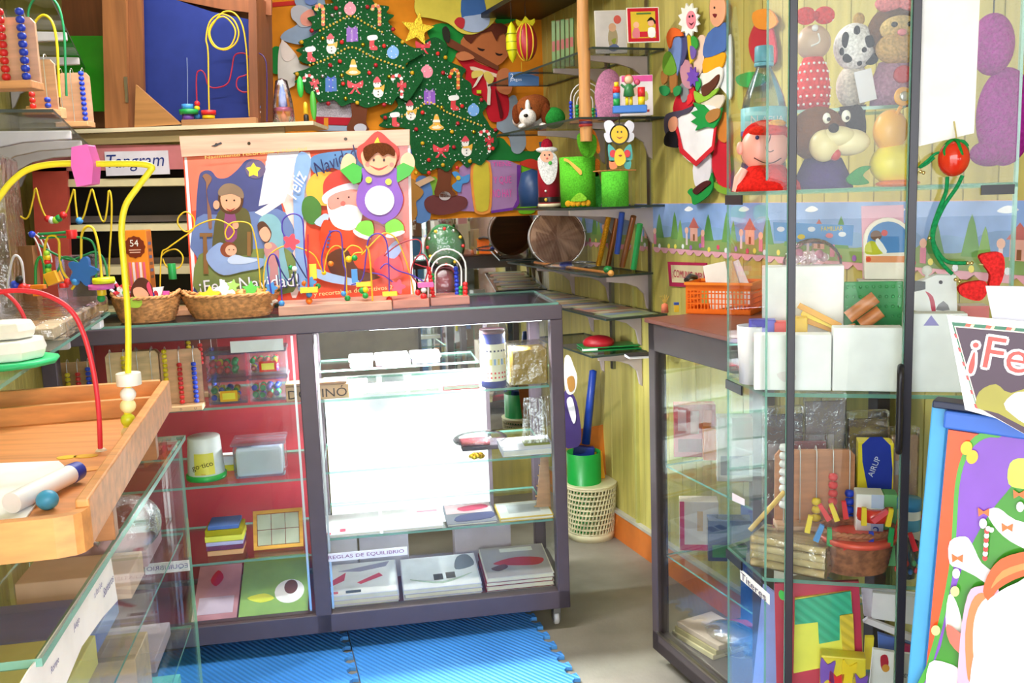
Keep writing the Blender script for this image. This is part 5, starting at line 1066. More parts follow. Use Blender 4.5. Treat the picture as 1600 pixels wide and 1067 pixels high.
build(MB(FR(a + (b - a) * .45, 8)).ball((0, -.004, .01), (.028, .02, .012), 'p#2438b0', 14, 8), 'blue_label', t); build(MB(FR(b, 8)).ball((-.004, .03, .012), (.018, .02, .014), 'p#187838', 14, 8), 'green_cap', t)
# flat sheets on the long shelf
r = random.Random(5); z, pr = shelves['mag']
cols = ['paint#b8a888', 'paint#8a9c78', 'paint#a88878', 'paint#c8b890', 'paint#8890a0', 'paint#b89a70', 'paint#9a8a78', 'paint#a0a888', 'paint#b07868']
for i in range(11):
    x = -.96 + i * .10
    build(MB(RW.at(x, -.245 + .02 * (i % 2), z + .0008 + .0014 * (i % 3), yaw=r.uniform(-4, 4))).box((0, 0, 0), (.13, .20, .0012), cols[i % 9]).box((.015, .02, .0012), (.06, .18, .0015), 'paint#cfc4a8' if i % 2 else 'paint#7888a8').box((.07, .05, .0012), (.115, .15, .0016), 'paint#a85848' if i % 3 == 0 else 'paint#8a9a68'), 'picture_sheet', label='printed sheet lying flat, %s from the far end of the long wall shelf' % ['first', 'second', 'third', 'fourth', 'fifth', 'sixth', 'seventh', 'eighth', 'ninth', 'tenth', 'eleventh'][i], cat='print', group='sheets lying on the long wall shelf')
# lowest shelf
f = sp(930, -.15, zl, 0); build(MB(f).ball((0, 0, .028), (.065, .05, .03), 'p#b01c28', 18, 10), 'red_pouch', label='shiny red pouch on the lowest wall shelf', cat='pouch')
f = sp(905, -.235, zl, 8); build(MB(f).box((0, 0, .0), (.24, .12, .004), 'p#12803c').box((0, 0, .004), (.06, .02, .012), 'm#e8e4e0').box((.0, .004, .012), (.235, .12, .016), 'p#168a40'), 'folder', label='green folder with a white rolled edge on the lowest wall shelf', cat='folder')
f = sp(962, -.238, zl + .017, 8); t = thing('booklet', 'dark booklet with white edge on the green folder', 'booklet', f); build(MB(f).box((.04, -.0, 0), (.14, .07, .010), 'm#e6e6e8'), 'pages', t); build(MB(f).box((.038, -.003, .010), (.142, .07, .012), 'p#26222a'), 'cover', t)
# waste basket and what is in it
wb = atZ(927, 836, 0); WBF = FR((wb[0] - .01, wb[1] + .0, 0), 0); k = WBF.o[1] / F_PX
t = thing('waste_basket', 'cream slotted plastic waste basket on the floor beside the counter', 'basket', WBF)
Rt, Rb, H = 43 * k, 38 * k, 92 * k; nn, mm = 44, 9; m = MB(WBF)
def ring(r0, r1, z0, z1):
    m.lathe([(r0 - .003, z0), (r0, z0), (r1, z1), (r1 - .003, z1)], (0, 0, 0), 'p#e2d8b0', 44)
ring(Rb, Rb + .002, 0, .035); ring(Rt - .003, Rt + .003, H - .016, H); m.lathe([(.001, 0), (Rb, 0), (Rb, .004), (.001, .004)], (0, 0, 0), 'p#e2d8b0', 30)
for i in range(mm + 1):
    z = .035 + (H - .05) * i / mm; q = Rb + (Rt - Rb) * z / H; ring(q, q + .0004, z - .0035, z + .0035)
for i in range(mm):
    z0 = .035 + (H - .05) * i / mm; z1 = .035 + (H - .05) * (i + 1) / mm
    for j in range(nn):
        a = 2 * math.pi * (j + .35 * i) / nn; b_ = a + .03; q0 = Rb + (Rt - Rb) * z0 / H; q1 = Rb + (Rt - Rb) * z1 / H
        m.tube([(q0 * math.cos(a) * .985, q0 * math.sin(a) * .985, z0), (q1 * math.cos(b_) * .985, q1 * math.sin(b_) * .985, z1)], .0035, 'p#e2d8b0', 4, cap=False)
build(m, 'basket_wall', t)
def inb(dx, dy): return WBF.at(dx * k, dy, 0)
build(MB(inb(-9, -.008)).lathe([(27 * k, .03), (27.5 * k, H + 50 * k), (26.5 * k, H + 50 * k), (26 * k, .03)], (0, 0, 0), 'p#109a3a', 30), 'green_tube', label='green foam roll standing in the waste basket', cat='roll')
build(MB(FR(WBF.p(8 * k, .05, .05), 10, 6, spin=6)).box((-10 * k, 0, 0), (40 * k, .004, H + 62 * k), 'p#c87018'), 'orange_sheet', label='orange foam sheet standing at the back of the waste basket', cat='foam sheet')
build(MB(FR(WBF.p(16 * k, .01, .05), 10, 4, spin=4)).box((-4 * k, 0, 0), (16 * k, .004, H + 26 * k), 'p#f0a818'), 'yellow_sheet', label='narrow yellow foam strip beside the green roll', cat='foam sheet')
build(MB(FR(WBF.p(22 * k, .02, .05), 10, 4, spin=4)).prism(S([(-3 * k, 0), (8 * k, 0), (10 * k, H + 6 * k), (2 * k, H + 24 * k), (-4 * k, H)], 3), 0, .004, 'p#ece8e0'), 'white_sheet', label='white curved foam piece in the waste basket', cat='foam sheet')
f = FR(WBF.p(-8 * k, .02, H + 30 * k), 0, 0, spin=-7)
t = thing('blue_bat', 'blue plastic broom standing handle up behind the green roll', 'broom', f)
build(MB(f).lathe([(.001, 30 * k), (7 * k, 30 * k), (6 * k, 150 * k), (.001, 152 * k)], (0, 0, 0), 'p#1c3fa0', 14), 'handle', t); build(MB(f).box((-19 * k, -.02, -.04), (15 * k, .02, 26 * k), 'p#152a78'), 'head', t, bev=.006)
for i, (px, py, c, l) in enumerate(((890, 600, 'white', 1), (897, 650, 'violet', 2))): pass
f2 = FR((0, WBF.o[1] - .06, 0), 0)
fig('bear_cutout', 'white and brown foam cutout standing behind the counter edge', [('body', [(882, 560), (890, 556), (896, 570), (902, 590), (898, 612), (888, 616), (882, 600)], .0, .006, 'm#ece6e0'), ('patch', [(886, 592), (896, 588), (898, 606), (890, 612)], .004, .004, 'm#b08040'), ('lower', [(880, 616), (894, 614), (904, 640), (908, 690), (892, 700), (880, 690)], -.006, .006, 'p#3a2468'), ('stripe', [(886, 624), (894, 622), (900, 650), (896, 662), (888, 640)], .002, .003, 'm#e8e4ee')], fr=f2, group=None)
# ================================================================ low cabinet: top and inside
def ncp(px, y, z, yaw=0.0): return FR(NC.p(NC.hit(px, 600, y)[0], y, z), yaw)
zc_ = ztop + .0145
f = ncp(1074, .14, zc_, -30); t = thing('orange_basket', 'orange perforated plastic basket on the low cabinet', 'basket', f)
bw, bd, bh = .20, .13, .098
m = MB(f)
def side(o_, ux, L):
    # a perforated side: strips and short bars
    fr = FR(f.p(*o_), math.degrees(math.atan2(f.x[1], f.x[0])) + ux)
    m.box((0, 0, 0), (L, .003, .016), 'p#f07018', fr=fr); m.box((0, 0, bh - .026), (L, .003, bh), 'p#f07018', fr=fr)
    n = int(L / .011)
    for i in range(n + 1):
        x = i * (L - .003) / n; m.box((x, 0, .016), (x + .0035, .003, bh - .026), 'p#f07018', fr=fr)
    for q in (.032, .048, .064): m.box((0, .0002, q - .0015), (L, .0028, q + .002), 'p#f07018', fr=fr)
side((0, 0, 0), 0, bw); side((bw, 0, 0), 90, bd); side((0, 0, 0), 90, bd); side((0, bd, 0), 0, bw); m.box((0, 0, 0), (bw, bd, .003), 'p#f07018')
m.box((-.006, -.006, bh - .008), (bw + .006, .003, bh), 'p#f88828').box((-.006, bd - .003, bh - .008), (bw + .006, bd + .006, bh), 'p#f88828').box((-.006, .003, bh - .008), (.003, bd - .003, bh), 'p#f88828').box((bw - .003, .003, bh - .008), (bw + .006, bd - .003, bh), 'p#f88828')
build(m, 'basket_body', t)
build(MB(f).tube([(-.008, .02, bh + .004), (-.012, .065, bh + .012), (-.008, .11, bh + .004)], .008, 'p#2c2624', 10), 'handle_grip', t, label='dark handle grip')
for i, (c, sp_, l) in enumerate((('m#e8e2dc', 22, 'white'), ('m#c8b088', 28, 'tan'), ('m#dcd8e0', 34, 'pale grey'))):
    g = FR(f.p(.06 + .035 * i, .05 + .012 * i, .006), -20, 18, spin=sp_ - 10); build(MB(g).box((0, 0, 0), (.07, .003, .145), c), 'card', label='%s card sticking out of the orange basket' % l, cat='card', group='cards in the orange basket')
f = ncp(1040, .10, zc_); t = thing('figurine', 'tiny straw and pink figurine at the corner of the low cabinet', 'figurine', f); build(MB(f).lathe([(.001, 0), (.012, 0), (.010, .025), (.001, .03)], (0, 0, 0), 'm#d87858', 12), 'body', t); q = MB(f)
for a in (-.5, -.25, 0, .25, .5): q.tube([(0, 0, .026), (math.sin(a) * .03, 0, .026 + .03 * math.cos(a))], .0015, 'b#c8a848', 5)
build(q, 'straw_hair', t); build(MB(f).box((.03, 0, 0), (.045, .012, .022), 'p#e8c020').box((.03, .0, .022), (.045, .012, .03), 'p#2850a8'), 'block', t)
# inside
zb = .0905
def nbox(px, y, z, sz, col, lab, nm='game_box', cat='box', yaw=-8, extra=None, tilt=0, grp='boxes in the low cabinet'):
    f0 = ncp(px, y, z, yaw); f = FR(f0.o, yaw, tilt); m = MB(f).box((0, 0, 0), sz, col); o = build(m, nm, label=lab, cat=cat, group=grp, bev=.002)
    if extra:
        q = MB(f)
        for mat, a, b in extra: q.box((a[0] * sz[0], -.0008, a[1] * sz[2]), (b[0] * sz[0], 0, b[1] * sz[2]), mat)
        build(q, 'box_print', o)
    return o
nbox(1052, .10, ncz[1] + .001, (.13, .05, .17), 'g#c84858', 'red box with pale letters on the upper shelf of the low cabinet', extra=[('m#e8b8c0', (.1, .5), (.3, .9)), ('m#e8b8c0', (.4, .45), (.6, .88)), ('m#e89090', (.7, .5), (.9, .9)), ('m#8a2030', (.1, .1), (.9, .35))])
nbox(1098, .16, ncz[1] + .001, (.15, .10, .10), 'p#e8742c', 'orange open box on the upper shelf of the low cabinet')
nbox(1120, .08, ncz[1] + .001, (.10, .05, .19), 'g#c8c4c4', 'grey wrapped box on the upper shelf of the low cabinet', extra=[('m#8a8a98', (.1, .1), (.9, .4))])
nbox(1060, .09, ncz[0] + .001, (.12, .06, .16), 'g#d8c8b8', 'cream box with pink frame on the lower shelf of the low cabinet', extra=[('m#d04060', (.0, .0), (.12, 1)), ('m#d04060', (.12, .0), (.9, .12)), ('m#c89848', (.45, .4), (.6, .8)), ('m#d04060', (.7, .3), (.85, .7))])
nbox(1105, .12, ncz[0] + .001, (.13, .06, .13), 'g#3a4468', 'navy box on the lower shelf of the low cabinet', extra=[('m#40805a', (.1, .1), (.9, .4))])
for i, (a, zz, c) in enumerate(((1046, 0, 'm#d8c89a'), (1050, .018, 'm#b8a878'), (1054, .036, 'm#c8b0a0'))):
    nbox(a, .06 + .004 * i, zb + zz + .16 * 0, (.20, .14, .017), c, ['bottom', 'middle', 'top'][i] + ' book of the flat pile on the base of the low cabinet', nm='picture_book', cat='book', yaw=-62, grp='books on the base of the low cabinet')
nbox(1100, .16, zb + .0, (.16, .05, .03), 'm#c83050', 'red booklet at the back of the low cabinet base', nm='booklet', cat='booklet', grp=None)
f = ncp(1080, .12, zb, -60)
build(MB(f).ball((.15, .03, .04), (.11, .07, .045), 'film', 18, 10), 'plastic_bag', label='crumpled clear bag on the base of the low cabinet', cat='bag'); 
build(MB(NC).box((.045, .30, .095), (.35, .305, .50), 'p#2c4c9a'), 'blue_foam_sheet', label='blue sheet standing at the back inside the low cabinet', cat='foam sheet')
build(MB(NC).box((.08, .22, .3715), (.40, .34, .40), 'm#c8c0b4').box((.10, .24, .40), (.38, .33, .42), 'm#a89888'), 'paper_pile', label='pile of papers on the middle shelf of the low cabinet', cat='papers')
# ================================================================ back wall figures
def bfig(nm, lab, parts, cat='decoration', group=None, fr=None): return fig(nm, lab, parts, fr=fr or BW, cat=cat, group=group)
# first (left) tree outline in picture points
T1 = [(506, -10), (522, 4), (487, 10), (496, 22), (480, 28), (488, 36), (484, 50), (502, 44), (488, 56), (466, 66), (476, 72), (462, 78), (472, 84), (466, 92), (480, 100), (496, 98), (478, 108), (458, 114), (468, 120), (460, 128), (474, 132), (478, 144), (492, 150), (500, 160), (522, 156), (534, 166), (552, 160), (570, 168), (584, 166), (600, 160), (612, 164), (622, 150), (636, 158), (650, 140), (662, 120), (654, 108), (640, 112), (634, 100), (650, 90), (662, 80), (640, 72), (628, 62), (612, 50), (618, 46), (606, 34), (616, 24), (604, 20), (608, 10), (586, 6), (572, -10)]
T2 = [(680, 58), (694, 66), (700, 78), (694, 92), (706, 98), (728, 108), (722, 120), (736, 130), (738, 146), (752, 152), (762, 164), (754, 176), (762, 190), (768, 200), (780, 204), (776, 212), (778, 226), (766, 240), (752, 258), (740, 254), (730, 262), (716, 250), (700, 268), (686, 262), (672, 268), (662, 272), (650, 262), (644, 240), (640, 220), (632, 200), (606, 200), (592, 196), (600, 188), (594, 180), (612, 174), (622, 164), (616, 150), (630, 140), (636, 124), (628, 112), (634, 98), (648, 92), (642, 80), (654, 74), (664, 64)]
def rel(fr, y): return fr
def orn(t, kind, cx, cy, s, y, spin=0, swap=None):
    def P(pts):
        a = math.radians(spin); return [(cx + s * (x * math.cos(a) - z * math.sin(a)), cy + s * (x * math.sin(a) + z * math.cos(a))) for x, z in pts]
    m = MB(); c = lambda pts, dy, mat, n=3: m.cut(BW, P(S(pts, n) if n else pts), -y - dy, -y - dy + .003, mat)
    if kind == 'bauble': c([(-2, -9), (2, -9), (2, -6), (-2, -6)], .0, swap or 'p#ee8aa0', 0); c(E(0, 0, 7.5, 8), .001, swap or 'p#ee8aa0', 0)
    if kind == 'bell': c([(-2, -11), (2, -11), (4, -5), (6, 4), (12, 9), (6, 13), (-6, 13), (-12, 9), (-6, 4), (-4, -5)], .0, 'p#e8b030'); c([(-5, -3), (5, -3), (6, 1), (-6, 1)], .002, 'p#f6f0e0', 0); c(E(0, 9, 7, 2.5), .002, 'p#fbe8c0', 0)
    if kind == 'sock': c([(-4, -4), (3, -4), (3, 4), (8, 8), (7, 13), (-4, 12), (-5, 4)], .0, 'p#d82a34'); c([(-8, -10), (6, -12), (8, -5), (-6, -3)], .002, 'p#f4f4f4')
    if kind == 'snowman': c(E(0, 8, 8.5, 9), .0, 'p#f2efe8', 0); c(E(-2, -5, 6, 6.5), .001, 'p#f2efe8', 0); c([(-8, -9), (-2, -17), (4, -10), (3, -8), (-6, -7)], .003, 'p#d84050'); c([(-6, 1), (4, 0), (10, -4), (8, 8), (4, 3), (-5, 4)], .003, 'p#e8b030', 2); [c(E(0, q, 1, n=8), .003, 'p#302828', 0) for q in (7, 12)]; [c(E(q, -6, .9, n=8), .003, 'p#302828', 0) for q in (-4, 0)]
    if kind == 'cane':
        for i, (x, z) in enumerate([(-8, -8), (-7, -12), (-3, -14), (1, -12), (3, -8), (3, -3), (3, 2), (3, 7), (3, 12), (3, 16)]): c(E(x, z, 3.1, 3.1, n=10), .0 + .0003 * (i % 2), ('p#f4f0ea', 'p#d83038')[i % 2] if swap is None else ('p#f0b838', 'p#d86028')[i % 2], 0)
    if kind == 'canebow':
        for i, (x, z) in enumerate([(-10, -9), (-9, -13), (-4, -15), (1, -14), (4, -10), (5, -4), (5, 1), (5, 6), (5, 11), (5, 16), (5, 20)]): c(E(x, z, 3, n=10), .0003 * (i % 2), ('p#f4f0ea', 'p#d83038')[i % 2], 0)
        c([(-2, -4), (5, 0), (12, -4), (12, 6), (5, 3), (10, 12), (4, 8), (-1, 12), (3, 3), (-2, 5)], .003, 'p#cc2434', 2)
    if kind == 'bow': c([(-12, -9), (0, -2), (12, -9), (11, 3), (2, 3), (9, 13), (4, 11), (0, 5), (-4, 12), (-9, 12), (-2, 3), (-11, 3)], .0, 'p#d82438', 2); c(E(0, 0, 3, n=12), .002, 'p#e83848', 0)
    if kind == 'gift': c([(-9, -11), (9, -11), (10, 11), (-9, 12)], .0, swap or 'p#8a4cc0', 1); c([(-2, -11), (2, -11), (2, 12), (-2, 12)], .002, 'p#a878d0' if not swap else 'p#3858c8', 0); c([(-7, -15), (0, -10), (7, -15), (5, -9), (-5, -9)], .002, 'p#a878d0' if not swap else 'p#3858c8', 1)
    names = dict(bauble='bauble', bell='bell', sock='stocking', snowman='snowman', cane='candy_cane', canebow='candy_cane', bow='ribbon_bow', gift='parcel')
    return build(m, names[kind] + '_ornament', t, bev=0)
def tree(outline, items, lab, y, seed, inner, garl, trunk, group='foam christmas trees'):
    t = thing('christmas_tree', lab, 'christmas tree', BW.p(*(lambda v: (v[0], -y, v[1]))(BW.hit(*outline[len(outline) // 2]))), group)
    build(MB().cut(BW, S(trunk, 3), -y + .006, -y + .012, 'm#6a3a24'), 'trunk', t, bev=.001)
    build(MB().cut(BW, S(outline, 3), -y, -y + .010, 'f#1f5a30'), 'foliage', t, bev=.002)
    for it in items: orn(t, it[0], it[1], it[2], it[3], y + .001, *(it[4:] or ()))
    r = random.Random(seed); m = MB(); m2 = MB()
    x0_, y0_, x1_, y1_ = inner
    import itertools
    def inside(x, yv):
        c = False; n = len(outline); j = n - 1
        for i in range(n):
            xi, yi = outline[i]; xj, yj = outline[j]
            if (yi > yv) != (yj > yv) and x < (xj - xi) * (yv - yi) / (yj - yi) + xi: c = not c
            j = i
        return c
    for i in range(int(x0_), int(x1_), 9):
        for j in range(int(y0_), int(y1_), 9):
            x = i + r.uniform(-3.5, 3.5); yv = j + r.uniform(-3.5, 3.5)
            if inside(x, yv) and inside(x + 4, yv) and inside(x - 4, yv):
                u, v = BW.hit(x, yv, -y); m.ball((u, -y - .001, v), .0032, 'p#eef0ee', 6, 4, fr=BW)
    build(m, 'white_pearls', t, kind='stuff')
    for px, py, c in garl[1]:
        u, v = BW.hit(px, py, -y); build(MB(BW).ball((u, -y - .004, v), .0095, {'r': 'p#b81c2c', 'y': 'p#d8a818', 's': 'k#e8e8f0', 'R': 'g#e83030', 'Y': 'k#f0c840'}[c], 12, 8), 'ball_ornament', t)
    for path in garl[0]:
        P = px_path(BW, S(path, 12, False), -y - .003); m = MB(BW); acc = 0
        d = [np.linalg.norm(np.array(P[i + 1]) - np.array(P[i])) for i in range(len(P) - 1)]; tot = sum(d); n = int(tot / .017)
        for q in range(n + 1):
            s = q * tot / n; i = 0
            while i < len(d) - 1 and s > d[i]: s -= d[i]; i += 1
            w_ = min(1, s / d[i]); p = np.array(P[i]) * (1 - w_) + np.array(P[i + 1]) * w_; m.ball(tuple(p), .0055, 'g#e8c050', 8, 5)
        build(m, 'bead_garland', t, kind='stuff')
    return t
Y1, Y2 = .060, .034
tree(T1, [('bauble', 547, 14, 1.25), ('cane', 502, 22, 1, 0, 'y'), ('cane', 590, 22, 1, 0, 'y'), ('gift', 550, 54, .95), ('snowman', 518, 68, .95), ('sock', 582, 66, .95), ('bauble', 614, 82, 1.25, 0, 'p#78aef0'), ('sock', 485, 84, .95), ('bell', 552, 104, 1.0), ('canebow', 487, 130, .9, -20), ('gift', 517, 132, .95, 0, 'p#2868b8'), ('bow', 555, 134, 1.0), ('snowman', 591, 136, .98), ('canebow', 623, 132, .95)],
     'large dark green foam christmas tree with ornaments on the left of the back wall', Y1, 4, (458, -8, 664, 170),
     ([[(500, 48), (524, 36), (548, 25), (572, 37), (597, 50)], [(484, 102), (516, 90), (549, 74), (584, 90), (630, 106)]],
      [(525, 13, 'r'), (574, 11, 'r'), (487, 48, 'r'), (614, 46, 'r'), (471, 66, 'y'), (629, 66, 'y'), (516, 102, 'r'), (587, 102, 'r'), (464, 116, 'y'), (558, 161, 'y'), (513, 162, 'r'), (600, 164, 'r'), (504, 60, 'Y'), (567, 70, 'Y'), (534, 66, 'R'), (600, 72, 'R'), (531, 96, 'R'), (577, 114, 'R'), (504, 119, 's'), (534, 118, 'Y'), (608, 120, 'Y'), (536, 131, 'R'), (531, 21, 's'), (519, 24, 's'), (644, 114, 'y'), (540, 154, 'Y')]),
     [(548, 150), (574, 150), (572, 190), (576, 204), (542, 204), (550, 180)])
tree(T2, [('bow', 661, 72, .95), ('bauble', 667, 112, 1.25), ('cane', 713, 122, .95, 0, 'y'), ('gift', 671, 152, .95), ('sock', 709, 160, .95), ('snowman', 642, 172, .95), ('bauble', 740, 172, 1.2, 0, 'p#78aef0'), ('sock', 617, 186, .9), ('bell', 682, 190, 1.0), ('bow', 689, 234, 1.0), ('snowman', 729, 228, .95), ('canebow', 760, 218, .9)],
     'second dark green foam christmas tree, lower and to the right', Y2, 9, (594, 60, 780, 270),
     ([[(628, 182), (652, 170), (672, 160), (700, 176), (752, 196)]],
      [(692, 114, 'r'), (696, 90, 'y'), (752, 156, 'r'), (706, 206, 'y'), (715, 193, 'r'), (650, 202, 'r'), (660, 224, 'y'), (644, 115, 'y'), (634, 98, 'y'), (774, 203, 'r'), (692, 258, 'y'), (734, 252, 'y'), (650, 270, 'y'), (709, 230, 'r'), (602, 184, 'r'), (670, 250, 'R'), (670, 270, 'R'), (714, 262, 'R'), (703, 120, 'R'), (660, 176, 'R'), (722, 166, 'R'), (740, 206, 'Y'), (690, 168, 'Y'), (770, 232, 'R'), (638, 116, 'Y'), (656, 152, 's'), (684, 84, 'R')]),
     [(686, 250), (706, 252), (704, 290), (712, 306), (680, 306), (684, 280)])
bfig('gold_star', 'golden glitter star above the second christmas tree', [('star', [(652 + (27 if i % 2 == 0 else 12) * math.sin(i * math.pi / 5 + .15), 46 - (27 if i % 2 == 0 else 12) * math.cos(i * math.pi / 5 + .15)) for i in range(10)], .050, .008, 's#d8b830', 0)], cat='star')
bfig('donkey_figure', 'grey donkey with pink nose and blue saddle behind the first tree', [
    ('neck', [(460, -8), (500, -10), (510, 20), (500, 60), (474, 70), (440, 62), (444, 50), (462, 40), (470, 28)], .020, .006, 'm#8fa0b8'), ('jaw', [(455, 14), (466, 8), (480, 12), (492, 24), (486, 40), (470, 42), (462, 34), (456, 28)], .026, .005, 'm#b8b8c0'), ('nose', [(470, 24), (486, 14), (492, 26), (486, 40), (472, 38)], .029, .004, 'm#e89a88'), ('eye_ring', E(486, 0, 10, 8), .030, .004, 'm#6a80b8', 0), ('body', [(440, 64), (462, 84), (470, 100), (484, 104), (480, 112), (462, 118), (460, 134), (438, 136), (434, 100)], .024, .006, 'm#d8d0c8'), ('ear', [(440, 62), (450, 72), (462, 86), (450, 96), (440, 88)], .028, .005, 'm#e4d4cc')])
bfig('green_balloon', 'dark green foam oval beside the donkey', [('oval', E(432, 94, 13, 22), .018, .006, 'm#1f8238', 0)])
bfig('red_bar', 'red bar along the top left of the orange board', [('bar', [(396, 6), (476, 0), (476, 6), (396, 14)], .006, .006, 'm#c83028', 0)])
bfig('letter_strip', 'pale upright strip with dark lettering at the left of the orange board', [('strip', [(396, 18), (402, 20), (408, 60), (410, 120), (420, 160), (410, 160), (396, 120)], .008, .004, 'm#c0ccdc')] + [('letter', R(398 + k * .3, 48 + k * 14, 402 + k * .3, 56 + k * 14), .010, .002, 'm#384a90', 0) for k in range(6)])
bfig('santa_figure', 'foam santa trousers and boots behind the foot of the first tree', [('jacket', [(496, 160), (520, 156), (552, 162), (552, 182), (520, 186), (494, 182)], .022, .006, 'f#b8b0b8'), ('belt', [(494, 182), (552, 184), (552, 196), (494, 194)], .024, .005, 'm#b02030', 0), ('buckle', R(506, 184, 513, 202), .027, .004, 'm#d88a28', 0), ('trim', [(494, 195), (552, 197), (552, 205), (494, 204)], .024, .005, 'm#98a8c0', 0), ('snowball', E(563, 200, 10, 7), .066, .006, 'm#c0c0cc', 0)])
bfig('flute_player', 'foam boy in a red shirt playing a flute under a yellow hat', [
    ('face', [(724, 58), (760, 40), (796, 44), (798, 78), (782, 100), (762, 104), (738, 92), (722, 76)], .026, .008, 'm#b4683c'),
    ('hat', [(648, 4), (664, -10), (776, -12), (784, 8), (770, 36), (746, 52), (722, 52), (700, 36), (670, 28), (652, 24)], .040, .008, 'm#d8c850'),
    ('hat_band', [(724, -10), (752, -10), (760, 18), (762, 32), (742, 32), (722, 30)], .044, .005, 'm#3f68a8'), ('hat_trim', [(722, 28), (740, 24), (762, 22), (764, 38), (748, 50), (724, 46)], .047, .005, 'm#a8b8d8'), ('hat_bobble', [(710, 34), (716, 27), (726, 30), (724, 44), (716, 42)], .050, .005, 'm#b83038'),
    ('hair', [(724, 56), (748, 46), (762, 38), (784, 36), (796, 44), (794, 62), (788, 52), (780, 54), (776, 64), (768, 48), (752, 52), (744, 58), (736, 68), (728, 62)], .034, .005, 'm#5c2818', 1),
    ('eye', [(746, 74), (752, 76), (758, 77), (754, 80), (748, 78)], .0275, .001, 'm#2a1814', 2), ('eye', [(774, 82), (780, 84), (786, 84), (782, 87), (776, 86)], .0275, .001, 'm#2a1814', 2),
    ('flute', [(692, 56), (700, 58), (780, 104), (778, 110), (740, 92), (700, 72)], .038, .006, 'm#6c3a24', 0),
    ('shirt', [(712, 88), (722, 80), (740, 92), (776, 108), (780, 120), (778, 140), (794, 150), (794, 180), (780, 190), (764, 186), (754, 150), (740, 152), (724, 140), (728, 112)], .022, .008, 'm#b81828'),
    ('collar', [(734, 104), (740, 104), (778, 116), (776, 121), (736, 109)], .032, .003, 'm#e0c8b0', 0), ('shirt_fold', [(774, 142), (776, 142), (786, 176), (782, 186), (780, 176)], .031, .002, 'm#5a1018', 2),
    ('bow_loop', [(738, 112), (750, 110), (756, 114), (748, 120), (738, 122)], .034, .004, 'm#d8c060'), ('bow_loop', [(756, 114), (764, 112), (772, 122), (766, 132), (758, 124)], .034, .004, 'm#d8c060'), ('bow_tail', [(750, 116), (756, 114), (744, 134), (738, 138)], .033, .003, 'm#d8d0c0', 0), ('bow_tail', [(758, 116), (762, 116), (767, 140), (766, 164), (761, 164), (762, 140)], .033, .003, 'm#d8d0c0', 0),
    ('button', R(745, 141, 752, 146), .033, .004, 'm#b8c828', 0), ('hand', [(712, 86), (726, 80), (742, 90), (730, 94), (718, 94)], .042, .005, 'm#c0744a'), ('arm', [(778, 112), (790, 106), (800, 116), (800, 140), (792, 148), (778, 142), (776, 128)], .042, .006, 'm#c0744a')])
bfig('leaf_backdrop', 'bright green foam leaves behind the yellow hat', [('leaf', [(668, 46), (690, 36), (716, 44), (730, 60), (716, 80), (704, 100), (690, 96), (676, 68)], .010, .006, 'm#1f8a38'), ('leaf', [(778, -8), (800, -10), (812, 4), (810, 26), (794, 36), (774, 34)], .012, .006, 'm#1f9a38'), ('leaf_spot', E(801, 8, 4, 9), .015, .004, 'm#102818', 0), ('dark_hook', [(691, 46), (697, 41), (703, 50), (702, 66), (694, 62)], .044, .004, 'm#2a2a22')])
bfig('dove_figure', 'grey blue foam sheep shape right of the second tree', [('body', [(776, 198), (782, 172), (796, 152), (806, 150), (810, 170), (806, 190), (818, 200), (822, 226), (812, 240), (800, 236), (796, 216), (784, 206)], .020, .008, 'm#8a98a8'), ('grass', [(752, 240), (780, 214), (800, 232), (822, 236), (842, 234), (844, 250), (800, 252), (768, 256)], .014, .006, 'm#1a7030')])
bfig('foam_present', 'mauve foam present panel with pink words and a yellow ribbon', [
    ('panel', [(718, 262), (740, 254), (772, 250), (812, 258), (812, 312), (804, 326), (770, 330), (730, 330), (716, 322)], .016, .008, 'm#a07aa8', 2), ('panel_edge', [(808, 258), (814, 258), (813, 316), (804, 328), (768, 333), (768, 329), (802, 324), (808, 312)], .020, .005, 'm#6a3090', 0),
    ('ribbon_edge', [(736, 258), (766, 254), (768, 322), (760, 334), (746, 334), (740, 322)], .022, .005, 'm#e09040'), ('ribbon', [(740, 260), (763, 256), (764, 320), (757, 330), (748, 330), (743, 320)], .025, .005, 'm#c8b83c'),
    ('bow', [(706, 270), (714, 268), (722, 276), (734, 272), (732, 284), (722, 288), (720, 300), (712, 298), (706, 290), (714, 282)], .026, .005, 'm#4a8cc8'), ('bow_knot', E(716, 278, 3.5), .030, .004, 'm#d8b830', 0)])
gp = [o for o in bpy.data.objects if o.name.startswith('foam_present')][0]
q = MB().textpx(BW, 'Y QUE', 785, 282, 13, -.0175, 'm#e05aa8', wpx=28).textpx(BW, 'NO HAY', 785, 302, 13, -.0175, 'm#e05aa8', wpx=30).textpx(BW, 'TIENE', 784, 256, 7, -.0175, 'm#e05aa8', wpx=30)
build(q, 'lettering', gp)
bfig('green_stocking', 'light green foam shape right of the mauve present', [('shape', [(812, 262), (830, 262), (838, 276), (838, 326), (824, 334), (808, 326)], .010, .006, 'm#70b820'), ('red_leaf', [(812, 254), (830, 248), (844, 256), (838, 264), (820, 260)], .016, .005, 'm#c83828')])
bfig('hat_figure', 'wide brown foam hat with a white badge below the second tree', [('brim', [(663, 316), (672, 306), (694, 304), (720, 306), (730, 312), (728, 324), (712, 332), (686, 336), (668, 330)], .024, .008, 'm#6a3838'), ('badge', E(695, 306, 9, 7), .028, .005, 'm#c0b8b8', 0)])
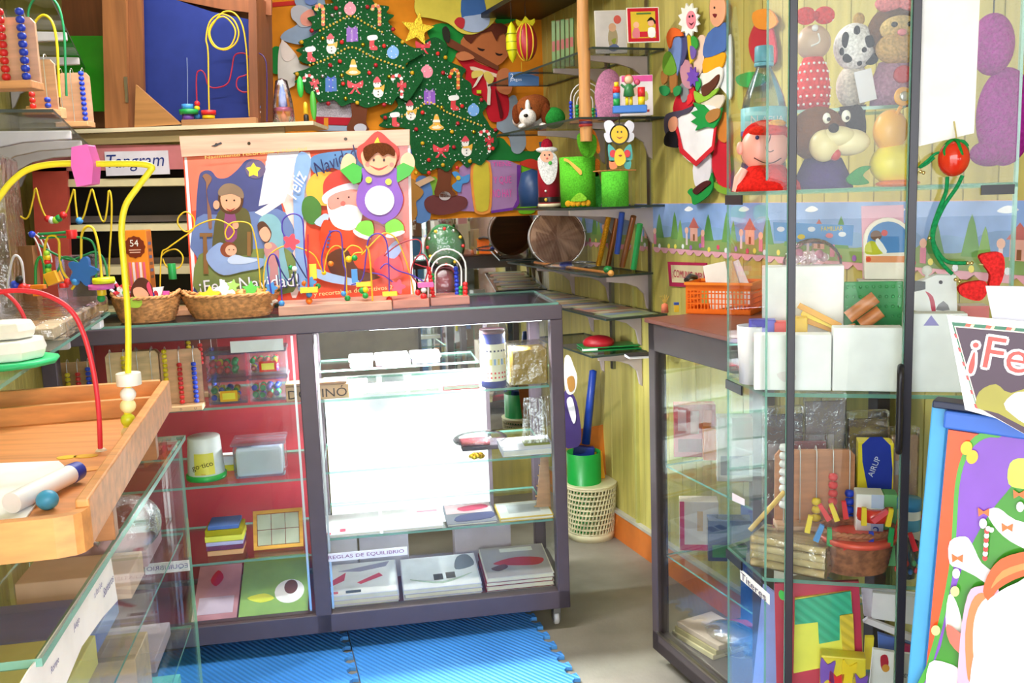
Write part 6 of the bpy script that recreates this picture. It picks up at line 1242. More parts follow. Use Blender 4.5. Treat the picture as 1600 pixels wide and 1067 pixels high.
bfig('bear_figure', 'tan foam bear with a blue jacket below the second tree', [('head', [(632, 282), (646, 280), (656, 292), (662, 300), (656, 310), (650, 316), (652, 336), (640, 348), (634, 330)], .022, .008, 'm#a87838'), ('jacket', [(650, 280), (666, 276), (676, 300), (672, 320), (672, 342), (652, 348), (650, 320)], .016, .006, 'm#5a80b8'), ('leaf', [(670, 282), (680, 276), (686, 290), (680, 306), (674, 300)], .014, .005, 'm#78a838'), ('scarf', [(648, 286), (672, 274), (680, 280), (656, 292)], .028, .005, 'm#c8a888', 0), ('ear', E(646, 242, 8, 12), .010, .005, 'm#4868b0', 0)])
bfig('orange_glove', 'orange striped foam mitten right of the sheep shape', [('mitten', [(820, 208), (830, 200), (870, 206), (874, 222), (850, 226), (834, 236), (822, 232)], .018, .006, 'm#e08c28'), ('cuff', [(842, 222), (878, 216), (878, 238), (846, 240)], .022, .005, 'm#4a6480', 0), ('house', [(846, 240), (880, 238), (880, 262), (848, 262)], .014, .005, 'm#8a4024', 0)])
# hanging sweets
hs = FR((0, 4.25, 0), 4)
for nm, lab, prt in (('spool_lantern', 'yellow ribbed lantern shaped sweet hanging before the back wall', [(800, 66, 9, 30, 'p#d8d818')]), ('striped_lantern', 'red and yellow striped lantern sweet hanging beside the ribbed one', [(822, 66, 17, 28, 'p#b01c2c')])):
    px, py, rw, rh, c = prt[0]; x, z = hs.hit(px, py); k = 4.25 / F_PX; f = FR(hs.p(x, 0, z), 4)
    t = thing(nm, lab, 'decoration', f)
    m = MB(f)
    if nm == 'spool_lantern':
        m.lathe([(.001, -rh * k), (rw * .5 * k, -rh * .8 * k), (rw * k, -rh * .3 * k), (rw * k, rh * .2 * k), (rw * .6 * k, rh * .75 * k), (.001, rh * k)], (0, 0, 0), c, 16); build(m, 'body', t)
        for q in (-.4, 0, .4): build(MB(f).lathe([(rw * 1.02 * k, -.001), (rw * 1.04 * k, 0), (rw * 1.02 * k, .001)], (0, 0, q * rh * k), 'p#7a8a10', 16), 'band', t)
    else:
        m.ball((0, 0, 0), (rw * k, rw * .8 * k, rh * k), c, 20, 14); build(m, 'body', t)
        for a in (-70, -35, 0, 35):
            a = math.radians(a - 90); build(MB(f).tube([(math.cos(a) * rw * k * math.sin(p) * 1.02, math.sin(a) * rw * .8 * k * math.sin(p) * 1.02, -math.cos(p) * rh * k) for p in [j * math.pi / 12 for j in range(1, 12)]], .0035, 'p#d8b820', 6), 'stripe', t)
        build(MB(f).prism(S([(-12 * k, 24 * k), (-14 * k, 34 * k), (-6 * k, 30 * k), (0, 38 * k), (6 * k, 31 * k), (14 * k, 34 * k), (11 * k, 24 * k)], 2), -.004, .004, 'f#b8b020'), 'paper_frill', t)
    build(MB(f).tube([(0, 0, rh * k), (0, 0, 2.72 - z)], .0012, 'm#303030', 5), 'cord', t)
x, z = hs.hit(815, 108); x1, z1 = hs.hit(815, 128); t = thing('blue_carton', 'blue carton with white print hanging under the lantern sweets', 'box', hs.p(x, 0, z1))
build(MB().cut(hs, [(795, 113), (815, 112), (842, 120), (842, 134), (795, 134)], -.01, .02, 'p#1f5a94'), 'box_body', t, bev=.002); build(MB().textpx(hs, '2', 800, 119, 8, -.0102, 'm#d0d8e8').textpx(hs, 'juegos', 806, 125, 6, -.0102, 'm#d0d8e8', wpx=18), 'lettering', t); build(MB(hs).tube([(x, 0, z + .03), (x, 0, z1 + .002)], .001, 'm#c8b838', 5), 'cord', t)
# ================================================================ wooden cupboard and slatted rack at the left back
CBY = 3.80; CF = FR((0, CBY, 0), 0)
def cb(px, py, y=0): return CF.hit(px, py, y)
t = thing('wooden_cupboard', 'brown wooden cupboard with open doors above the slatted rack', 'cupboard', CF.p(cb(300, 200)[0], .15, cb(300, 200)[1]))
ZS = cb(300, 203)[1]
def cq(nm, pts, yf, yb, mat, bev=.001, lab=None): return build(MB().cut(CF, pts, yf, yb, mat), nm, t, bev=bev, label=lab)
cq('door', [(158, -60), (196, -60), (200, 200), (164, 200)], .06, .078, 'v#9a6238'); cq('side_panel', [(194, -60), (220, -60), (226, 200), (200, 200)], .08, .10, 'v#8a5430')
cq('back_board', [(95, -60), (420, -60), (420, 200), (100, 200)], .30, .312, 'v#6c3c1e')
cq('top_board', [(214, -60), (424, -60), (424, 24), (345, 14), (218, -12)], .20, .215, 'v#8a4e28')
cq('inner_panel', [(388, -10), (400, -10), (404, 200), (390, 200)], .05, .30, 'v#7a4424'); cq('inner_panel', [(352, 0), (398, 6), (398, 60), (380, 100), (352, 40)], .29, .298, 'v#84502c')
cq('hinge', [(193, 120), (198, 120), (200, 160), (196, 160)], .052, .060, 'k#b8b0a4')
cq('green_board', [(92, 56), (160, 56), (165, 174), (96, 174)], .22, .228, 'p#1f8a10', lab='green board')
build(MB().cut(CF, [(216, -20), (330, 18), (388, 30), (396, 186), (226, 190)], .16, .168, 'm#27357c'), 'blue_board', label='large dark blue board leaning inside the wooden cupboard', cat='board')
build(MB().cut(CF, [(212, 132), (283, 194), (210, 199)], .02, .04, 'w#b8824c'), 'wooden_wedge', label='triangular wooden wedge standing on the cupboard shelf', cat='wedge', bev=.001)
# cream shelf board
sx0, sz = cb(135, 203); sx1 = cb(490, 197)[0]
build(MB(CF).box((sx0 - .25, -.0, sz - .012), (sx1, .30, sz + .003), 'w#efe2c0'), 'shelf_board', label='cream shelf board under the wooden cupboard', cat='shelf', bev=.001)
build(MB(CF).box((sx0 - .25, .03, sz - .055), (sx1 - .12, .045, sz - .013), 'w#a89468'), 'shelf_apron', label='tan apron strip under the cream shelf board', cat='board')
# red framed slatted rack
t = thing('slatted_rack', 'red framed rack with cream slat shelves and dark gaps behind the counter', 'rack', CF.p(cb(190, 480)[0], .12, ZT - .2))
def rq(nm, pts, yf, yb, mat, lab=None, bev=.001): return build(MB().cut(CF, pts, yf, yb, mat), nm, t, bev=bev, label=lab)
rq('side_panel', [(50, 262), (104, 262), (112, 500), (60, 500)], .05, .07, 'p#c8524a'); rq('header', [(50, 228), (420, 224), (420, 262), (50, 268)], .05, .07, 'p#cc7c80')
rq('back_panel', [(90, 262), (440, 262), (440, 520), (96, 520)], .30, .31, 'p#12101e')
for y0_, y1_ in ((280, 292), (352, 362), (418, 430), (484, 494)):
    rq('slat_shelf', [(104, y0_), (440, y0_ - 4), (440, y1_ - 4), (104, y1_)], .06, .29, 'p#ece0b4')
    if y0_ > 300: rq('rear_slat', [(104, y0_ - 14), (440, y0_ - 18), (440, y0_ - 8), (104, y0_ - 4)], .24, .28, 'p#7c7478')
# handwritten sign
t = build(MB().cut(CF, [(163, 237), (262, 235), (265, 272), (166, 275)], .040, .046, 'm#e6e2ee'), 'paper_sign', label='white card handwritten Tangram hanging on the red rack header', cat='sign')
build(MB().textpx(CF, 'Tangram', 212, 254, 27, .040, 'm#2a3a80', wpx=90, shear=.25, spin=0), 'lettering', t)
t['label'] = 'white card with blue handwriting hanging on the red rack header'
# toys on the cream shelf board
def toyb(px0, px1, pyt, y, lab, nm='bead_maze', grp='bead mazes on the cupboard shelf', th=.024):
    xa = CF.hit(px0, pyt, y)[0]; xb = CF.hit(px1, pyt, y)[0]; t = thing(nm, lab, 'bead maze', CF.p((xa + xb) / 2, y + .05, sz + .0035), grp)
    build(MB(CF).box((xa, y, sz + .0035), (xb, y + .12, sz + .003 + th), 'w#a87850'), 'base', t, bev=.002); return t
t = toyb(283, 400, 190, .02, 'bead maze with a coiled yellow wire on the cupboard shelf')
def w2(t, pts, mat, y, r=.0028):
    return build(MB(CF).tube(px_path(CF, S(pts, 5, False), y), r, mat, 7), 'wire', t)
w2(t, [(327, 178), (326, 140), (325, 80), (322, 60), (328, 34), (345, 22), (364, 30), (373, 50), (368, 68), (352, 78), (334, 72), (326, 54), (332, 36), (348, 26), (362, 36), (368, 52), (360, 72), (344, 76), (332, 66), (328, 48), (340, 28), (352, 18), (368, 22), (380, 44), (386, 90), (388, 150), (390, 182)], Y_, .07, .0032)
w2(t, [(308, 170), (307, 120), (313, 110), (320, 116), (326, 134), (340, 137), (356, 130), (362, 110), (366, 88), (376, 83), (386, 86), (393, 100), (386, 116), (372, 122), (370, 136), (380, 144), (396, 142), (402, 150)], 'p#a81838', .09)
w2(t, [(402, 178), (401, 150)], 'p#a81838', .09)
w2(t, [(388, 80), (402, 82), (414, 92), (417, 120), (417, 190)], 'p#3a2060', .08)
w2(t, [(293, 170), (293, 120), (292, 90)], 'p#8090b8', .08, .0015)
for px, py, c, r_, h_ in ((293, 167, 'c', .022, .010), (295, 175, 'g', .036, .009), (294, 183, 'v', .022, .010), (326, 176, 'r', .028, .008), (326, 183, 'y', .024, .006)):
    x, z = CF.hit(px, py, .06); build(MB(CF).lathe([(.001, -h_), (r_, -h_), (r_, h_), (.001, h_)], (x, .06, z), CY[c], 18), 'disc_bead', t)
for px, py, c in ((308, 162, 'r'), (308, 169, 'y'), (308, 182, 'c'), (403, 167, 'c'), (403, 175, 'w'), (403, 183, 'o')):
    x, z = CF.hit(px, py, .085); build(MB(CF).ball((x, .085, z), .0115, CY[c], 12, 8), 'bead', t)
# little wrapped doll
x, z = CF.hit(444, 190, .10); f = FR(CF.p(x, .10, sz + .0035), 0); k = 3.9 / F_PX
t = thing('wrapped_doll', 'small doll in a clear wrap with pink brim on the cupboard shelf', 'doll', f)
build(MB(f).lathe([(.001, 0), (4 * k, 0), (5 * k, 12 * k), (.001, 20 * k)], (0, 0, 0), 'p#e87838', 12), 'body', t); build(MB(f).lathe([(.001, 20 * k), (14 * k, 20 * k), (14 * k, 24 * k), (.001, 25 * k)], (0, 0, 0), 'p#f078b8', 18), 'hat_brim', t); build(MB(f).lathe([(.001, 25 * k), (7 * k, 26 * k), (5 * k, 45 * k), (.001, 62 * k)], (0, 0, 0), 'p#5878d8', 12), 'hat', t); build(MB(f).lathe([(.001, 0), (17 * k, 0), (15 * k, 30 * k), (9 * k, 64 * k), (.001, 68 * k)], (0, 0, 0), 'film', 20), 'wrapper', t)
f = f.at(34 * k, 0, 0); t = thing('wrapped_doll', 'green and black doll in clear wrap at the end of the cupboard shelf', 'doll', f)
build(MB(f).lathe([(.001, 0), (4 * k, 0), (4 * k, 12 * k), (.001, 14 * k)], (0, 0, 0), 'p#201818', 10).lathe([(.001, 14 * k), (4 * k, 14 * k), (3 * k, 30 * k), (.001, 32 * k)], (0, 0, 0), 'p#d8b020', 10), 'body', t); build(MB(f).ball((-6 * k, 0, 54 * k), (5 * k, 4 * k, 16 * k), 'p#38b848', 12, 8), 'green_leaf', t); build(MB(f).ball((12 * k, 0, 26 * k), (5 * k, 4 * k, 22 * k), 'p#48a038', 12, 8), 'green_leaf', t)
# ================================================================ inside the tall glass case
def tp(px, y, z, yaw=0.0, tilt=0, spin=0): return FR(TCF.p(TCF.hit(px, 300, y)[0], y, z), yaw, tilt, spin)
def ky(f): return f.o[1] / F_PX
TS = 1.4905
z6 = 1.655
build(MB(TCF).box((TCF.hit(1240, 170, .2)[0], .17, z6 - .007), (TCF.hit(1412, 170, .2)[0], .34, z6), 'glass', 'glassedge'), 'glass_shelf', TC_T)
# water bottle
f = tp(1193, .13, TS); k = ky(f); t = thing('water_bottle', 'clear plastic water bottle with a pale blue cap and label in the glass case', 'bottle', f)
build(MB(f).lathe([(.001, 0), (30 * k, 0), (34 * k, 6 * k), (34 * k, 40 * k), (32 * k, 46 * k), (34 * k, 52 * k), (34 * k, 96 * k), (34 * k, 118 * k), (30 * k, 140 * k), (20 * k, 165 * k), (12 * k, 182 * k), (11 * k, 196 * k), (.001, 197 * k)], (0, 0, 0), 't#dfe8f0', 28), 'bottle_body', t)
build(MB(f).lathe([(34.3 * k, 90 * k), (34.6 * k, 91 * k), (34.6 * k, 124 * k), (33 * k, 125 * k)], (0, 0, 0), 'p#8fd4e4', 28).lathe([(34.5 * k, 84 * k), (34.7 * k, 85 * k), (34.7 * k, 90 * k), (34.3 * k, 91 * k)], (0, 0, 0), 'p#5868b0', 28), 'paper_label', t)
m = MB()
m.text(f, 'NS', -18 * k, 106 * k, 12 * k, -29.5 * k, 'm#f0f4f8').text(f, 'AGUA', 4 * k, 106 * k, 8 * k, -34.7 * k, 'm#f0f4f8'); build(m, 'lettering', t)
build(MB(f).lathe([(.001, 192 * k), (14 * k, 192 * k), (14.5 * k, 194 * k), (14 * k, 214 * k), (12.5 * k, 216 * k), (.001, 216 * k)], (0, 0, 0), 'p#6fc0dc', 24).lathe([(14.2 * k, 186 * k), (14.6 * k, 187 * k), (14.6 * k, 191 * k), (14.2 * k, 191.5 * k)], (0, 0, 0), 'p#6fc0dc', 24), 'cap', t)
# smiling red puppet
f = tp(1197, .06, TS); k = ky(f); t = thing('hand_puppet', 'hand puppet with a large pink smiling face and red hat in the glass case', 'puppet', f)
build(MB(f).ball((-2 * k, .0, 64 * k), (37 * k, 26 * k, 36 * k), 'p#f2a898', 24, 18), 'head', t)
build(MB(f).ball((2 * k, .012, 84 * k), (36 * k, 28 * k, 24 * k), 'f#cc2020', 24, 14).ball((0, -.012, 90 * k), (30 * k, 20 * k, 10 * k), 'f#d83020', 20, 10), 'hat', t)
build(MB(f).ball((12 * k, -.02, 100 * k), (14 * k, 8 * k, 6 * k), 'f#e0a040', 16, 8), 'hat_brim', t)
build(MB(f).ball((-40 * k, .0, 66 * k), (6 * k, 6 * k, 10 * k), 'p#f2a898', 14, 10), 'ear', t)
build(MB(f).lathe([(.001, 0), (52 * k, 0), (50 * k, 10 * k), (38 * k, 24 * k), (26 * k, 38 * k), (.001, 42 * k)], (0, .0, 0), 'f#d8241c', 28), 'body', t)
build(MB(f).tube([(-50 * k, -.01, 0), (-44 * k, -.012, 20 * k), (-36 * k, -.012, 34 * k)], [5 * k, 8 * k, 6 * k], 'p#f0b8a8', 10), 'hand', t)
fy = -24 * k
m = MB(f).tube(S([(-24 * k, fy + .004, 50 * k), (-10 * k, fy - .003, 42 * k), (4 * k, fy - .003, 42 * k), (16 * k, fy + .0, 48 * k)], 4, False), .0011, 'p#601820', 6).tube(S([(0, fy - .002, 84 * k), (-2 * k, fy - .004, 76 * k), (-8 * k, fy - .004, 64 * k), (-2 * k, fy - .004, 58 * k), (4 * k, fy - .004, 60 * k)], 4, False), .0009, 'p#601820', 6)
m.ball((-20 * k, fy + .001, 80 * k), 3.2 * k, 'p#182058', 10, 8).tube([(-10 * k, fy - .002, 33 * k), (0, fy - .0, 32 * k)], .0008, 'p#601820', 5); build(m, 'face_features', t)
# doll in polka dress
f = tp(1268, .22, z6 + .001); k = ky(f); t = thing('polka_doll', 'puppet in a red polka dot dress and bow in the glass case', 'puppet', f)
dr = [(.001, 0), (24 * k, 0), (26 * k, 30 * k), (22 * k, 60 * k), (14 * k, 78 * k), (.001, 80 * k)]
build(MB(f).lathe(dr, (0, 0, 0), 'f#e03c3c', 26), 'dress', t)
m = MB(f); r = random.Random(2)
for i in range(6):
    for j in range(9):
        a = -math.pi / 2 + (j - 4 + .5 * (i % 2)) * .42; z = (8 + i * 12) * k; rr_ = np.interp(z, [q[1] for q in dr[1:]], [q[0] for q in dr[1:]]); m.ball((rr_ * math.cos(a), rr_ * math.sin(a), z), 2.1 * k, 'p#f4f0ee', 6, 4)
build(m, 'polka_dots', t, kind='stuff')
build(MB(f).ball((0, 0, 100 * k), (26 * k, 22 * k, 26 * k), 'p#c8a890', 22, 16), 'head', t)
build(MB(f).tube(S([(-10 * k, -22 * k, 92 * k), (2 * k, -23 * k, 98 * k), (0, -23 * k, 110 * k)], 4, False), .0018, 'p#f4f0f0', 6).ball((-4 * k, -21 * k, 118 * k), 5 * k, 'p#e8e4e8', 10, 8), 'face_features', t)
build(MB(f).ball((-14 * k, -.01, 138 * k), (16 * k, 8 * k, 13 * k), 'f#dc3838', 16, 10).ball((14 * k, -.01, 138 * k), (16 * k, 8 * k, 13 * k), 'f#dc3838', 16, 10).ball((0, -.015, 138 * k), (6 * k, 6 * k, 6 * k), 'f#c83030', 10, 8), 'bow', t)
m = MB(f)
for i in range(14): m.ball(((-26 + i * 4) * k, -8.6 * k, (138 + 7 * math.sin(i * 2.3)) * k), 1.8 * k, 'p#f4f0ee', 6, 4)
build(m, 'polka_dots', t, kind='stuff')
# cow plush
f = tp(1331, .25, z6 + .001); k = ky(f); t = thing('cow_plush', 'white plush animal with black cow patches and a paper tag', 'plush toy', f)
build(MB(f).ball((0, 0, 92 * k), (31 * k, 26 * k, 35 * k), 'f#ece8ea', 24, 18), 'head', t); build(MB(f).ball((2 * k, .01, 34 * k), (26 * k, 22 * k, 34 * k), 'f#d8ccc0', 20, 14), 'body', t)
m = MB(f)
for x, z, a, b in ((-20, 100, 6, 12), (-4, 112, 5, 8), (14, 96, 10, 9), (20, 72, 12, 9), (-16, 74, 8, 7), (2, 66, 4, 4), (24, 104, 5, 9), (-24, 84, 4, 6), (6, 84, 4, 4)):
    q = math.sqrt(max(0.02, 1 - (x / 31) ** 2 - ((z - 92) / 35) ** 2)); m.ball((x * k, -26 * k * q, z * k), (a * k, 3 * k, b * k), 'f#16141a', 12, 8)
build(m, 'cow_patch', t, kind='stuff')
build(MB(f).ball((6 * k, .0, 132 * k), (9 * k, 6 * k, 10 * k), 'f#c09850', 12, 8), 'ear', t)
build(MB(FR(f.p(8 * k, -.06, 8 * k), 0, 0, spin=12)).box((-14 * k, 0, 0), (12 * k, .001, 46 * k), 'm#e8e6f0'), 'paper_tag', t)
# monkey plush
f = tp(1392, .24, z6 + .001); k = ky(f); t = thing('monkey_plush', 'brown plush monkey with tan face, pink nose and pink bow', 'plush toy', f)
build(MB(f).ball((0, .01, 110 * k), (38 * k, 30 * k, 40 * k), 'f#6a4830', 24, 18), 'head', t); build(MB(f).ball((2 * k, -.02, 112 * k), (30 * k, 18 * k, 20 * k), 'f#d8b878', 20, 14).ball((0, -.022, 84 * k), (34 * k, 22 * k, 24 * k), 'f#d0a868', 20, 14), 'muzzle', t)
build(MB(f).ball((-14 * k, -34 * k, 116 * k), (5 * k, 3 * k, 4 * k), 'p#141010', 10, 8).ball((10 * k, -34 * k, 116 * k), (5 * k, 3 * k, 4 * k), 'p#141010', 10, 8), 'eyes', t); build(MB(f).ball((-4 * k, -38 * k, 104 * k), (7 * k, 5 * k, 5 * k), 'p#f08898', 12, 8), 'nose', t)
build(MB(f).ball((-14 * k, -.01, 150 * k), (20 * k, 8 * k, 12 * k), 'f#e88890', 14, 8).ball((20 * k, -.01, 150 * k), (20 * k, 8 * k, 12 * k), 'f#e88890', 14, 8), 'bow', t)
build(MB(f).lathe([(.001, 0), (34 * k, 0), (32 * k, 40 * k), (22 * k, 66 * k), (.001, 70 * k)], (0, 0, 0), 'f#b888a8', 22), 'body', t); build(MB(f).lathe([(8 * k, -3 * k), (13 * k, -3 * k), (13 * k, 3 * k), (8 * k, 3 * k)], (0, -34 * k, 44 * k), 'p#d83848', 20, axis='y'), 'ring', t)
# dog puppet
f = tp(1296, .10, TS); k = ky(f); t = thing('dog_puppet', 'brown dog puppet with a wide cream muzzle and white eyes in the glass case', 'puppet', f)
build(MB(f).ball((-12 * k, .03, 84 * k), (44 * k, 32 * k, 42 * k), 'f#80502c', 24, 18), 'head', t)
build(MB(f).ball((-18 * k, -.035, 64 * k), (22 * k, 20 * k, 24 * k), 'p#ead8a0', 20, 14).ball((20 * k, -.03, 68 * k), (32 * k, 24 * k, 20 * k), 'p#f0dfb0', 22, 16).ball((2 * k, -.04, 76 * k), (26 * k, 20 * k, 16 * k), 'p#ecdca8', 20, 14), 'muzzle', t)
build(MB(f).ball((-14 * k, -.075, 88 * k), (8 * k, 6 * k, 7 * k), 'f#2c1c18', 14, 10), 'nose', t)
build(MB(f).ball((-17 * k, -.045, 104 * k), (6 * k, 5 * k, 8 * k), 'p#f4f0e4', 12, 10).ball((12 * k, -.045, 106 * k), (7 * k, 5 * k, 9 * k), 'p#f4f0e4', 12, 10), 'eye_whites', t); build(MB(f).ball((-16 * k, -.053, 102 * k), 3 * k, 'p#20180c', 8, 6).ball((12 * k, -.053, 103 * k), 3 * k, 'p#20180c', 8, 6), 'pupils', t)
build(MB(f).ball((-4 * k, -.045, 50 * k), (9 * k, 8 * k, 9 * k), 'p#c03030', 12, 8), 'tongue', t)
build(MB(f).ball((50 * k, .04, 92 * k), (16 * k, 12 * k, 36 * k), 'f#2c2428', 16, 12), 'ear', t)
build(MB(f).lathe([(.001, 0), (46 * k, 0), (40 * k, 20 * k), (28 * k, 46 * k), (.001, 52 * k)], (-6 * k, .02, 0), 'f#4c3870', 24), 'body', t)
build(MB(f).prism(S([(10 * k, 14 * k), (30 * k, 30 * k), (46 * k, 30 * k), (34 * k, 18 * k), (44 * k, 6 * k), (20 * k, 4 * k)], 3), -.062, -.056, 'f#2f8a40'), 'leaf', t)
build(MB(f).prism([(28 * k, 60 * k), (64 * k, 62 * k), (70 * k, 128 * k), (30 * k, 126 * k)], .055, .07, 'm#33242a'), 'backing_card', t)
# yellow duck
f = tp(1397, .11, TS); k = ky(f); t = thing('duck_toy', 'yellow plastic duck toy with orange feet behind the right door stile', 'toy', f)
build(MB(f).ball((0, 0, 34 * k), (38 * k, 28 * k, 32 * k), 'p#f4e030', 22, 16), 'body', t); build(MB(f).ball((-8 * k, 0, 84 * k), (26 * k, 22 * k, 32 * k), 'p#f0b040', 20, 14), 'head', t); build(MB(f).ball((2 * k, -.01, 4 * k), (34 * k, 24 * k, 6 * k), 'p#f07828', 18, 8), 'feet', t)
build(MB(f).lathe([(.001, -2 * k), (12 * k, -2 * k), (14 * k, 0), (12 * k, 2 * k), (.001, 2 * k)], (-2 * k, -.04, 132 * k), 'p#f0a820', 20, axis='y'), 'round_badge', t); build(MB(f).lathe([(.001, -1 * k), (7 * k, -1 * k), (7 * k, 1 * k), (.001, 1 * k)], (-2 * k, -.046, 132 * k), 'k#e0e0e0', 20, axis='y').tube([(-2 * k, -.03, 118 * k), (-4 * k, -.01, 105 * k)], .004, 'p#f0b040', 8), 'badge_mirror', t)
build(MB().cut(TCF, [(1426, -20), (1532, -20), (1522, 208), (1426, 231)], -.004, -.0012, 'm#fdfdfd'), 'paper_sheet', label='large blank white sheet taped to the glass case door', cat='paper')
# magenta plush
f = tp(1560, .14, TS + .05); k = ky(f); t = thing('purple_plush', 'magenta plush toy hanging behind the white sheet in the glass case', 'plush toy', f)
build(MB(f).ball((6 * k, 0, 60 * k), (44 * k, 24 * k, 74 * k), 'f#a02890', 24, 18).ball((-16 * k, 0, 6 * k), (30 * k, 20 * k, 20 * k), 'f#982488', 18, 12), 'body', t); build(MB(f).ball((-18 * k, 0, 168 * k), (32 * k, 26 * k, 46 * k), 'f#a83098', 22, 16), 'head', t); build(MB(f).ball((44 * k, -.01, 96 * k), (16 * k, 14 * k, 34 * k), 'f#a83098', 16, 12), 'arm', t)
build(MB(f).tube([(-18 * k, 0, 205 * k), (-18 * k, 0, 2.5 - TS - .05)], .0015, 'm#404040', 5), 'hanging_cord', t)
# tomato figure with green cords
tf2 = TCF
def tq(pts, y): return [TCF.p(TCF.hit(a, b, y)[0], y, TCF.hit(a, b, y)[1]) for a, b in pts]
y = -.030
t = thing('tomato_figure', 'red tomato ornament with dangling green cord legs and red shoes on the glass case', 'ornament', tq([(1535, 455)], y)[0])
c = tq([(1490, 248)], y)[0]; k = c[1] / F_PX
build(MB(FR(c, -14)).ball((0, 0, 0), (23 * k, 20 * k, 27 * k), 'g#d83018', 26, 20), 'tomato_body', t)
m = MB(FR(c, -14))
for a in range(5):
    q = a * 2 * math.pi / 5; m.tube(S([(0, 0, 28 * k), (9 * k * math.cos(q), 9 * k * math.sin(q), 26 * k), (19 * k * math.cos(q), 17 * k * math.sin(q), 14 * k), (20 * k * math.cos(q + .2), 18 * k * math.sin(q + .2), 2 * k)], 3, False), [.003] * 9 + [.001], 'f#1f8a3c', 6)
build(m, 'leaf_crown', t)
for pth in ([(1480, 276), (1478, 300), (1466, 330), (1457, 360), (1460, 390), (1472, 412), (1488, 428)], [(1504, 274), (1494, 294), (1476, 320), (1462, 350), (1458, 376), (1470, 400), (1484, 410), (1512, 411)], [(1474, 238), (1462, 240), (1450, 250), (1436, 262), (1448, 256), (1460, 246)], [(1490, 222), (1504, 220), (1512, 228), (1504, 226)]):
    build(MB().tube([tuple(q) for q in tq(S(pth, 4, False), y)], .0038 if pth[0][1] > 270 else .0025, 'f#1f8a50', 8), 'cord', t)
m = MB()
for a, b in ((1452, 372), (1512, 411), (1518, 411), (1493, 437), (1499, 440), (1438, 268), (1443, 270)): m.ball(tuple(tq([(a, b)], y - .004)[0]), .0035, 'k#e8d090', 8, 6)
build(m, 'metal_bead', t, kind='stuff')
build(MB().cut(TCF, S([(1531, 400), (1546, 395), (1566, 396), (1570, 420), (1562, 446), (1546, 448), (1548, 430), (1536, 412)], 3), y - .006, y + .012, 'f#e03030'), 'shoe', t, bev=.003); build(MB().cut(TCF, S([(1498, 450), (1512, 442), (1540, 440), (1542, 458), (1530, 470), (1506, 464)], 3), y - .006, y + .012, 'f#e03030'), 'shoe', t, bev=.003)
build(MB(TCF).tube([TCF.hit(1524, 411)[:1] + (y,) + TCF.hit(1524, 411)[1:], TCF.hit(1536, 412)[:1] + (y,) + TCF.hit(1536, 412)[1:]], .0015, 'm#d0c080', 5).tube([(TCF.hit(1490, 222)[0], y, TCF.hit(1490, 222)[1]), (TCF.hit(1490, 190)[0], -.004, TCF.hit(1490, 190)[1])], .0015, 'm#d0c080', 5), 'hanging_thread', t)
# ---------------------------------------------------------------- middle shelf
TM = 1.0860
def tbox(px0, px1, pyt, y, z, dp, col, lab, nm='toy_box', cat='box', yaw=-14, grp=None, bev=.002, extra=()):
    xa = TCF.hit(px0, 500, y)[0]; xb = TCF.hit(px1, 500, y)[0]; h = TCF.hit((px0 + px1) / 2, pyt, y)[1] - z; f = TCF.at(xa, y, z); wd = xb - xa
    t = thing(nm, lab, cat, f.p(wd / 2, dp / 2, 0), grp); build(MB(f).box((0, 0, 0), (wd, dp, h), col), 'box_body', t, bev=bev)
    if extra:
        q = MB(f); 
        for i, (mat, pts) in enumerate(extra): q.prism([(a * wd, b * h) for a, b in pts], -.0003 * (i + 1) - .0002, .0, mat)
        build(q, 'box_print', t)
    return t, f, wd, h
tbox(1178, 1300, 523, .022, TM, .04, 'm#fbfbfb', 'bright white card box at the front left of the middle shelf', extra=[('m#f0e8ea', S([(.3, .3), (.5, .35), (.55, .2), (.4, .15)], 3))])
tbox(1302, 1412, 512, .022, TM, .04, 'm#fbfbfb', 'bright white card box in the middle of the middle shelf')
tbox(1414, 1512, 490, .022, TM, .04, 'm#fbfbfb', 'bright white card box at the right of the middle shelf', extra=[('m#a8a0d8', [(.30, .85), (.42, .98), (.55, .85)])])
f = tp(1176, .10, TM); k = ky(f); t = thing('plastic_cup', 'white plastic container with coloured pieces behind the white boxes', 'container', f)
build(MB(f).lathe([(.001, 0), (20 * k, 0), (24 * k, 92 * k), (22 * k, 92 * k), (18 * k, 4 * k), (.001, 4 * k)], (0, 0, 0), 'p#eceaf0', 24), 'cup_wall', t)
for i, (a, b, pt, c, l) in enumerate(((1170, 1212, 500, 'p#5850c8', 'violet'), (1208, 1232, 503, 'p#e83830', 'red'), (1234, 1262, 496, 'p#f0c010', 'golden'))): tbox(a, b, pt, .075, TM, .03, c, l + ' foam piece behind the left white box on the middle shelf', nm='foam_piece', cat='foam piece', grp='foam pieces on the middle shelf')
for i in range(3):
    f = FR(TCF.p(TCF.hit(1252 + 6 * i, 500, .09)[0], .085 + i * .008, TCF.hit(1252, 484 + i * 12, .09)[1]), -14, 0, spin=-28 + 4 * i)
    build(MB(f).box((-.01, 0, 0), (.085, .006, .012), 'p#f0a818' if i != 1 else 'p#f8d820'), 'plastic_ruler', label='yellow plastic strip sloping behind the black door stile, %s of three' % ['top', 'middle', 'lowest'][i], cat='strip', group='yellow plastic strips on the middle shelf', bev=.001)
t, f, wd, h = tbox(1191, 1318, 416, .13, TM, .05, 'p#faf8f8', 'tall white carton numbered 62 with clear wrap on top', extra=[('m#e8d8dc', S([(.3, .5), (.5, .55), (.45, .4)], 3))])
build(MB().text(f, '62', wd * .93, h * .12, .010, -.0008, 'm#605860').text(f, '63', wd * .93, h * .26, .009, -.0008, 'm#b0a8b0'), 'lettering', t)
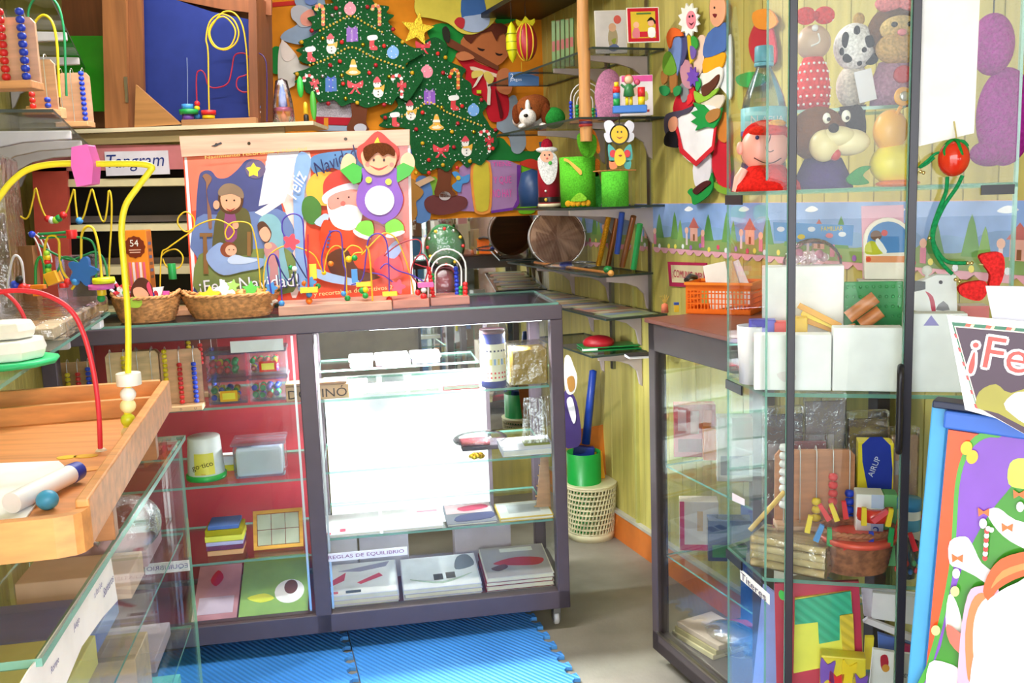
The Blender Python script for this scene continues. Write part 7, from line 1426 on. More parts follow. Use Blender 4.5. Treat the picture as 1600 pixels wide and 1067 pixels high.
f = tp(1285, .19, TM + .24); build(MB(f).ball((-.02, 0, .0), (.065, .03, .06), 'film', 20, 14), 'plastic_bag', label='clear plastic bag with pink sweets above the white carton', cat='bag')
bg_ = [o for o in bpy.data.objects if o.get('label', '').startswith('clear plastic bag with pink')][0]; m = MB(f); r = random.Random(8)
for i in range(26): m.ball((-.02 + r.uniform(-.04, .04), r.uniform(-.01, .015), r.uniform(-.04, .03)), .010, r.choice(['p#e898b0', 'p#d8b0a8', 'p#e8c0c8']), 8, 6)
build(m, 'pink_filling', bg_, kind='stuff')
build(MB(TCF).box((TCF.hit(1225, 450, .16)[0], .17, TM), (TCF.hit(1320, 450, .16)[0], .22, TM + .175), 'p#c8b8a8'), 'card_stand', label='tan box carrying the clear bag of pink sweets', cat='box')
hf = FR(TCF.p(0, .20, 0), -8)
t = thing('header_card', 'blue card header with cartoon print lettered FAMILIAR in the glass case', 'card', TCF.p(TCF.hit(1270, 380, .2)[0], .2, TCF.hit(1270, 380, .2)[1]))
build(MB().cut(TCF, [(1208, 347), (1334, 352), (1332, 384), (1210, 376)], .236, .239, 'p#3f86c8'), 'card_sheet', t)
q = MB()
for (a, b, c_) in ((1220, 358, 'm#e8e4f0'), (1268, 358, 'm#e8e8f0'), (1252, 370, 'm#e8c830'), (1296, 368, 'm#e88890'), (1316, 366, 'm#f0f0f4')): q.cut(TCF, E(a, b, 6, 4), .2352, .236, c_)
q.textpx(TCF, 'FAMILIAR', 1300, 357, 7, .2352, 'm#f0d850', wpx=34); build(q, 'card_print', t); build(MB(TCF).box((TCF.hit(1270, 380, .24)[0] - .002, .240, TM), (TCF.hit(1270, 380, .24)[0] + .002, .243, TCF.hit(1270, 380, .24)[1] + .03), 'w#c0a080'), 'card_stick', t)
# arch-topped box
zb_ = TCF.hit(1378, 436, .17)[1]
t = thing('arch_box', 'round topped toy box with blue scene and pink back panel in the glass case', 'box', TCF.p(TCF.hit(1380, 440, .18)[0], .19, zb_))
build(MB().cut(TCF, [(1346, 322), (1412, 320), (1412, 436), (1348, 436)], .195, .20, 'p#e0a0b4'), 'back_panel', t)
build(MB().cut(TCF, [(1351, 436), (1350, 382)] + [(1388 + 38 * math.cos(a), 378 - 38 * math.sin(a)) for a in [math.pi - k_ * math.pi / 12 for k_ in range(13)]] + [(1426, 436)], .17, .194, 'p#f4e8d8'), 'box_body', t, bev=.001)
q = MB().cut(TCF, [(1388 + 33 * math.cos(a), 378 - 32 * math.sin(a)) for a in [math.pi - k_ * math.pi / 12 for k_ in range(13)]] + [(1421, 394), (1355, 396)], .1690, .1697, 'm#5a90d0').cut(TCF, S([(1352, 384), (1362, 376), (1376, 384), (1380, 396), (1354, 397)], 3), .1684, .169, 'm#c8c838').cut(TCF, E(1369, 368, 9, 8), .1684, .169, 'm#806050').cut(TCF, E(1382, 364, 5, 5), .1684, .169, 'm#d85050').cut(TCF, S([(1372, 372), (1386, 392), (1380, 396), (1368, 380)], 2), .1680, .1684, 'm#f4f4f4').cut(TCF, R(1353, 400, 1420, 410), .1690, .1697, 'm#f0a070').cut(TCF, E(1357, 405, 4), .1684, .169, 'm#e05030')
build(q, 'box_print', t)
tbox(1340, 1416, 437, .17, TM, .04, 'p#e8dcd0', 'cream box under the round topped toy box', extra=())
t, f, wd, h = tbox(1318, 1410, 440, .15, TM, .008, 'p#2f9850', 'green studded building plate standing in the glass case', nm='building_plate', cat='building plate')
m = MB(f)
for i in range(9):
    for j in range(10): m.lathe([(.001, -.003), (.0035, -.003), (.0035, 0), (.001, 0)], (wd * (i + .5) / 9, 0, h * (j + .5) / 10), 'p#38a058', 6, axis='y')
build(m, 'studs', t, kind='stuff')
for i, (a, b, c_, d_, l) in enumerate(((1325, 496, 1368, 464, 'upper'), (1345, 508, 1376, 486, 'lower right'), (1328, 508, 1346, 560, 'lowest upright'))):
    p = tq([(a, b), (c_, d_)], .068 + i * .008); build(MB().tube([tuple(p[0]), tuple((p[0] + p[1]) / 2), tuple(p[1])], .0135 if i < 2 else .011, 'w#d88850', 14), 'wooden_rattle', label='%s wooden cylinder of the bundle on the white boxes' % l, cat='wooden cylinder', group='wooden cylinders in the glass case')
t = MB().cut(TCF, [(1462, 430), (1494, 430), (1496, 490), (1452, 490), (1426, 485), (1426, 445)], .09, .12, 'p#f6f6f8')
o = build(t, 'white_figure', label='white folded card toy with a dark round eye on the right of the middle shelf', cat='toy', bev=.001); build(MB().cut(TCF, E(1470, 441, 3), .0892, .09, 'p#302838').cut(TCF, S([(1446, 455), (1458, 464), (1462, 486), (1456, 486), (1452, 466)], 3), .0892, .09, 'p#c83050').cut(TCF, [(1426, 438), (1446, 440), (1446, 452), (1428, 456)], .0892, .09, 'p#3a3a40').cut(TCF, S([(1462, 484), (1474, 470), (1484, 484)], 2), .0892, .09, 'p#8a8890'), 'face_features', o)
f = tp(1452, .11, TCF.hit(1452, 430, .11)[1]); build(MB(f).ball((0, 0, .010), .010, 'p#f4f4f0', 12, 10).lathe([(.001, -.06), (.004, -.06), (.004, .002), (.001, .002)], (0, 0, 0), 'p#f4f4f0', 8), 'white_knob', o)
tbox(1500, 1545, 478, .10, TM, .05, 'p#e8c8b8', 'pale pink and yellow box right of the middle shelf', extra=[('m#e88888', R(.0, .6, 1, 1)), ('m#f0e060', S([(.2, .5), (.5, .7), (.9, .5), (.6, .3)], 3)), ('m#88c0a0', R(.55, .05, .95, .35))])
# ---------------------------------------------------------------- lower shelf
TL = .691
f0 = tp(1212, .14, TL + .062); k = ky(f0)
build(MB(FR(tp(1212, .14, TL).o, -6)).box((0, -.05, 0), (.17, .02, .060), 'p#e04878').box((.01, -.0508, .035), (.09, -.05, .055), 'm#e8c0a0'), 'pink_box', label='pink box under the large abacus in the glass case', cat='box', bev=.002)
for i, (a, b, yy, hh, c) in enumerate(((1195, 1260, .235, .31, 'g#6a6468'), (1262, 1330, .245, .34, 'g#8a7f80'), (1332, 1400, .25, .30, 'g#7c6a58'), (1240, 1300, .21, .255, 'g#a05060'), (1402, 1450, .23, .27, 'g#c8a088'))):
    fq = tp(a, yy, TL); wq = TCF.hit(b, 700, yy)[0] - TCF.hit(a, 700, yy)[0]
    tq_ = thing('wrapped_packet', ['dark grey', 'pale grey', 'brown', 'dull red', 'tan'][i] + ' cellophane packet standing at the back of the lower shelf', 'packet', fq.p(wq / 2, .01, 0), 'cellophane packets in the glass case')
    build(MB(fq).box((.003, .003, 0), (wq - .003, .017, hh - .02), c).box((.01, .0, hh * .6), (wq * .7, .003, hh * .72), 'm#c4bcc0'), 'packet_card', tq_); build(MB(fq).box((0, -.002, 0), (wq, .020, hh), 'film'), 'cellophane', tq_, bev=.003)
t = abacus(FR(f0.o, -6), 128 * k, 128 * k, [('w', 8, .03), ('w', 0, 0), ('y', 3, 0), ('r', 6, 0), ('b', 4, 0)], 'large wooden abacus with tall wires on the lower shelf of the glass case', board='w#c88a62', base='w#d8b090', group=None, br=.0105, dep=.045)
t, f, wd, h = tbox(1345, 1402, 692, .20, TL, .05, 'g#f0dc30', 'yellow and blue snack style bag standing behind the red tape roll', nm='snack_bag', cat='bag', extra=[('m#2838a0', S([(.1, .98), (.9, .98), (.9, .2), (.6, .05), (.4, .4)], 3))])
build(MB().text(f, 'AIRUP', wd * .45, h * .78, .012, -.0014, 'm#d8e0f4', spin=70), 'lettering', t)
f = tp(1377, .10, TL + .105); k = ky(f)
t = thing('tape_roll', 'thick red adhesive tape roll lying on the dice box', 'tape', f); build(MB(f).lathe([(17 * k, -.0), (28 * k, 0), (29 * k, .008), (28 * k, .026), (17 * k, .026), (16 * k, .0)], (0, 0, 0), 'g#dc3c2c', 30), 'tape', t); build(MB(f).lathe([(14.5 * k, .001), (16 * k, .0), (16 * k, .026), (14.5 * k, .025)], (0, 0, 0), 'p#e8e0d8', 26), 'core', t)
t, f, wd, h = tbox(1343, 1388, 773, .09, TL, .05, 'm#f0f0f2', 'white counting cube box with number 2 on the lower shelf', extra=[('m#b8c8e8', R(.55, .0, 1, 1))])
build(MB().text(f, '2', wd * .74, h * .5, .022, -.0008, 'm#3850a0').prism(S([(wd * .1, h * .3), (wd * .2, h * .5), (wd * .3, h * .4), (wd * .35, h * .2)], 2), -.0008, 0, 'm#e88030', fr=f), 'lettering', t)
tbox(1388, 1410, 773, .10, TL, .04, 'm#70b070', 'small green cube beside the counting box', nm='toy_cube')
f = tp(1434, .10, TL); k = ky(f); t = thing('eraser_jar', 'clear jar with a blue lid lettered ERASER on the lower shelf', 'jar', f)
build(MB(f).lathe([(.001, 0), (17 * k, 0), (18 * k, 60 * k), (18 * k, 100 * k), (.001, 100 * k)], (0, 0, 0), 'p#e6e8f0', 24).lathe([(18.1 * k, 66 * k), (18.4 * k, 67 * k), (18.4 * k, 84 * k), (18.1 * k, 85 * k)], (0, 0, 0), 'p#5aa8d8', 24), 'jar_body', t); build(MB(f).lathe([(.001, 100 * k), (19 * k, 100 * k), (19 * k, 118 * k), (.001, 119 * k)], (0, 0, 0), 'p#3c8cd0', 24), 'lid', t); build(MB().text(f, 'ERASER', 0, 48 * k, 10 * k, -18.6 * k, 'm#504850', w=30 * k), 'lettering', t)
tbox(1440, 1456, 812, .12, TL, .03, 'p#c82838', 'narrow red box behind the jar with the blue lid', nm='red_box')
# dowel bundle
p = tq([(1172, 862), (1268, 885)], .055); fdb = FR(np.array([p[0][0], p[0][1] + .00, TL]), math.degrees(math.atan2(-.11, .16)))
Lb = .158; t = thing('dowel_bundle', 'wrapped bundle of pale wooden dowels lying on the lower shelf', 'wood bundle', fdb.p(Lb / 2, .03, 0))
for i in range(5):
    for j in range(4): build(MB(fdb).tube([(0, .009 + i * .0165 + .004 * (j % 2), .009 + j * .0165), (Lb, .009 + i * .0165 + .004 * (j % 2), .009 + j * .0165)], .0081, 'w#ecd49a' if (i + j) % 3 else 'w#e2c488', 8), 'dowel', t)
build(MB(fdb).box((-.002, -.002, .0), (Lb + .004, .092, .070), 'film'), 'shrink_wrap', t, bev=.006)
p = tq([(1172, 828), (1226, 768)], .11); build(MB().tube([tuple(p[0]), tuple((p[0] + p[1]) / 2), tuple(p[1])], .0055, 'w#ecc468', 8), 'wooden_stick', label='pale wooden stick leaning against the abacus', cat='stick')
# wicker basket with pegs
f = tp(1350, .075, TL); k = ky(f); bk = basket(FR(f.o, 0), 60 * k, 42 * k, 70 * k, 'brown woven basket with coloured clothes pegs clipped on, lower shelf', col='b#a86a48', handles=False, n=40)
build(MB(f).lathe([(58 * k, 54 * k), (60.5 * k, 54 * k), (61 * k, 62 * k), (58 * k, 62 * k)], (0, 0, 0), 'p#e05a48', 30), 'ribbon_band', label='red ribbon tied round the peg basket rim', cat='ribbon')
pegs = [(1288, 800, 'r', -30), (1303, 800, 'y', -20), (1320, 796, 'r', -8), (1350, 806, 'y', 0), (1376, 806, 'p#e85058', 50), (1390, 808, 'y', 10), (1404, 826, 'r', 6), (1264, 818, 'y', 10), (1296, 838, 'g', 0), (1322, 846, 'r', 0), (1361, 844, 'b', 0), (1392, 838, 'g', 4), (1426, 846, 'r', -18), (1280, 832, 'c', 20)]
for i, (px, py, c, s) in enumerate(pegs):
    y = .028 if py > 830 else .05; q = tq([(px, py)], y)[0]; pf_ = FR(q, -14, 0, spin=-s); c = CY.get(c, c)
    build(MB(pf_).prism([(-.0055, -.02), (.0055, -.02), (.0045, .018), (-.0045, .018)], -.004, .0, c).prism([(-.0055, -.02), (.0055, -.02), (.0045, .018), (-.0045, .018)], .0015, .0055, c), 'clothes_peg', label='%s clothes peg, %s in the row on the peg basket' % ({'r': 'red', 'y': 'yellow', 'g': 'green', 'b': 'blue', 'c': 'light blue'}.get(pegs[i][2], 'coral'), ['first from left of the upper', 'second of the upper', 'third of the upper', 'fourth of the upper', 'slanted fifth of the upper', 'sixth of the upper', 'last of the upper', 'leftmost of the outer', 'first of the lower', 'second of the lower', 'third of the lower', 'fourth of the lower', 'far right of the lower', 'slanted leftmost of the lower'][i]), cat='clothes peg', group='clothes pegs on the woven basket', bev=.0008)
f = tp(1432, .05, TL); k = ky(f); t = thing('clear_cup', 'clear plastic cup printed with small red and blue pictures', 'cup', f)
build(MB(f).lathe([(.001, 0), (15 * k, 0), (19 * k, 60 * k), (18 * k, 60 * k), (14 * k, 3 * k), (.001, 3 * k)], (0, 0, 0), 't#f0f0f4', 26), 'cup_wall', t)
m = MB(f)
for i in range(8):
    a = -math.pi / 2 + (i - 4) * .36; m.ball((16.6 * k * math.cos(a), 16.6 * k * math.sin(a), (14 + 14 * (i % 2)) * k), (4 * k, 4 * k, 5 * k), ['p#e04848', 'p#4878d0', 'p#58a868'][i % 3], 8, 6)
build(m, 'cup_print', t, kind='stuff')
# ---------------------------------------------------------------- bottom shelf
TB = .301
def foamsheet(pts, yf, yb, mat, nm, par): return build(MB().cut(TCF, pts, yf, yb, mat), nm, par, bev=.001)
t = thing('foam_puzzle', 'crimson foam frame with teal and yellow puzzle pieces in the glass case', 'foam puzzle', TCF.p(TCF.hit(1280, 1100, .06)[0], .06, TB))
foamsheet([(1210, 912), (1342, 908), (1352, 1110), (1214, 1110)], .055, .065, 'p#c83050', 'foam_frame', t)
foamsheet([(1242, 935), (1330, 924), (1336, 1032), (1290, 1042), (1240, 1052)], .047, .055, 'p#f2ee58', 'foam_piece', t)
foamsheet([(1242, 938), (1329, 924), (1332, 958), (1312, 961), (1312, 1000), (1280, 1006), (1278, 972), (1242, 976)], .043, .047, 'eva#3cb890', 'foam_piece', t)
foamsheet([(1312, 962), (1333, 959), (1336, 1028), (1318, 1030)], .043, .047, 'eva#e8c838', 'foam_piece', t)
build(MB().cut(TCF, E(1222, 930, 5, 8, -20), .053, .0545, 'p#48d858'), 'sticker', t)
for i, (c, l) in enumerate((('p#8a90c8', 'lilac'), ('p#5068a8', 'slate blue'), ('p#7aa0c8', 'pale blue'), ('p#d8a0c8', 'pink'))):
    build(MB(FR((A_[0] + .03 + i * .013, A_[1] - .02 - i * .012, TB), -76, 6)).box((.0, .02, 0), (.13 if i < 2 else .06, .026, .30 - .01 * i), c), 'foam_sheet', label=l + ' foam sheet in the row left of the foam puzzle', cat='foam sheet', group='foam sheets left of the foam puzzle')
f = tp(1316, .0, TB + .0, -30); f = TCF.at(TCF.hit(1283, 1040, .0)[0], .008, TB); wd = .09; hh = TCF.hit(1300, 1028, .0)[1] - TB
t = thing('foam_cube', 'puzzle cube of interlocking foam pieces at the bottom of the glass case', 'foam cube', f.p(.045, .02, 0))
build(MB(f).box((0, 0, 0), (wd, .034, hh), 'p#f0d830'), 'cube_body', t, bev=.003)
for i, (a, b, c_) in enumerate(((.0, .0, 'o'), (.5, .0, 'v'), (.0, .72, 'v'), (.48, .72, 'y'), (.72, .6, 'v'), (.2, .6, 'r'))):
    build(MB(f).prism(S([(wd * a, hh * b), (wd * (a + .15), hh * (b + .05)), (wd * (a + .3), hh * b), (wd * (a + .28), hh * (b + .12)), (wd * (a + .32), hh * (b + .24)), (wd * (a + .15), hh * (b + .2)), (wd * a, hh * (b + .26))], 3), -.004, 0, CY[c_]), 'foam_piece', t)
for i, (pts, yf, c, l) in enumerate((([(1346, 918), (1446, 930), (1446, 980), (1350, 962)], .14, 'm#e8e6ee', 'broad white box lid behind the foam puzzle'), ([(1364, 926), (1446, 934), (1444, 978), (1362, 966)], .12, 'm#f4f2f6', 'white rounded card on the broad white box lid'), ([(1348, 972), (1356, 966), (1444, 1000), (1442, 1010)], .10, 'm#e8e4ea', 'narrow white box strip sloping down to the right'), ([(1372, 990), (1444, 1012), (1444, 1040), (1374, 1030)], .11, 'p#5a78c8', 'blue box beside the crimson foam frame'), ([(1400, 1005), (1444, 1016), (1444, 1042), (1400, 1036)], .09, 'p#c03060', 'crimson box beside the blue box'), ([(1352, 996), (1366, 996), (1362, 1046), (1350, 1046)], .085, 'p#f0e030', 'upright yellow strip beside the foam puzzle'))):
    build(MB().cut(TCF, pts, yf, yf + .012, c), 'game_box', label=l, cat='box', group='boxes at the bottom right of the glass case', bev=.001)
zb2 = TB
t = build(MB().cut(TCF, [(1364, 1014), (1444, 1026), (1446, 1120), (1354, 1120)], .06, .07, 'm#f6f4f6'), 'game_card', label='white printed card with a small red character at the case bottom', cat='card', bev=.001)
build(MB().cut(TCF, S([(1376, 1026), (1386, 1024), (1388, 1040), (1378, 1046)], 3), .0592, .06, 'm#c03040').cut(TCF, E(1384, 1044, 6, 6), .0588, .0592, 'm#e0a040').textpx(TCF, 'juego', 1410, 1054, 8, .0592, 'm#404060', wpx=24), 'card_print', t)
for a, b, c_ in ((1143, 1170, 'p#c04a50'), (1172, 1204, 'p#d03838')):
    f = tp(a + 10, .03, .051); build(MB(f).ball((0, .03, .06), (.03, .03, .06), c_, 14, 10), 'red_pouch', label='%s red pouch at the foot of the glass case' % ('left' if a < 1150 else 'right'), cat='pouch', group='red pouches in the glass case')
# Titeres label on the side pane
u0 = SP.hit(1157, 893); u1 = SP.hit(1201, 935); 
t = build(MB().cut(SP, [(1156, 888), (1202, 929), (1202, 945), (1157, 905)], -.0015, -.0003, 'm#f4f2ee'), 'shelf_label', label='white label printed Títeres on the side pane of the glass case', cat='label')
cx2, cz2 = (u0[0] + u1[0]) / 2, SP.hit(1180, 917)[1]
build(MB().text(SP, 'Títeres', cx2, cz2, .016, -.0015, 'm#4a3a58', w=abs(u1[0] - u0[0]) * .9), 'lettering', t)
t = build(MB().cut(SP, [(1144, 770), (1163, 780), (1163, 790), (1144, 782)], -.0015, -.0003, 'm#e8dce8'), 'shelf_label', label='tiny white label on the side pane above the dowel bundle', cat='label')
# ================================================================ posters at the lower right
P0 = atY(1480, 640, 1.30); BP = FR(P0, -34, 0, -3); BP.o = P0 - BP.z * P0[2]
def b_(px, py, y=0): return BP.hit(px, py, y)
ztopb = b_(1480, 642)[1]
t = thing('framed_poster', 'blue framed christmas poster standing at the lower right corner', 'poster', BP.p(.2, 0, 0))
build(MB(BP).box((-.0, .004, .0), (.46, .030, ztopb), 'p#2f78c8').box((-.022, .010, 0), (.0, .034, ztopb + .008), 'p#4aa0d8'), 'blue_frame', t, bev=.002)
build(MB(BP).box((-.003, -.006, ztopb - .024), (.47, .008, ztopb + .001), 'p#3c6ed0'), 'top_rail', t, bev=.003)
build(MB(BP).box((-.02, .0, ztopb + .0015), (.46, .034, ztopb + .012), 'p#222a48'), 'top_edge', t, bev=.002)
build(MB(BP).box((.004, -.002, .08), (.45, .003, ztopb - .026), 'g#e8501c'), 'poster_sheet', t)
q = MB(); lay = [.0022]
def pp(pts, mat, n=3):
    q.cut(BP, S(pts, n) if n else pts, -lay[0] - .0004, -lay[0], mat); lay[0] += .0004
pp([(1524, 681), (1560, 674), (1620, 700), (1640, 1120), (1430, 1120), (1448, 1039), (1465, 976), (1482, 892), (1488, 821), (1492, 758), (1503, 712)], 'g#4aa038')
pp([(1530, 690), (1560, 684), (1620, 706), (1640, 1120), (1440, 1120), (1456, 1042), (1473, 978), (1489, 894), (1495, 823), (1499, 760), (1510, 716)], 'g#7c48b8')
pp([(1506, 880), (1524, 840), (1548, 800), (1572, 770), (1600, 740), (1640, 740), (1640, 1120), (1446, 1120), (1470, 1010), (1484, 950)], 'g#3c8a28')
pp([(1578, 724), (1600, 716), (1640, 730), (1640, 768), (1600, 764), (1576, 756)], 'g#c8e850')
pp([(1542, 800), (1560, 794), (1586, 812), (1640, 830), (1640, 870), (1590, 852), (1560, 830)], 'g#f2f0f8'); pp([(1484, 846), (1508, 838), (1520, 852), (1534, 880), (1560, 900), (1550, 916), (1524, 900), (1500, 888), (1484, 880)], 'g#f2f0f8'); pp([(1482, 930), (1494, 940), (1504, 980), (1494, 1000), (1478, 980)], 'g#e8f4e8'); pp([(1452, 1036), (1480, 1036), (1500, 1050), (1496, 1090), (1450, 1090)], 'g#f4f0f4')
for a, b in ((1510, 700), (1519, 714)): pp(E(a, b, 9, 11, 20), 'g#f2b828', 0)
for a, b in ((1537, 800), (1574, 824), (1496, 872), (1592, 772)): pp([(a - 9, b - 7), (a, b - 1), (a + 9, b - 6), (a + 8, b + 7), (a, b + 2), (a - 8, b + 7)], 'g#e86a30', 1)
for a, b in ((1536, 818), (1494, 896), (1594, 792)): pp(E(a, b, 6, 8), 'g#f4dcec', 0)
for a, b in ((1492, 924), (1462, 985)): pp(E(a, b, 7, 8), 'g#e8e088', 0)
for i in range(7): pp(E(1539 + .5 * i, 872 - 7 * i + 34 * 0, 4, 4.4), 'g#f4f0f0' if i % 2 else 'g#d83838', 0)
for a, b in ((1544, 826), (1549, 828)): pp(E(a, b, 4, 4), 'g#f4f0f0', 0)
pp([(1480, 975), (1510, 1000), (1530, 1040), (1510, 1030), (1484, 1004)], 'g#e06858')
pp([(1512, 930), (1530, 916), (1560, 920), (1560, 980), (1536, 1040), (1516, 1110), (1496, 1110), (1500, 1000)], 'g#e0a8c8'); pp([(1518, 940), (1534, 926), (1544, 940), (1530, 1000), (1524, 1060), (1512, 1060), (1508, 990)], 'g#f08050'); pp([(1528, 950), (1548, 930), (1556, 950), (1540, 1010), (1534, 1070), (1524, 1060), (1520, 990)], 'g#f4e0d8')
pp([(1536, 924), (1548, 890), (1576, 868), (1640, 860), (1640, 900), (1600, 900), (1560, 920), (1548, 940)], 'g#f05a28'); pp([(1548, 920), (1566, 892), (1610, 878), (1640, 880), (1640, 884), (1600, 890), (1566, 904)], 'g#f88848')
pp([(1532, 960), (1548, 934), (1590, 910), (1640, 904), (1640, 1120), (1520, 1120), (1516, 1060), (1524, 1010)], 'g#f6f2fa'); pp([(1600, 960), (1640, 950), (1640, 1010), (1610, 1010)], 'g#f8c8b8')
build(q, 'poster_print', t)
# dark greeting card above
GP = FR(tuple(atY(1520, 640, 1.22) * np.array([1, 1, 0])), -24, 0)
gz = GP.hit(1522, 640)[1]
t = thing('greeting_sign', 'dark card reading Feliz with a striped candy border above the blue frame', 'sign', GP.p(0.05, 0, gz))
build(MB().cut(GP, [(1480, 492), (1640, 506), (1640, 660), (1562, 655), (1508, 640)], .0, .006, 'p#f8f6f8'), 'card_sheet', t)
q = MB().cut(GP, [(1487, 503), (1640, 517), (1640, 668), (1526, 638)], -.0006, 0, 'g#1f6a4c')
for i in range(6):
    a = 1510 + i * 32; q.cut(GP, [(a, 505.5 + i * 2.7), (a + 8, 506.5 + i * 2.7), (a + 4, 513 + i * 2.7), (a - 4, 512.5 + i * 2.7)], -.0010, -.0006, 'g#e8503c').cut(GP, [(a + 8, 506.5 + i * 2.7), (a + 13, 507 + i * 2.7), (a + 9, 513.5 + i * 2.7), (a + 4, 513 + i * 2.7)], -.0010, -.0006, 'g#f4e0a8')
for i in range(6):
    a, b = 1490 + i * 6.3, 520 + i * 22; q.cut(GP, [(a, b), (a + 5, b + 3), (a + 7, b + 9), (a + 2, b + 7)], -.0010, -.0006, 'g#e84848')
q.cut(GP, [(1491, 509), (1640, 522), (1640, 700), (1527, 637)], -.0012, -.0008, 'g#f4ead8').cut(GP, [(1493, 511), (1640, 524), (1640, 700), (1529, 637)], -.0016, -.0012, 'g#3c2038')
q.cut(GP, S([(1527, 637), (1530, 612), (1556, 600), (1580, 614), (1640, 600), (1640, 680), (1560, 646)], 3), -.0020, -.0016, 'g#98902c').cut(GP, S([(1572, 640), (1580, 618), (1600, 612), (1640, 620), (1640, 680)], 3), -.0024, -.0020, 'g#f0eaf4')
build(q, 'card_print', t)
q = MB()
for dx, dy in ((-4, 0), (4, 0), (0, -4), (0, 4), (-3, -3), (3, 3), (-3, 3), (3, -3)): q.textpx(GP, '¡Feliz!', 1604 + dx, 566 + dy, 64, -.0026 - .00002 * (dx + dy), 'g#f4f0f6', spin=-8, wpx=180, depth=.0002)
q.textpx(GP, '¡Feliz!', 1604, 566, 64, -.0030, 'g#e8443c', spin=-8, wpx=180, depth=.0003)
build(q, 'lettering', t)
build(MB().cut(GP, [(1540, 447), (1640, 448), (1640, 510), (1552, 504)], .02, .026, 'p#c9c8d4'), 'grey_card', label='pale grey card standing behind the dark greeting card', cat='card')
# ================================================================ left wall shelves
def lp(px, y, z, yaw=0.0): return FR(LW.p(LW.hit(px, 300, y)[0], y, z), yaw)
def lbracket(par, x, z, prot):
    P = [(0, 0), (-prot, 0), (-prot, -.026), (-prot * .55, -.034), (-prot * .3, -.05), (-prot * .12, -.08), (-.012, -.13), (0, -.14)]
    n = len(P); vs = [(x + s * .012, q[0], z - .012 + q[1]) for s in (-1, 1) for q in P]
    return build(MB(LW).add(vs, [tuple(range(n)), tuple(range(2 * n - 1, n - 1, -1))] + [(i, i + n, (i + 1) % n + n, (i + 1) % n) for i in range(n)], 'p#cfc8cc'), 'bracket', par, bev=.004)
xend = LW.hit(145, 205, -.30)[0]
def lshelf(z, xe, xs, lab, brs, mat='smoke'):
    t = thing('wall_shelf', lab, 'shelf', LW.p(xe - .3, -.15, z), 'shelves on the left wall')
    build(MB(LW).box((xs, -.30, z - .008), (xe, -.004, z), mat, 'p#2c3a36'), 'shelf_pane', t)
    for b in brs: lbracket(t, b, z, .30)
    return t
ZB, ZA = 1.75, 2.075
lshelf(ZB, xend, xend - 1.8, 'left wall shelf carrying the row of wooden abacuses', (xend - .02, xend - .32, xend - .80, xend - 1.25))
lshelf(ZA, xend + .12, xend - 1.8, 'highest left wall shelf with a red topped box', (xend + .05, xend - .45, xend - 1.0))
f = lp(150, -.28, ZA + .001, 0); build(MB(FR(f.o, 8)).box((-.12, 0, 0), (.06, .10, .045), 'w#e0d8a8'), 'wooden_box', label='cream wooden block at the end of the highest left shelf', cat='block', bev=.002)
f = lp(120, -.20, ZA + .001, 0); build(MB(FR(f.o, 8)).box((-.10, .0, .0), (.10, .04, .12), 'p#2f8a2c').box((-.02, -.002, .055), (.08, 0, .075), 'p#c82828'), 'green_box', label='green box with a red stripe on the highest left shelf', cat='box', bev=.002)
def lab_(px, py_top, D, wd_px, h_px, cols, lab, base=True):
    # stand on the shelf ZB at depth D
    p = atY(px, 150, D); f = FR((p[0], D, ZB + .001), 3); k = D / F_PX
    return abacus(f, wd_px * k, h_px * k, cols, lab, board='w#dca684', base='w#d8a070', group='wooden abacuses on the left wall shelf', br=.0085, dep=.05)
lab_(92, 110, 3.02, 48, 82, [('w', 0, 0), ('w', 0, 0), ('b', 10, 0)], 'abacus with one tall blue bead column, furthest on the left wall shelf')
lab_(44, 78, 2.62, 44, 84, [('r', 3, 0), ('b', 2, 0)], 'small abacus with two blue beads, middle of the left wall shelf')
f = FR((atY(-34, 80, 2.06)[0], 2.06, ZB + .001), 3); k = 2.06 / F_PX
abacus(f, 88 * k, 108 * k, [('g', 8, 0), ('r', 9, 0), ('b', 9, 0)], 'tall abacus with red and blue columns, nearest on the left wall shelf', board='w#eab898', base='w#e0a070', group='wooden abacuses on the left wall shelf', br=.0092, dep=.05)
D = 2.75; p = atY(72, 160, D); k = D / F_PX; f = FR((p[0], D - .12, ZB + .001), 2)
t = thing('bead_maze', 'bead maze with yellow and green arches on the left wall shelf', 'bead maze', f, None)
build(MB(f).box((0, 0, 0), (38 * k, .09, .030), 'w#e0b080'), 'base', t, bev=.002)
WL = FR((0, D - .08, 0), 0)
def w3(t, pts, mat, r=.003, fr=WL, y=0): return build(MB(fr).tube(px_path(fr, S(pts, 5, False), y), r, mat, 8), 'wire', t)
w3(t, [(76, 160), (49, 140), (46, 70), (52, 40), (66, 24), (80, 32), (88, 60), (91, 110), (93, 152)], 'p#e8d020', .0036)
w3(t, [(80, 158), (54, 110), (48, 60), (44, 20), (56, -4), (76, -6), (92, 12), (100, 50), (102, 100), (104, 150)], 'p#1f8a58', .0034, y=.02)
# clear hanging wrap at the far left
f = lp(20, -.10, 1.21); t = thing('plastic_bag', 'tall clear plastic bag of red and white goods hanging on the left wall', 'bag', LW.p(LW.hit(10, 300, -.1)[0] - .1, -.08, 1.22))
x_ = LW.hit(8, 300, -.1)[0]
build(MB(LW).box((x_ - .35, -.14, 1.22), (x_ + .02, -.03, 1.66), 'film'), 'bag_film', t, bev=.01); build(MB(LW).box((x_ - .32, -.10, 1.24), (x_ - .05, -.05, 1.50), 'paint#d8c0c4'), 'bag_content', t, bev=.006); build(MB(LW).box((x_ - .2, -.012, 1.66), (x_ - .1, -.0, 1.70), 'p#d8d8d8').box((x_ - .16, -.10, 1.655), (x_ - .14, -.0, 1.668), 'k#c0c0c0'), 'hook', t)
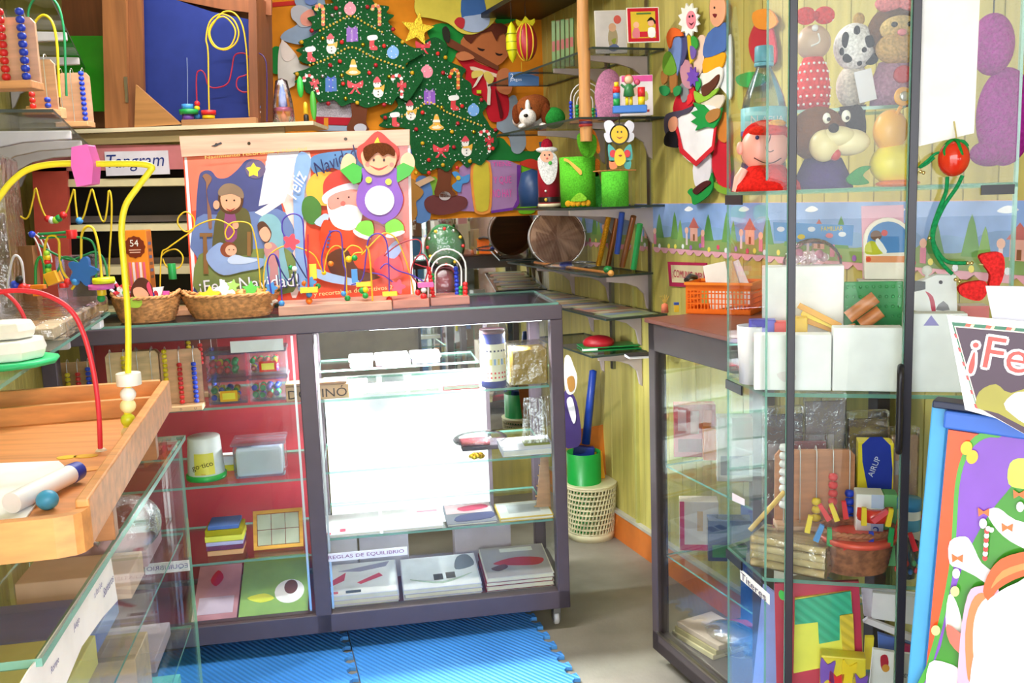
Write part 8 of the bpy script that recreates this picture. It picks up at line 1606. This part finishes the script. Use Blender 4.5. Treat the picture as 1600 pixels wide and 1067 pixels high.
# ---------------------------------------------------------------- toy shelf at hand height on the left wall
ZT2 = 1.20
P_a = atZ(172, 486, ZT2); P_b = atZ(60, 560, ZT2); dv = (P_a - P_b) / np.linalg.norm(P_a - P_b)
P_c = P_b - dv * .45
TF = FR(P_c, math.degrees(math.atan2(dv[1], dv[0])))        # x away along its edge, y towards the wall
LT = float(np.linalg.norm(P_a - P_c))
t = thing('toy_shelf', 'glass topped shelf of bead mazes on the left wall above the tray', 'shelf', TF.p(LT / 2, .15, ZT2 - 1.2 + 0), None)
t.location.z = ZT2; ORG[t.name] = np.array([t.location.x, t.location.y, ZT2])
TFz = TF; TFz.o = TFz.o * np.array([1, 1, 0])
build(MB(TFz).box((0, 0, ZT2 - .010), (LT, .36, ZT2 - .002), 'glass', 'glassedge'), 'shelf_pane', t)
for q in (LT - .04, LT - .5): build(MB(TFz).box((q - .012, .02, ZT2 - .04), (q + .012, .36, ZT2 - .0105), 'p#d8d0d0'), 'bracket', t, bev=.004)
build(MB(TFz).box((LT - .16, .002, ZT2 - .034), (LT - .11, .03, ZT2 - .0105), 'p#f2f2f4'), 'shelf_end_cap', t, bev=.003)
# big base in wrap
bx = MB(TFz).box((LT - .62, .03, ZT2), (LT + .00, .30, ZT2 + .028), 'w#ecd4b0')
T3 = thing('bead_maze', 'wrapped wooden bead maze with blue flower bead and green wires', 'bead maze', TFz.p(LT - .3, .16, ZT2), 'bead mazes on the left toy shelf')
build(bx, 'base', T3, bev=.003)
# its top toys: frame parallel to picture at depth of each point
Q1 = FR((0, 2.62, 0), 0)
def w4(t, pts, mat, r=.0032, fr=Q1, y=0): return build(MB(fr).tube(px_path(fr, S(pts, 5, False), y), r, mat, 8), 'wire', t)
w4(T3, [(112, 452), (126, 430), (127, 395), (128, 366), (136, 354), (146, 358), (153, 380), (157, 410), (159, 436)], 'p#e8c820', .0036)
w4(T3, [(70, 450), (69, 400), (73, 374), (83, 368), (92, 376), (93, 400), (98, 424), (108, 438)], 'p#e8c820', .0036)
w4(T3, [(60, 366), (90, 364), (112, 362)], 'p#1f8a50', .0038); w4(T3, [(62, 372), (100, 370), (136, 373), (148, 386), (150, 410), (150, 440)], 'p#1f8a50', .0032)
w4(T3, [(60, 382), (84, 396), (110, 406), (130, 400), (150, 394), (164, 410), (170, 450)], 'p#1f7a48', .0034, y=.03); w4(T3, [(80, 436), (92, 420), (96, 404), (108, 402), (124, 412)], 'p#1f8a50', .003)
w4(T3, [(56, 448), (56, 416), (62, 402), (68, 410), (72, 450)], 'p#289848', .0042); 
for k_, (a, b) in enumerate(((48, 368), (56, 372), (63, 380))): w4(T3, [(a - 4, 364), (a + 6, 372), (a + 14, 390), (a + 18, 410)], 'p#d8d4dc', .0022, y=.02 + .01 * k_)
def b4(t, px, py, r, c, shape='ball', fr=Q1, y=0, tall=None, nm='bead'): return bead(t, fr, px, py, y, r, c, shape, nm=nm, tall=tall)
b4(T3, 130, 424, .034, 'p#2f70c8', 'flower', nm='flower_bead'); b4(T3, 118, 440, .011, 'c')
x, z = Q1.hit(84, 434); build(MB(FR(Q1.p(x, 0, z), 0, 0, spin=18)).box((-.017, -.017, -.017), (.017, .017, .017), 'p#f0b030'), 'cube_bead', T3, bev=.002)
x, z = Q1.hit(162, 438); build(MB(Q1).lathe([(.001, -.008), (.030, -.008), (.032, 0), (.030, .008), (.001, .008)], (x, 0, z), 'p#f0f020', 8), 'disc_bead', T3); x, z = Q1.hit(156, 448); build(MB(Q1).lathe([(.001, -.007), (.034, -.007), (.034, .007), (.001, .007)], (x, .01, z), 'p#f070d0', 10), 'disc_bead', T3)
b4(T3, 159, 457, .012, 'y', 'cyl', tall=.008); b4(T3, 158, 466, .011, 'g')
for i in range(7): b4(T3, 73 + (i % 2) + i * .6, 396 + i * 6.5, .0085, ['l', 'y', 'r', 'g'][i % 4])
b4(T3, 50, 366, .009, 'b'); b4(T3, 106, 440, .010, 'r'); b4(T3, 100, 446, .012, 'r', 'cyl', tall=.006); b4(T3, 112, 366, .014, 'r', 'cyl', tall=.012)
# translucent box behind the flower
xa, za = Q1.hit(95, 448, .12); xb, zb3 = Q1.hit(150, 398, .12); build(MB(Q1).box((xa, .10, ZT2 + .029), (xb, .16, zb3), 't#d8c8d8'), 'clear_box', label='clear plastic box behind the blue flower bead on the toy shelf', cat='box', bev=.003)
xa = Q1.hit(34, 420, .16)[0]; xb = Q1.hit(56, 420, .16)[0]; build(MB(Q1).box((xa, .15, ZT2 + .0), (xb, .18, Q1.hit(40, 384, .16)[1]), 'v#9a6a40'), 'wooden_plank', label='brown wooden plank standing at the back of the toy shelf', cat='wooden board')
# long zigzag wire
T4 = thing('bead_maze', 'bead maze with a yellow zigzag wire rising over the toy shelf', 'bead maze', TFz.p(LT - .08, .2, ZT2), 'bead mazes on the left toy shelf')
build(MB(TFz).box((LT - .16, .12, ZT2 + .0285), (LT + .05, .33, ZT2 + .046), 'w#a87850'), 'base', T4, bev=.002)
Q2 = FR((0, 2.78, 0), 0)
w4(T4, [(32, 338), (40, 342), (46, 334), (52, 310), (56, 294), (62, 316), (70, 336), (82, 346), (94, 342), (104, 330), (112, 306), (116, 296), (118, 316), (122, 344), (130, 340), (138, 312), (144, 296), (150, 316), (158, 342), (164, 344), (168, 320), (170, 298), (174, 310), (174, 350), (171, 400), (170, 440)], 'p#d8b81c', .0028, fr=Q2)
for px, py, c in ((75, 342, 'r'), (81, 344, 'w'), (87, 344, 'l'), (92, 341, 'g'), (99, 336, 'r'), (124, 345, 'c')): b4(T4, px, py, .0105, c, fr=Q2)
# beads and small toys on the wrapped base
T5 = thing('bead_maze', 'small bead maze with blue beads and red blocks at the front of the toy shelf', 'bead maze', TFz.p(LT - .55, .12, ZT2 + .0285), 'bead mazes on the left toy shelf')
build(MB(TFz).box((LT - .60, .08, ZT2 + .0285), (LT - .34, .20, ZT2 + .040), 'w#b89068'), 'base', T5, bev=.002)
Q3 = FR((0, 2.25, 0), 0)
for px, py, r_, c in ((24, 446, .012, 'b'), (31, 437, .010, 'k'), (36, 450, .012, 'r'), (45, 452, .012, 'r'), (61, 460, .012, 'o'), (60, 448, .016, 'o')): b4(T5, px, py, r_, c, fr=Q3, shape='ball' if c != 'o' else 'bar', nm='bead' if c != 'o' else 'bar_bead')
w4(T5, [(10, 470), (14, 430), (22, 400), (34, 410), (38, 452)], 'p#d0ccd8', .003, fr=Q3)
build(MB(TFz).box((LT - .64, .00, ZT2 + .0), (LT - .01, .31, ZT2 + .050), 'film'), 'plastic_wrap', label='crumpled clear plastic wrap covering the toys on the left shelf', cat='plastic wrap', bev=.01)
# white and green toy at the near end
p = atZ(25, 572, ZT2); f = FR((p[0] - .02, p[1] + .02, ZT2), 0)
t = thing('stacking_toy', 'bright white toy on a green plate at the near end of the toy shelf', 'toy', f)
build(MB(f).lathe([(.001, 0), (.088, 0), (.092, .006), (.088, .012), (.001, .012)], (0, 0, 0), 'p#2fc880', 10), 'green_plate', t, bev=.001)
build(MB(f).lathe([(.001, .013), (.066, .013), (.072, .03), (.066, .052), (.001, .054)], (0, 0, 0), 'p#f6f8f4', 8, smooth=False), 'white_block', t, bev=.004); build(MB(f).lathe([(.001, .055), (.045, .055), (.05, .07), (.042, .088), (.001, .09)], (.005, 0, 0), 'p#f8f8ee', 8, smooth=False), 'white_block', t, bev=.004)
build(MB(f).ball((-.055, -.03, .062), (.02, .02, .02), 'p#f0f030', 12, 8), 'yellow_bead', t)
# ================================================================ wooden tray on the left glass counter
ZR = 1.14
c_far = atZ(264, 594, ZR); c_near = atZ(128, 792, ZR)
dv = (c_far - c_near); Lt = float(np.linalg.norm(dv)); dv /= Lt
TR = FR((c_near[0], c_near[1], 0), math.degrees(math.atan2(dv[1], dv[0])))   # x away, y to the left
zf = 1.092; WD_ = .37
t = thing('wooden_tray', 'orange-brown wooden activity tray with raised rim in the left foreground', 'tray', TR.p(Lt / 2, .2, 1.0005))
build(MB(TR).slab([(.03, 0), (Lt, 0), (Lt, WD_), (0, WD_), (0, .03), (.008, .010)], zf - .012, zf, 'w#e4985c'), 'tray_floor', t)
wc = 'w#e29c5a'
build(MB(TR).box((.035, -.001, zf - .014), (Lt + .001, .016, ZR), wc), 'side_rim', t, bev=.003)
build(MB(TR).box((Lt - .015, .0165, zf - .014), (Lt, WD_, ZR + .004), wc), 'far_rim', t, bev=.003)
build(MB(TR).box((Lt - .115, .0165, zf - .001), (Lt - .10, WD_, ZR - .012), wc), 'inner_rim', t, bev=.002)
m = MB(TR).slab([(-.002, .034), (.004, .012), (.012, .004), (.034, -.002), (.034, .014), (.020, .018), (.015, .026), (.013, .036), (.013, WD_), (-.002, WD_)], zf - .014, ZR - .010, wc)
build(m, 'near_rim', t, bev=.002)
for q in (.28, Lt - .12): build(MB(TR).box((q, .02, 1.0005), (q + .03, WD_ - .05, zf - .0145), 'w#b87a48'), 'support_batten', t, bev=.002)
def trp(px, py, z=zf): return atZ(px, py, z)
build(MB().slab([tuple(trp(a, b, zf + .0005)[:2]) for a, b in ((-60, 728), (92, 722), (101, 730), (84, 752), (40, 812), (-60, 815))], zf + .0005, zf + .003, 'm#fbfbfb'), 'paper_pad', label='bright white sheet of paper lying on the wooden tray', cat='paper', bev=.0005)
a = trp(18, 786, zf + .018); b = trp(122, 735, zf + .018); d_ = (b - a)
t2 = thing('marker_pen', 'thick white marker pen with a blue cap end lying on the paper', 'marker pen', a - np.array([0, 0, .015]))
build(MB().tube([tuple(a), tuple(a + d_ * .45), tuple(a + d_ * .86)], .0145, 'p#f8f8fa', 18), 'barrel', t2, bev=.001); build(MB().tube([tuple(a + d_ * .86), tuple(a + d_ * .93), tuple(b)], [.0150, .0150, .0142], 'p#2840b0', 18), 'end_cap', t2)
q = trp(74, 781, zf + .014); build(MB().ball(tuple(q), (.015, .015, .014), 'p#48a8d8', 18, 14), 'wooden_ball', label='light blue ball lying beside the marker pen on the tray', cat='ball')
# painted ovals and the wire socket
for i, (px, py, c, rx, ry) in enumerate(((104, 715, 'p#f0c838', .016, .012), (134, 713, 'p#f0b830', .020, .012), (142, 733, 'p#f0a860', .016, .014))):
    q = trp(px, py, zf); build(MB(FR((q[0], q[1], 0), 0)).slab(E(0, 0, rx, ry), zf + .0003, zf + .0012, c), 'painted_oval', t, label=None)
W5 = FR((0, 1.62, 0), 0)
t = thing('bead_wire', 'giant yellow wire arch with pink bead over the wooden tray', 'bead wire', trp(196, 690, zf))
q = trp(196, 690, zf); yy = q[1] - .0
W5 = FR((0, float(yy), 0), 0)
def thick(t, pts, r, mat, fr, n=6): return build(MB(fr).tube(px_path(fr, S(pts, n, False), 0), r, mat, 12), 'wire', t)
thick(t, [(197, 690), (200, 600), (200, 500), (194, 420), (190, 360), (196, 322), (214, 294), (234, 268), (236, 260), (214, 256), (150, 256), (90, 256), (46, 264), (18, 284), (-4, 312), (-40, 360)], .0054, 'p#f2e430', W5)
x, z = W5.hit(134, 260); build(MB(W5).prism([(x - .014, z + .032), (x + .013, z + .036), (x + .020, z + .004), (x + .014, z - .030), (x - .012, z - .034), (x - .018, z)], -.016, .016, 'p#f070c8'), 'pink_bead', t, bev=.003)
for px, py, r_, mt, sh in ((201, 592, .021, 'p#f6f4ea', 'cyl'), (200, 616, .0135, 'p#f8f6f0', 'ball'), (200, 634, .0135, 'p#f4f0b0', 'ball'), (200, 656, .0125, 'p#d8e030', 'ball'), (200, 676, .012, 'p#f4dca8', 'ball')): bead(t, W5, px, py, 0, r_, mt, sh, tall=.011)
q = trp(158, 704, zf); W6 = FR((0, float(q[1]), 0), 0)
t = thing('bead_wire', 'thick red wire arch bending down to the wooden tray', 'bead wire', q)
thick(t, [(157, 706), (154, 640), (146, 580), (130, 520), (108, 482), (70, 460), (30, 454), (-10, 458), (-60, 470)], .0042, 'p#e03040', W6)
x, z = W6.hit(158, 704); build(MB(W6).lathe([(.001, -.004), (.009, -.004), (.010, 0), (.006, .004), (.001, .004)], (x, 0, z), 'p#f0e0c8', 16), 'wire_socket', t)
t = thing('bead_wire', 'second red wire curving down behind the white and green toy', 'bead wire', TFz.p(LT - .70, .05, ZT2))
W7 = FR((0, 2.05, 0), 0)
thick(t, [(-40, 440), (-4, 452), (20, 468), (36, 492), (44, 520), (48, 545)], .0042, 'p#e03040', W7)
build(MB(FR((W7.p(W7.hit(48, 545)[0], 0, ZT2)), 0)).lathe([(.001, 0), (.02, 0), (.016, .02), (.001, .022)], (0, 0, 0), 'p#e04048', 14), 'wire_foot', t)
# ================================================================ price strip and stock inside the left glass counter
m = MB(); 
t = build(MB().cut(LCF, [(172, 862), (184, 938), (160, 965), (128, 1010), (104, 1067), (100, 1090), (20, 1090), (46, 1046), (60, 1028)], -.003, -.001, 'm#fafafa'), 'price_strip', label='long white handwritten paper strip along the front of the left glass counter', cat='paper strip')
q = MB()
for a, b, s, tx in ((152, 922, 62, 'a los jue'), (168, 914, 62, 'Santeros'), (118, 975, 60, 'Juego'), (84, 1040, 58, 'Rompe')): q.textpx(LCF, tx, a, b, 15, -.0032, 'm#504890', spin=0, shear=.2)
build(q, 'lettering', t)
def lcb(px, py, y, z, sz, col, lab, nm='wooden_block_set', cat='box', grp='stock in the left glass counter', extra=None):
    x = LCF.hit(px, py, y)[0]; f = LCF.at(x, y, z); o = build(MB(f).box((0, 0, 0), sz, col), nm, label=lab, cat=cat, group=grp, bev=.002)
    if extra:
        q = MB(f)
        for mt, a, b in extra: q.box((a[0] * sz[0], -.0008, a[1] * sz[2]), (b[0] * sz[0], 0, b[1] * sz[2]), mt)
        build(q, 'box_print', o)
    return o
z1, z2_, z3, z4 = LCZ[0] + .0005, LCZ[1] + .0005, LCZ[2] + .0005, .0505
for i, (x, y, w_, h, c, l) in enumerate(((.06, .06, .16, .04, 'w#e8b070', 'pale wooden box nearest on the top inner shelf'), (.26, .05, .18, .05, 'm#f0e890', 'yellow box in the middle of the top inner shelf'), (.48, .06, .16, .035, 'p#8090d0', 'blue flat box on the top inner shelf'), (.70, .05, .12, .05, 'm#e8c0a0', 'peach box on the top inner shelf'), (.86, .05, .16, .035, 'm#b89098', 'plum box furthest on the top inner shelf'))):
    build(MB(LCF).box((x, y, z1), (x + w_, y + .2, z1 + h), c), 'game_box', label=l + ' of the left glass counter', cat='box', group='stock in the left glass counter', bev=.002)
for i, (x, y, w_, h, c, l) in enumerate(((.06, .05, .18, .06, 'w#f0c890', 'nearest pale wooden box'), (.28, .05, .16, .08, 'm#f0d868', 'yellow box'), (.50, .05, .14, .06, 'm#d8b090', 'tan box'), (.68, .05, .12, .11, 'w#dcc098', 'wooden crate'), (.84, .05, .18, .03, 'm#a898a0', 'grey pink flat pack'))):
    build(MB(LCF).box((x, y, z2_), (x + w_, y + .2, z2_ + h), c), 'game_box', label=l + ' on the second inner shelf of the left glass counter', cat='box', group='stock in the left glass counter', bev=.002)
for i in range(4):
    build(MB(LCF).box((.10, .04, z3 + i * .026), (.88, .26, z3 + i * .026 + .025), ['m#f0e8c8', 'm#2f7a5c', 'm#f4ecd0', 'm#e8d8b0'][i]), 'game_box', label='long flat box on the third inner shelf, %s of four stacked' % ['lowest', 'second', 'third', 'topmost'][i], cat='box', group='long flat boxes in the left glass counter', bev=.001)
build(MB(LCF).box((.90, .04, z3), (1.03, .22, z3 + .12), 'm#68b8a0').box((.905, .038, z3 + .02), (1.0, .04, z3 + .09), 'm#3f9a80'), 'game_box', label='teal box at the far end of the third inner shelf', cat='box', bev=.002)
build(MB(LCF).box((.62, .03, z4), (.92, .25, z4 + .14), 'm#e8dcc0').box((.66, .028, z4 + .05), (.82, .03, z4 + .12), 'm#e87848').box((.66, .0275, z4 + .0), (.82, .03, z4 + .045), 'm#48a080'), 'game_box', label='cream box with orange and teal squares at the base of the left counter', cat='box', bev=.002)
build(MB(LCF).box((.10, .03, z4), (.58, .25, z4 + .18), 'm#e4d8b8'), 'game_box', label='large cream box at the near base of the left counter', cat='box', bev=.002)
# clear bag and reversed card behind the end pane
f = LCF.at(LL - .30, .03, z1 - .36 + .36 + .0)
build(MB(LCF).ball((.93, .10, z1 + .07), (.09, .07, .06), 'film', 20, 12), 'plastic_bag', label='crumpled shiny bag at the far end of the left glass counter', cat='bag')
EF2 = FR((LCF.p(LL, 0, 0)), 10)
t = build(MB(EF2).box((-.10, -.012, .690), (-.004, -.0105, .715), 'm#f2eef4'), 'shelf_sign', label='white strip lettered EQUILIBRIO seen through the left glass counter', cat='sign')
build(MB().text(EF2, 'EQUILIBRIO', -.052, .7025, .012, -.012, 'm#6858a0', w=-.088), 'lettering', t)
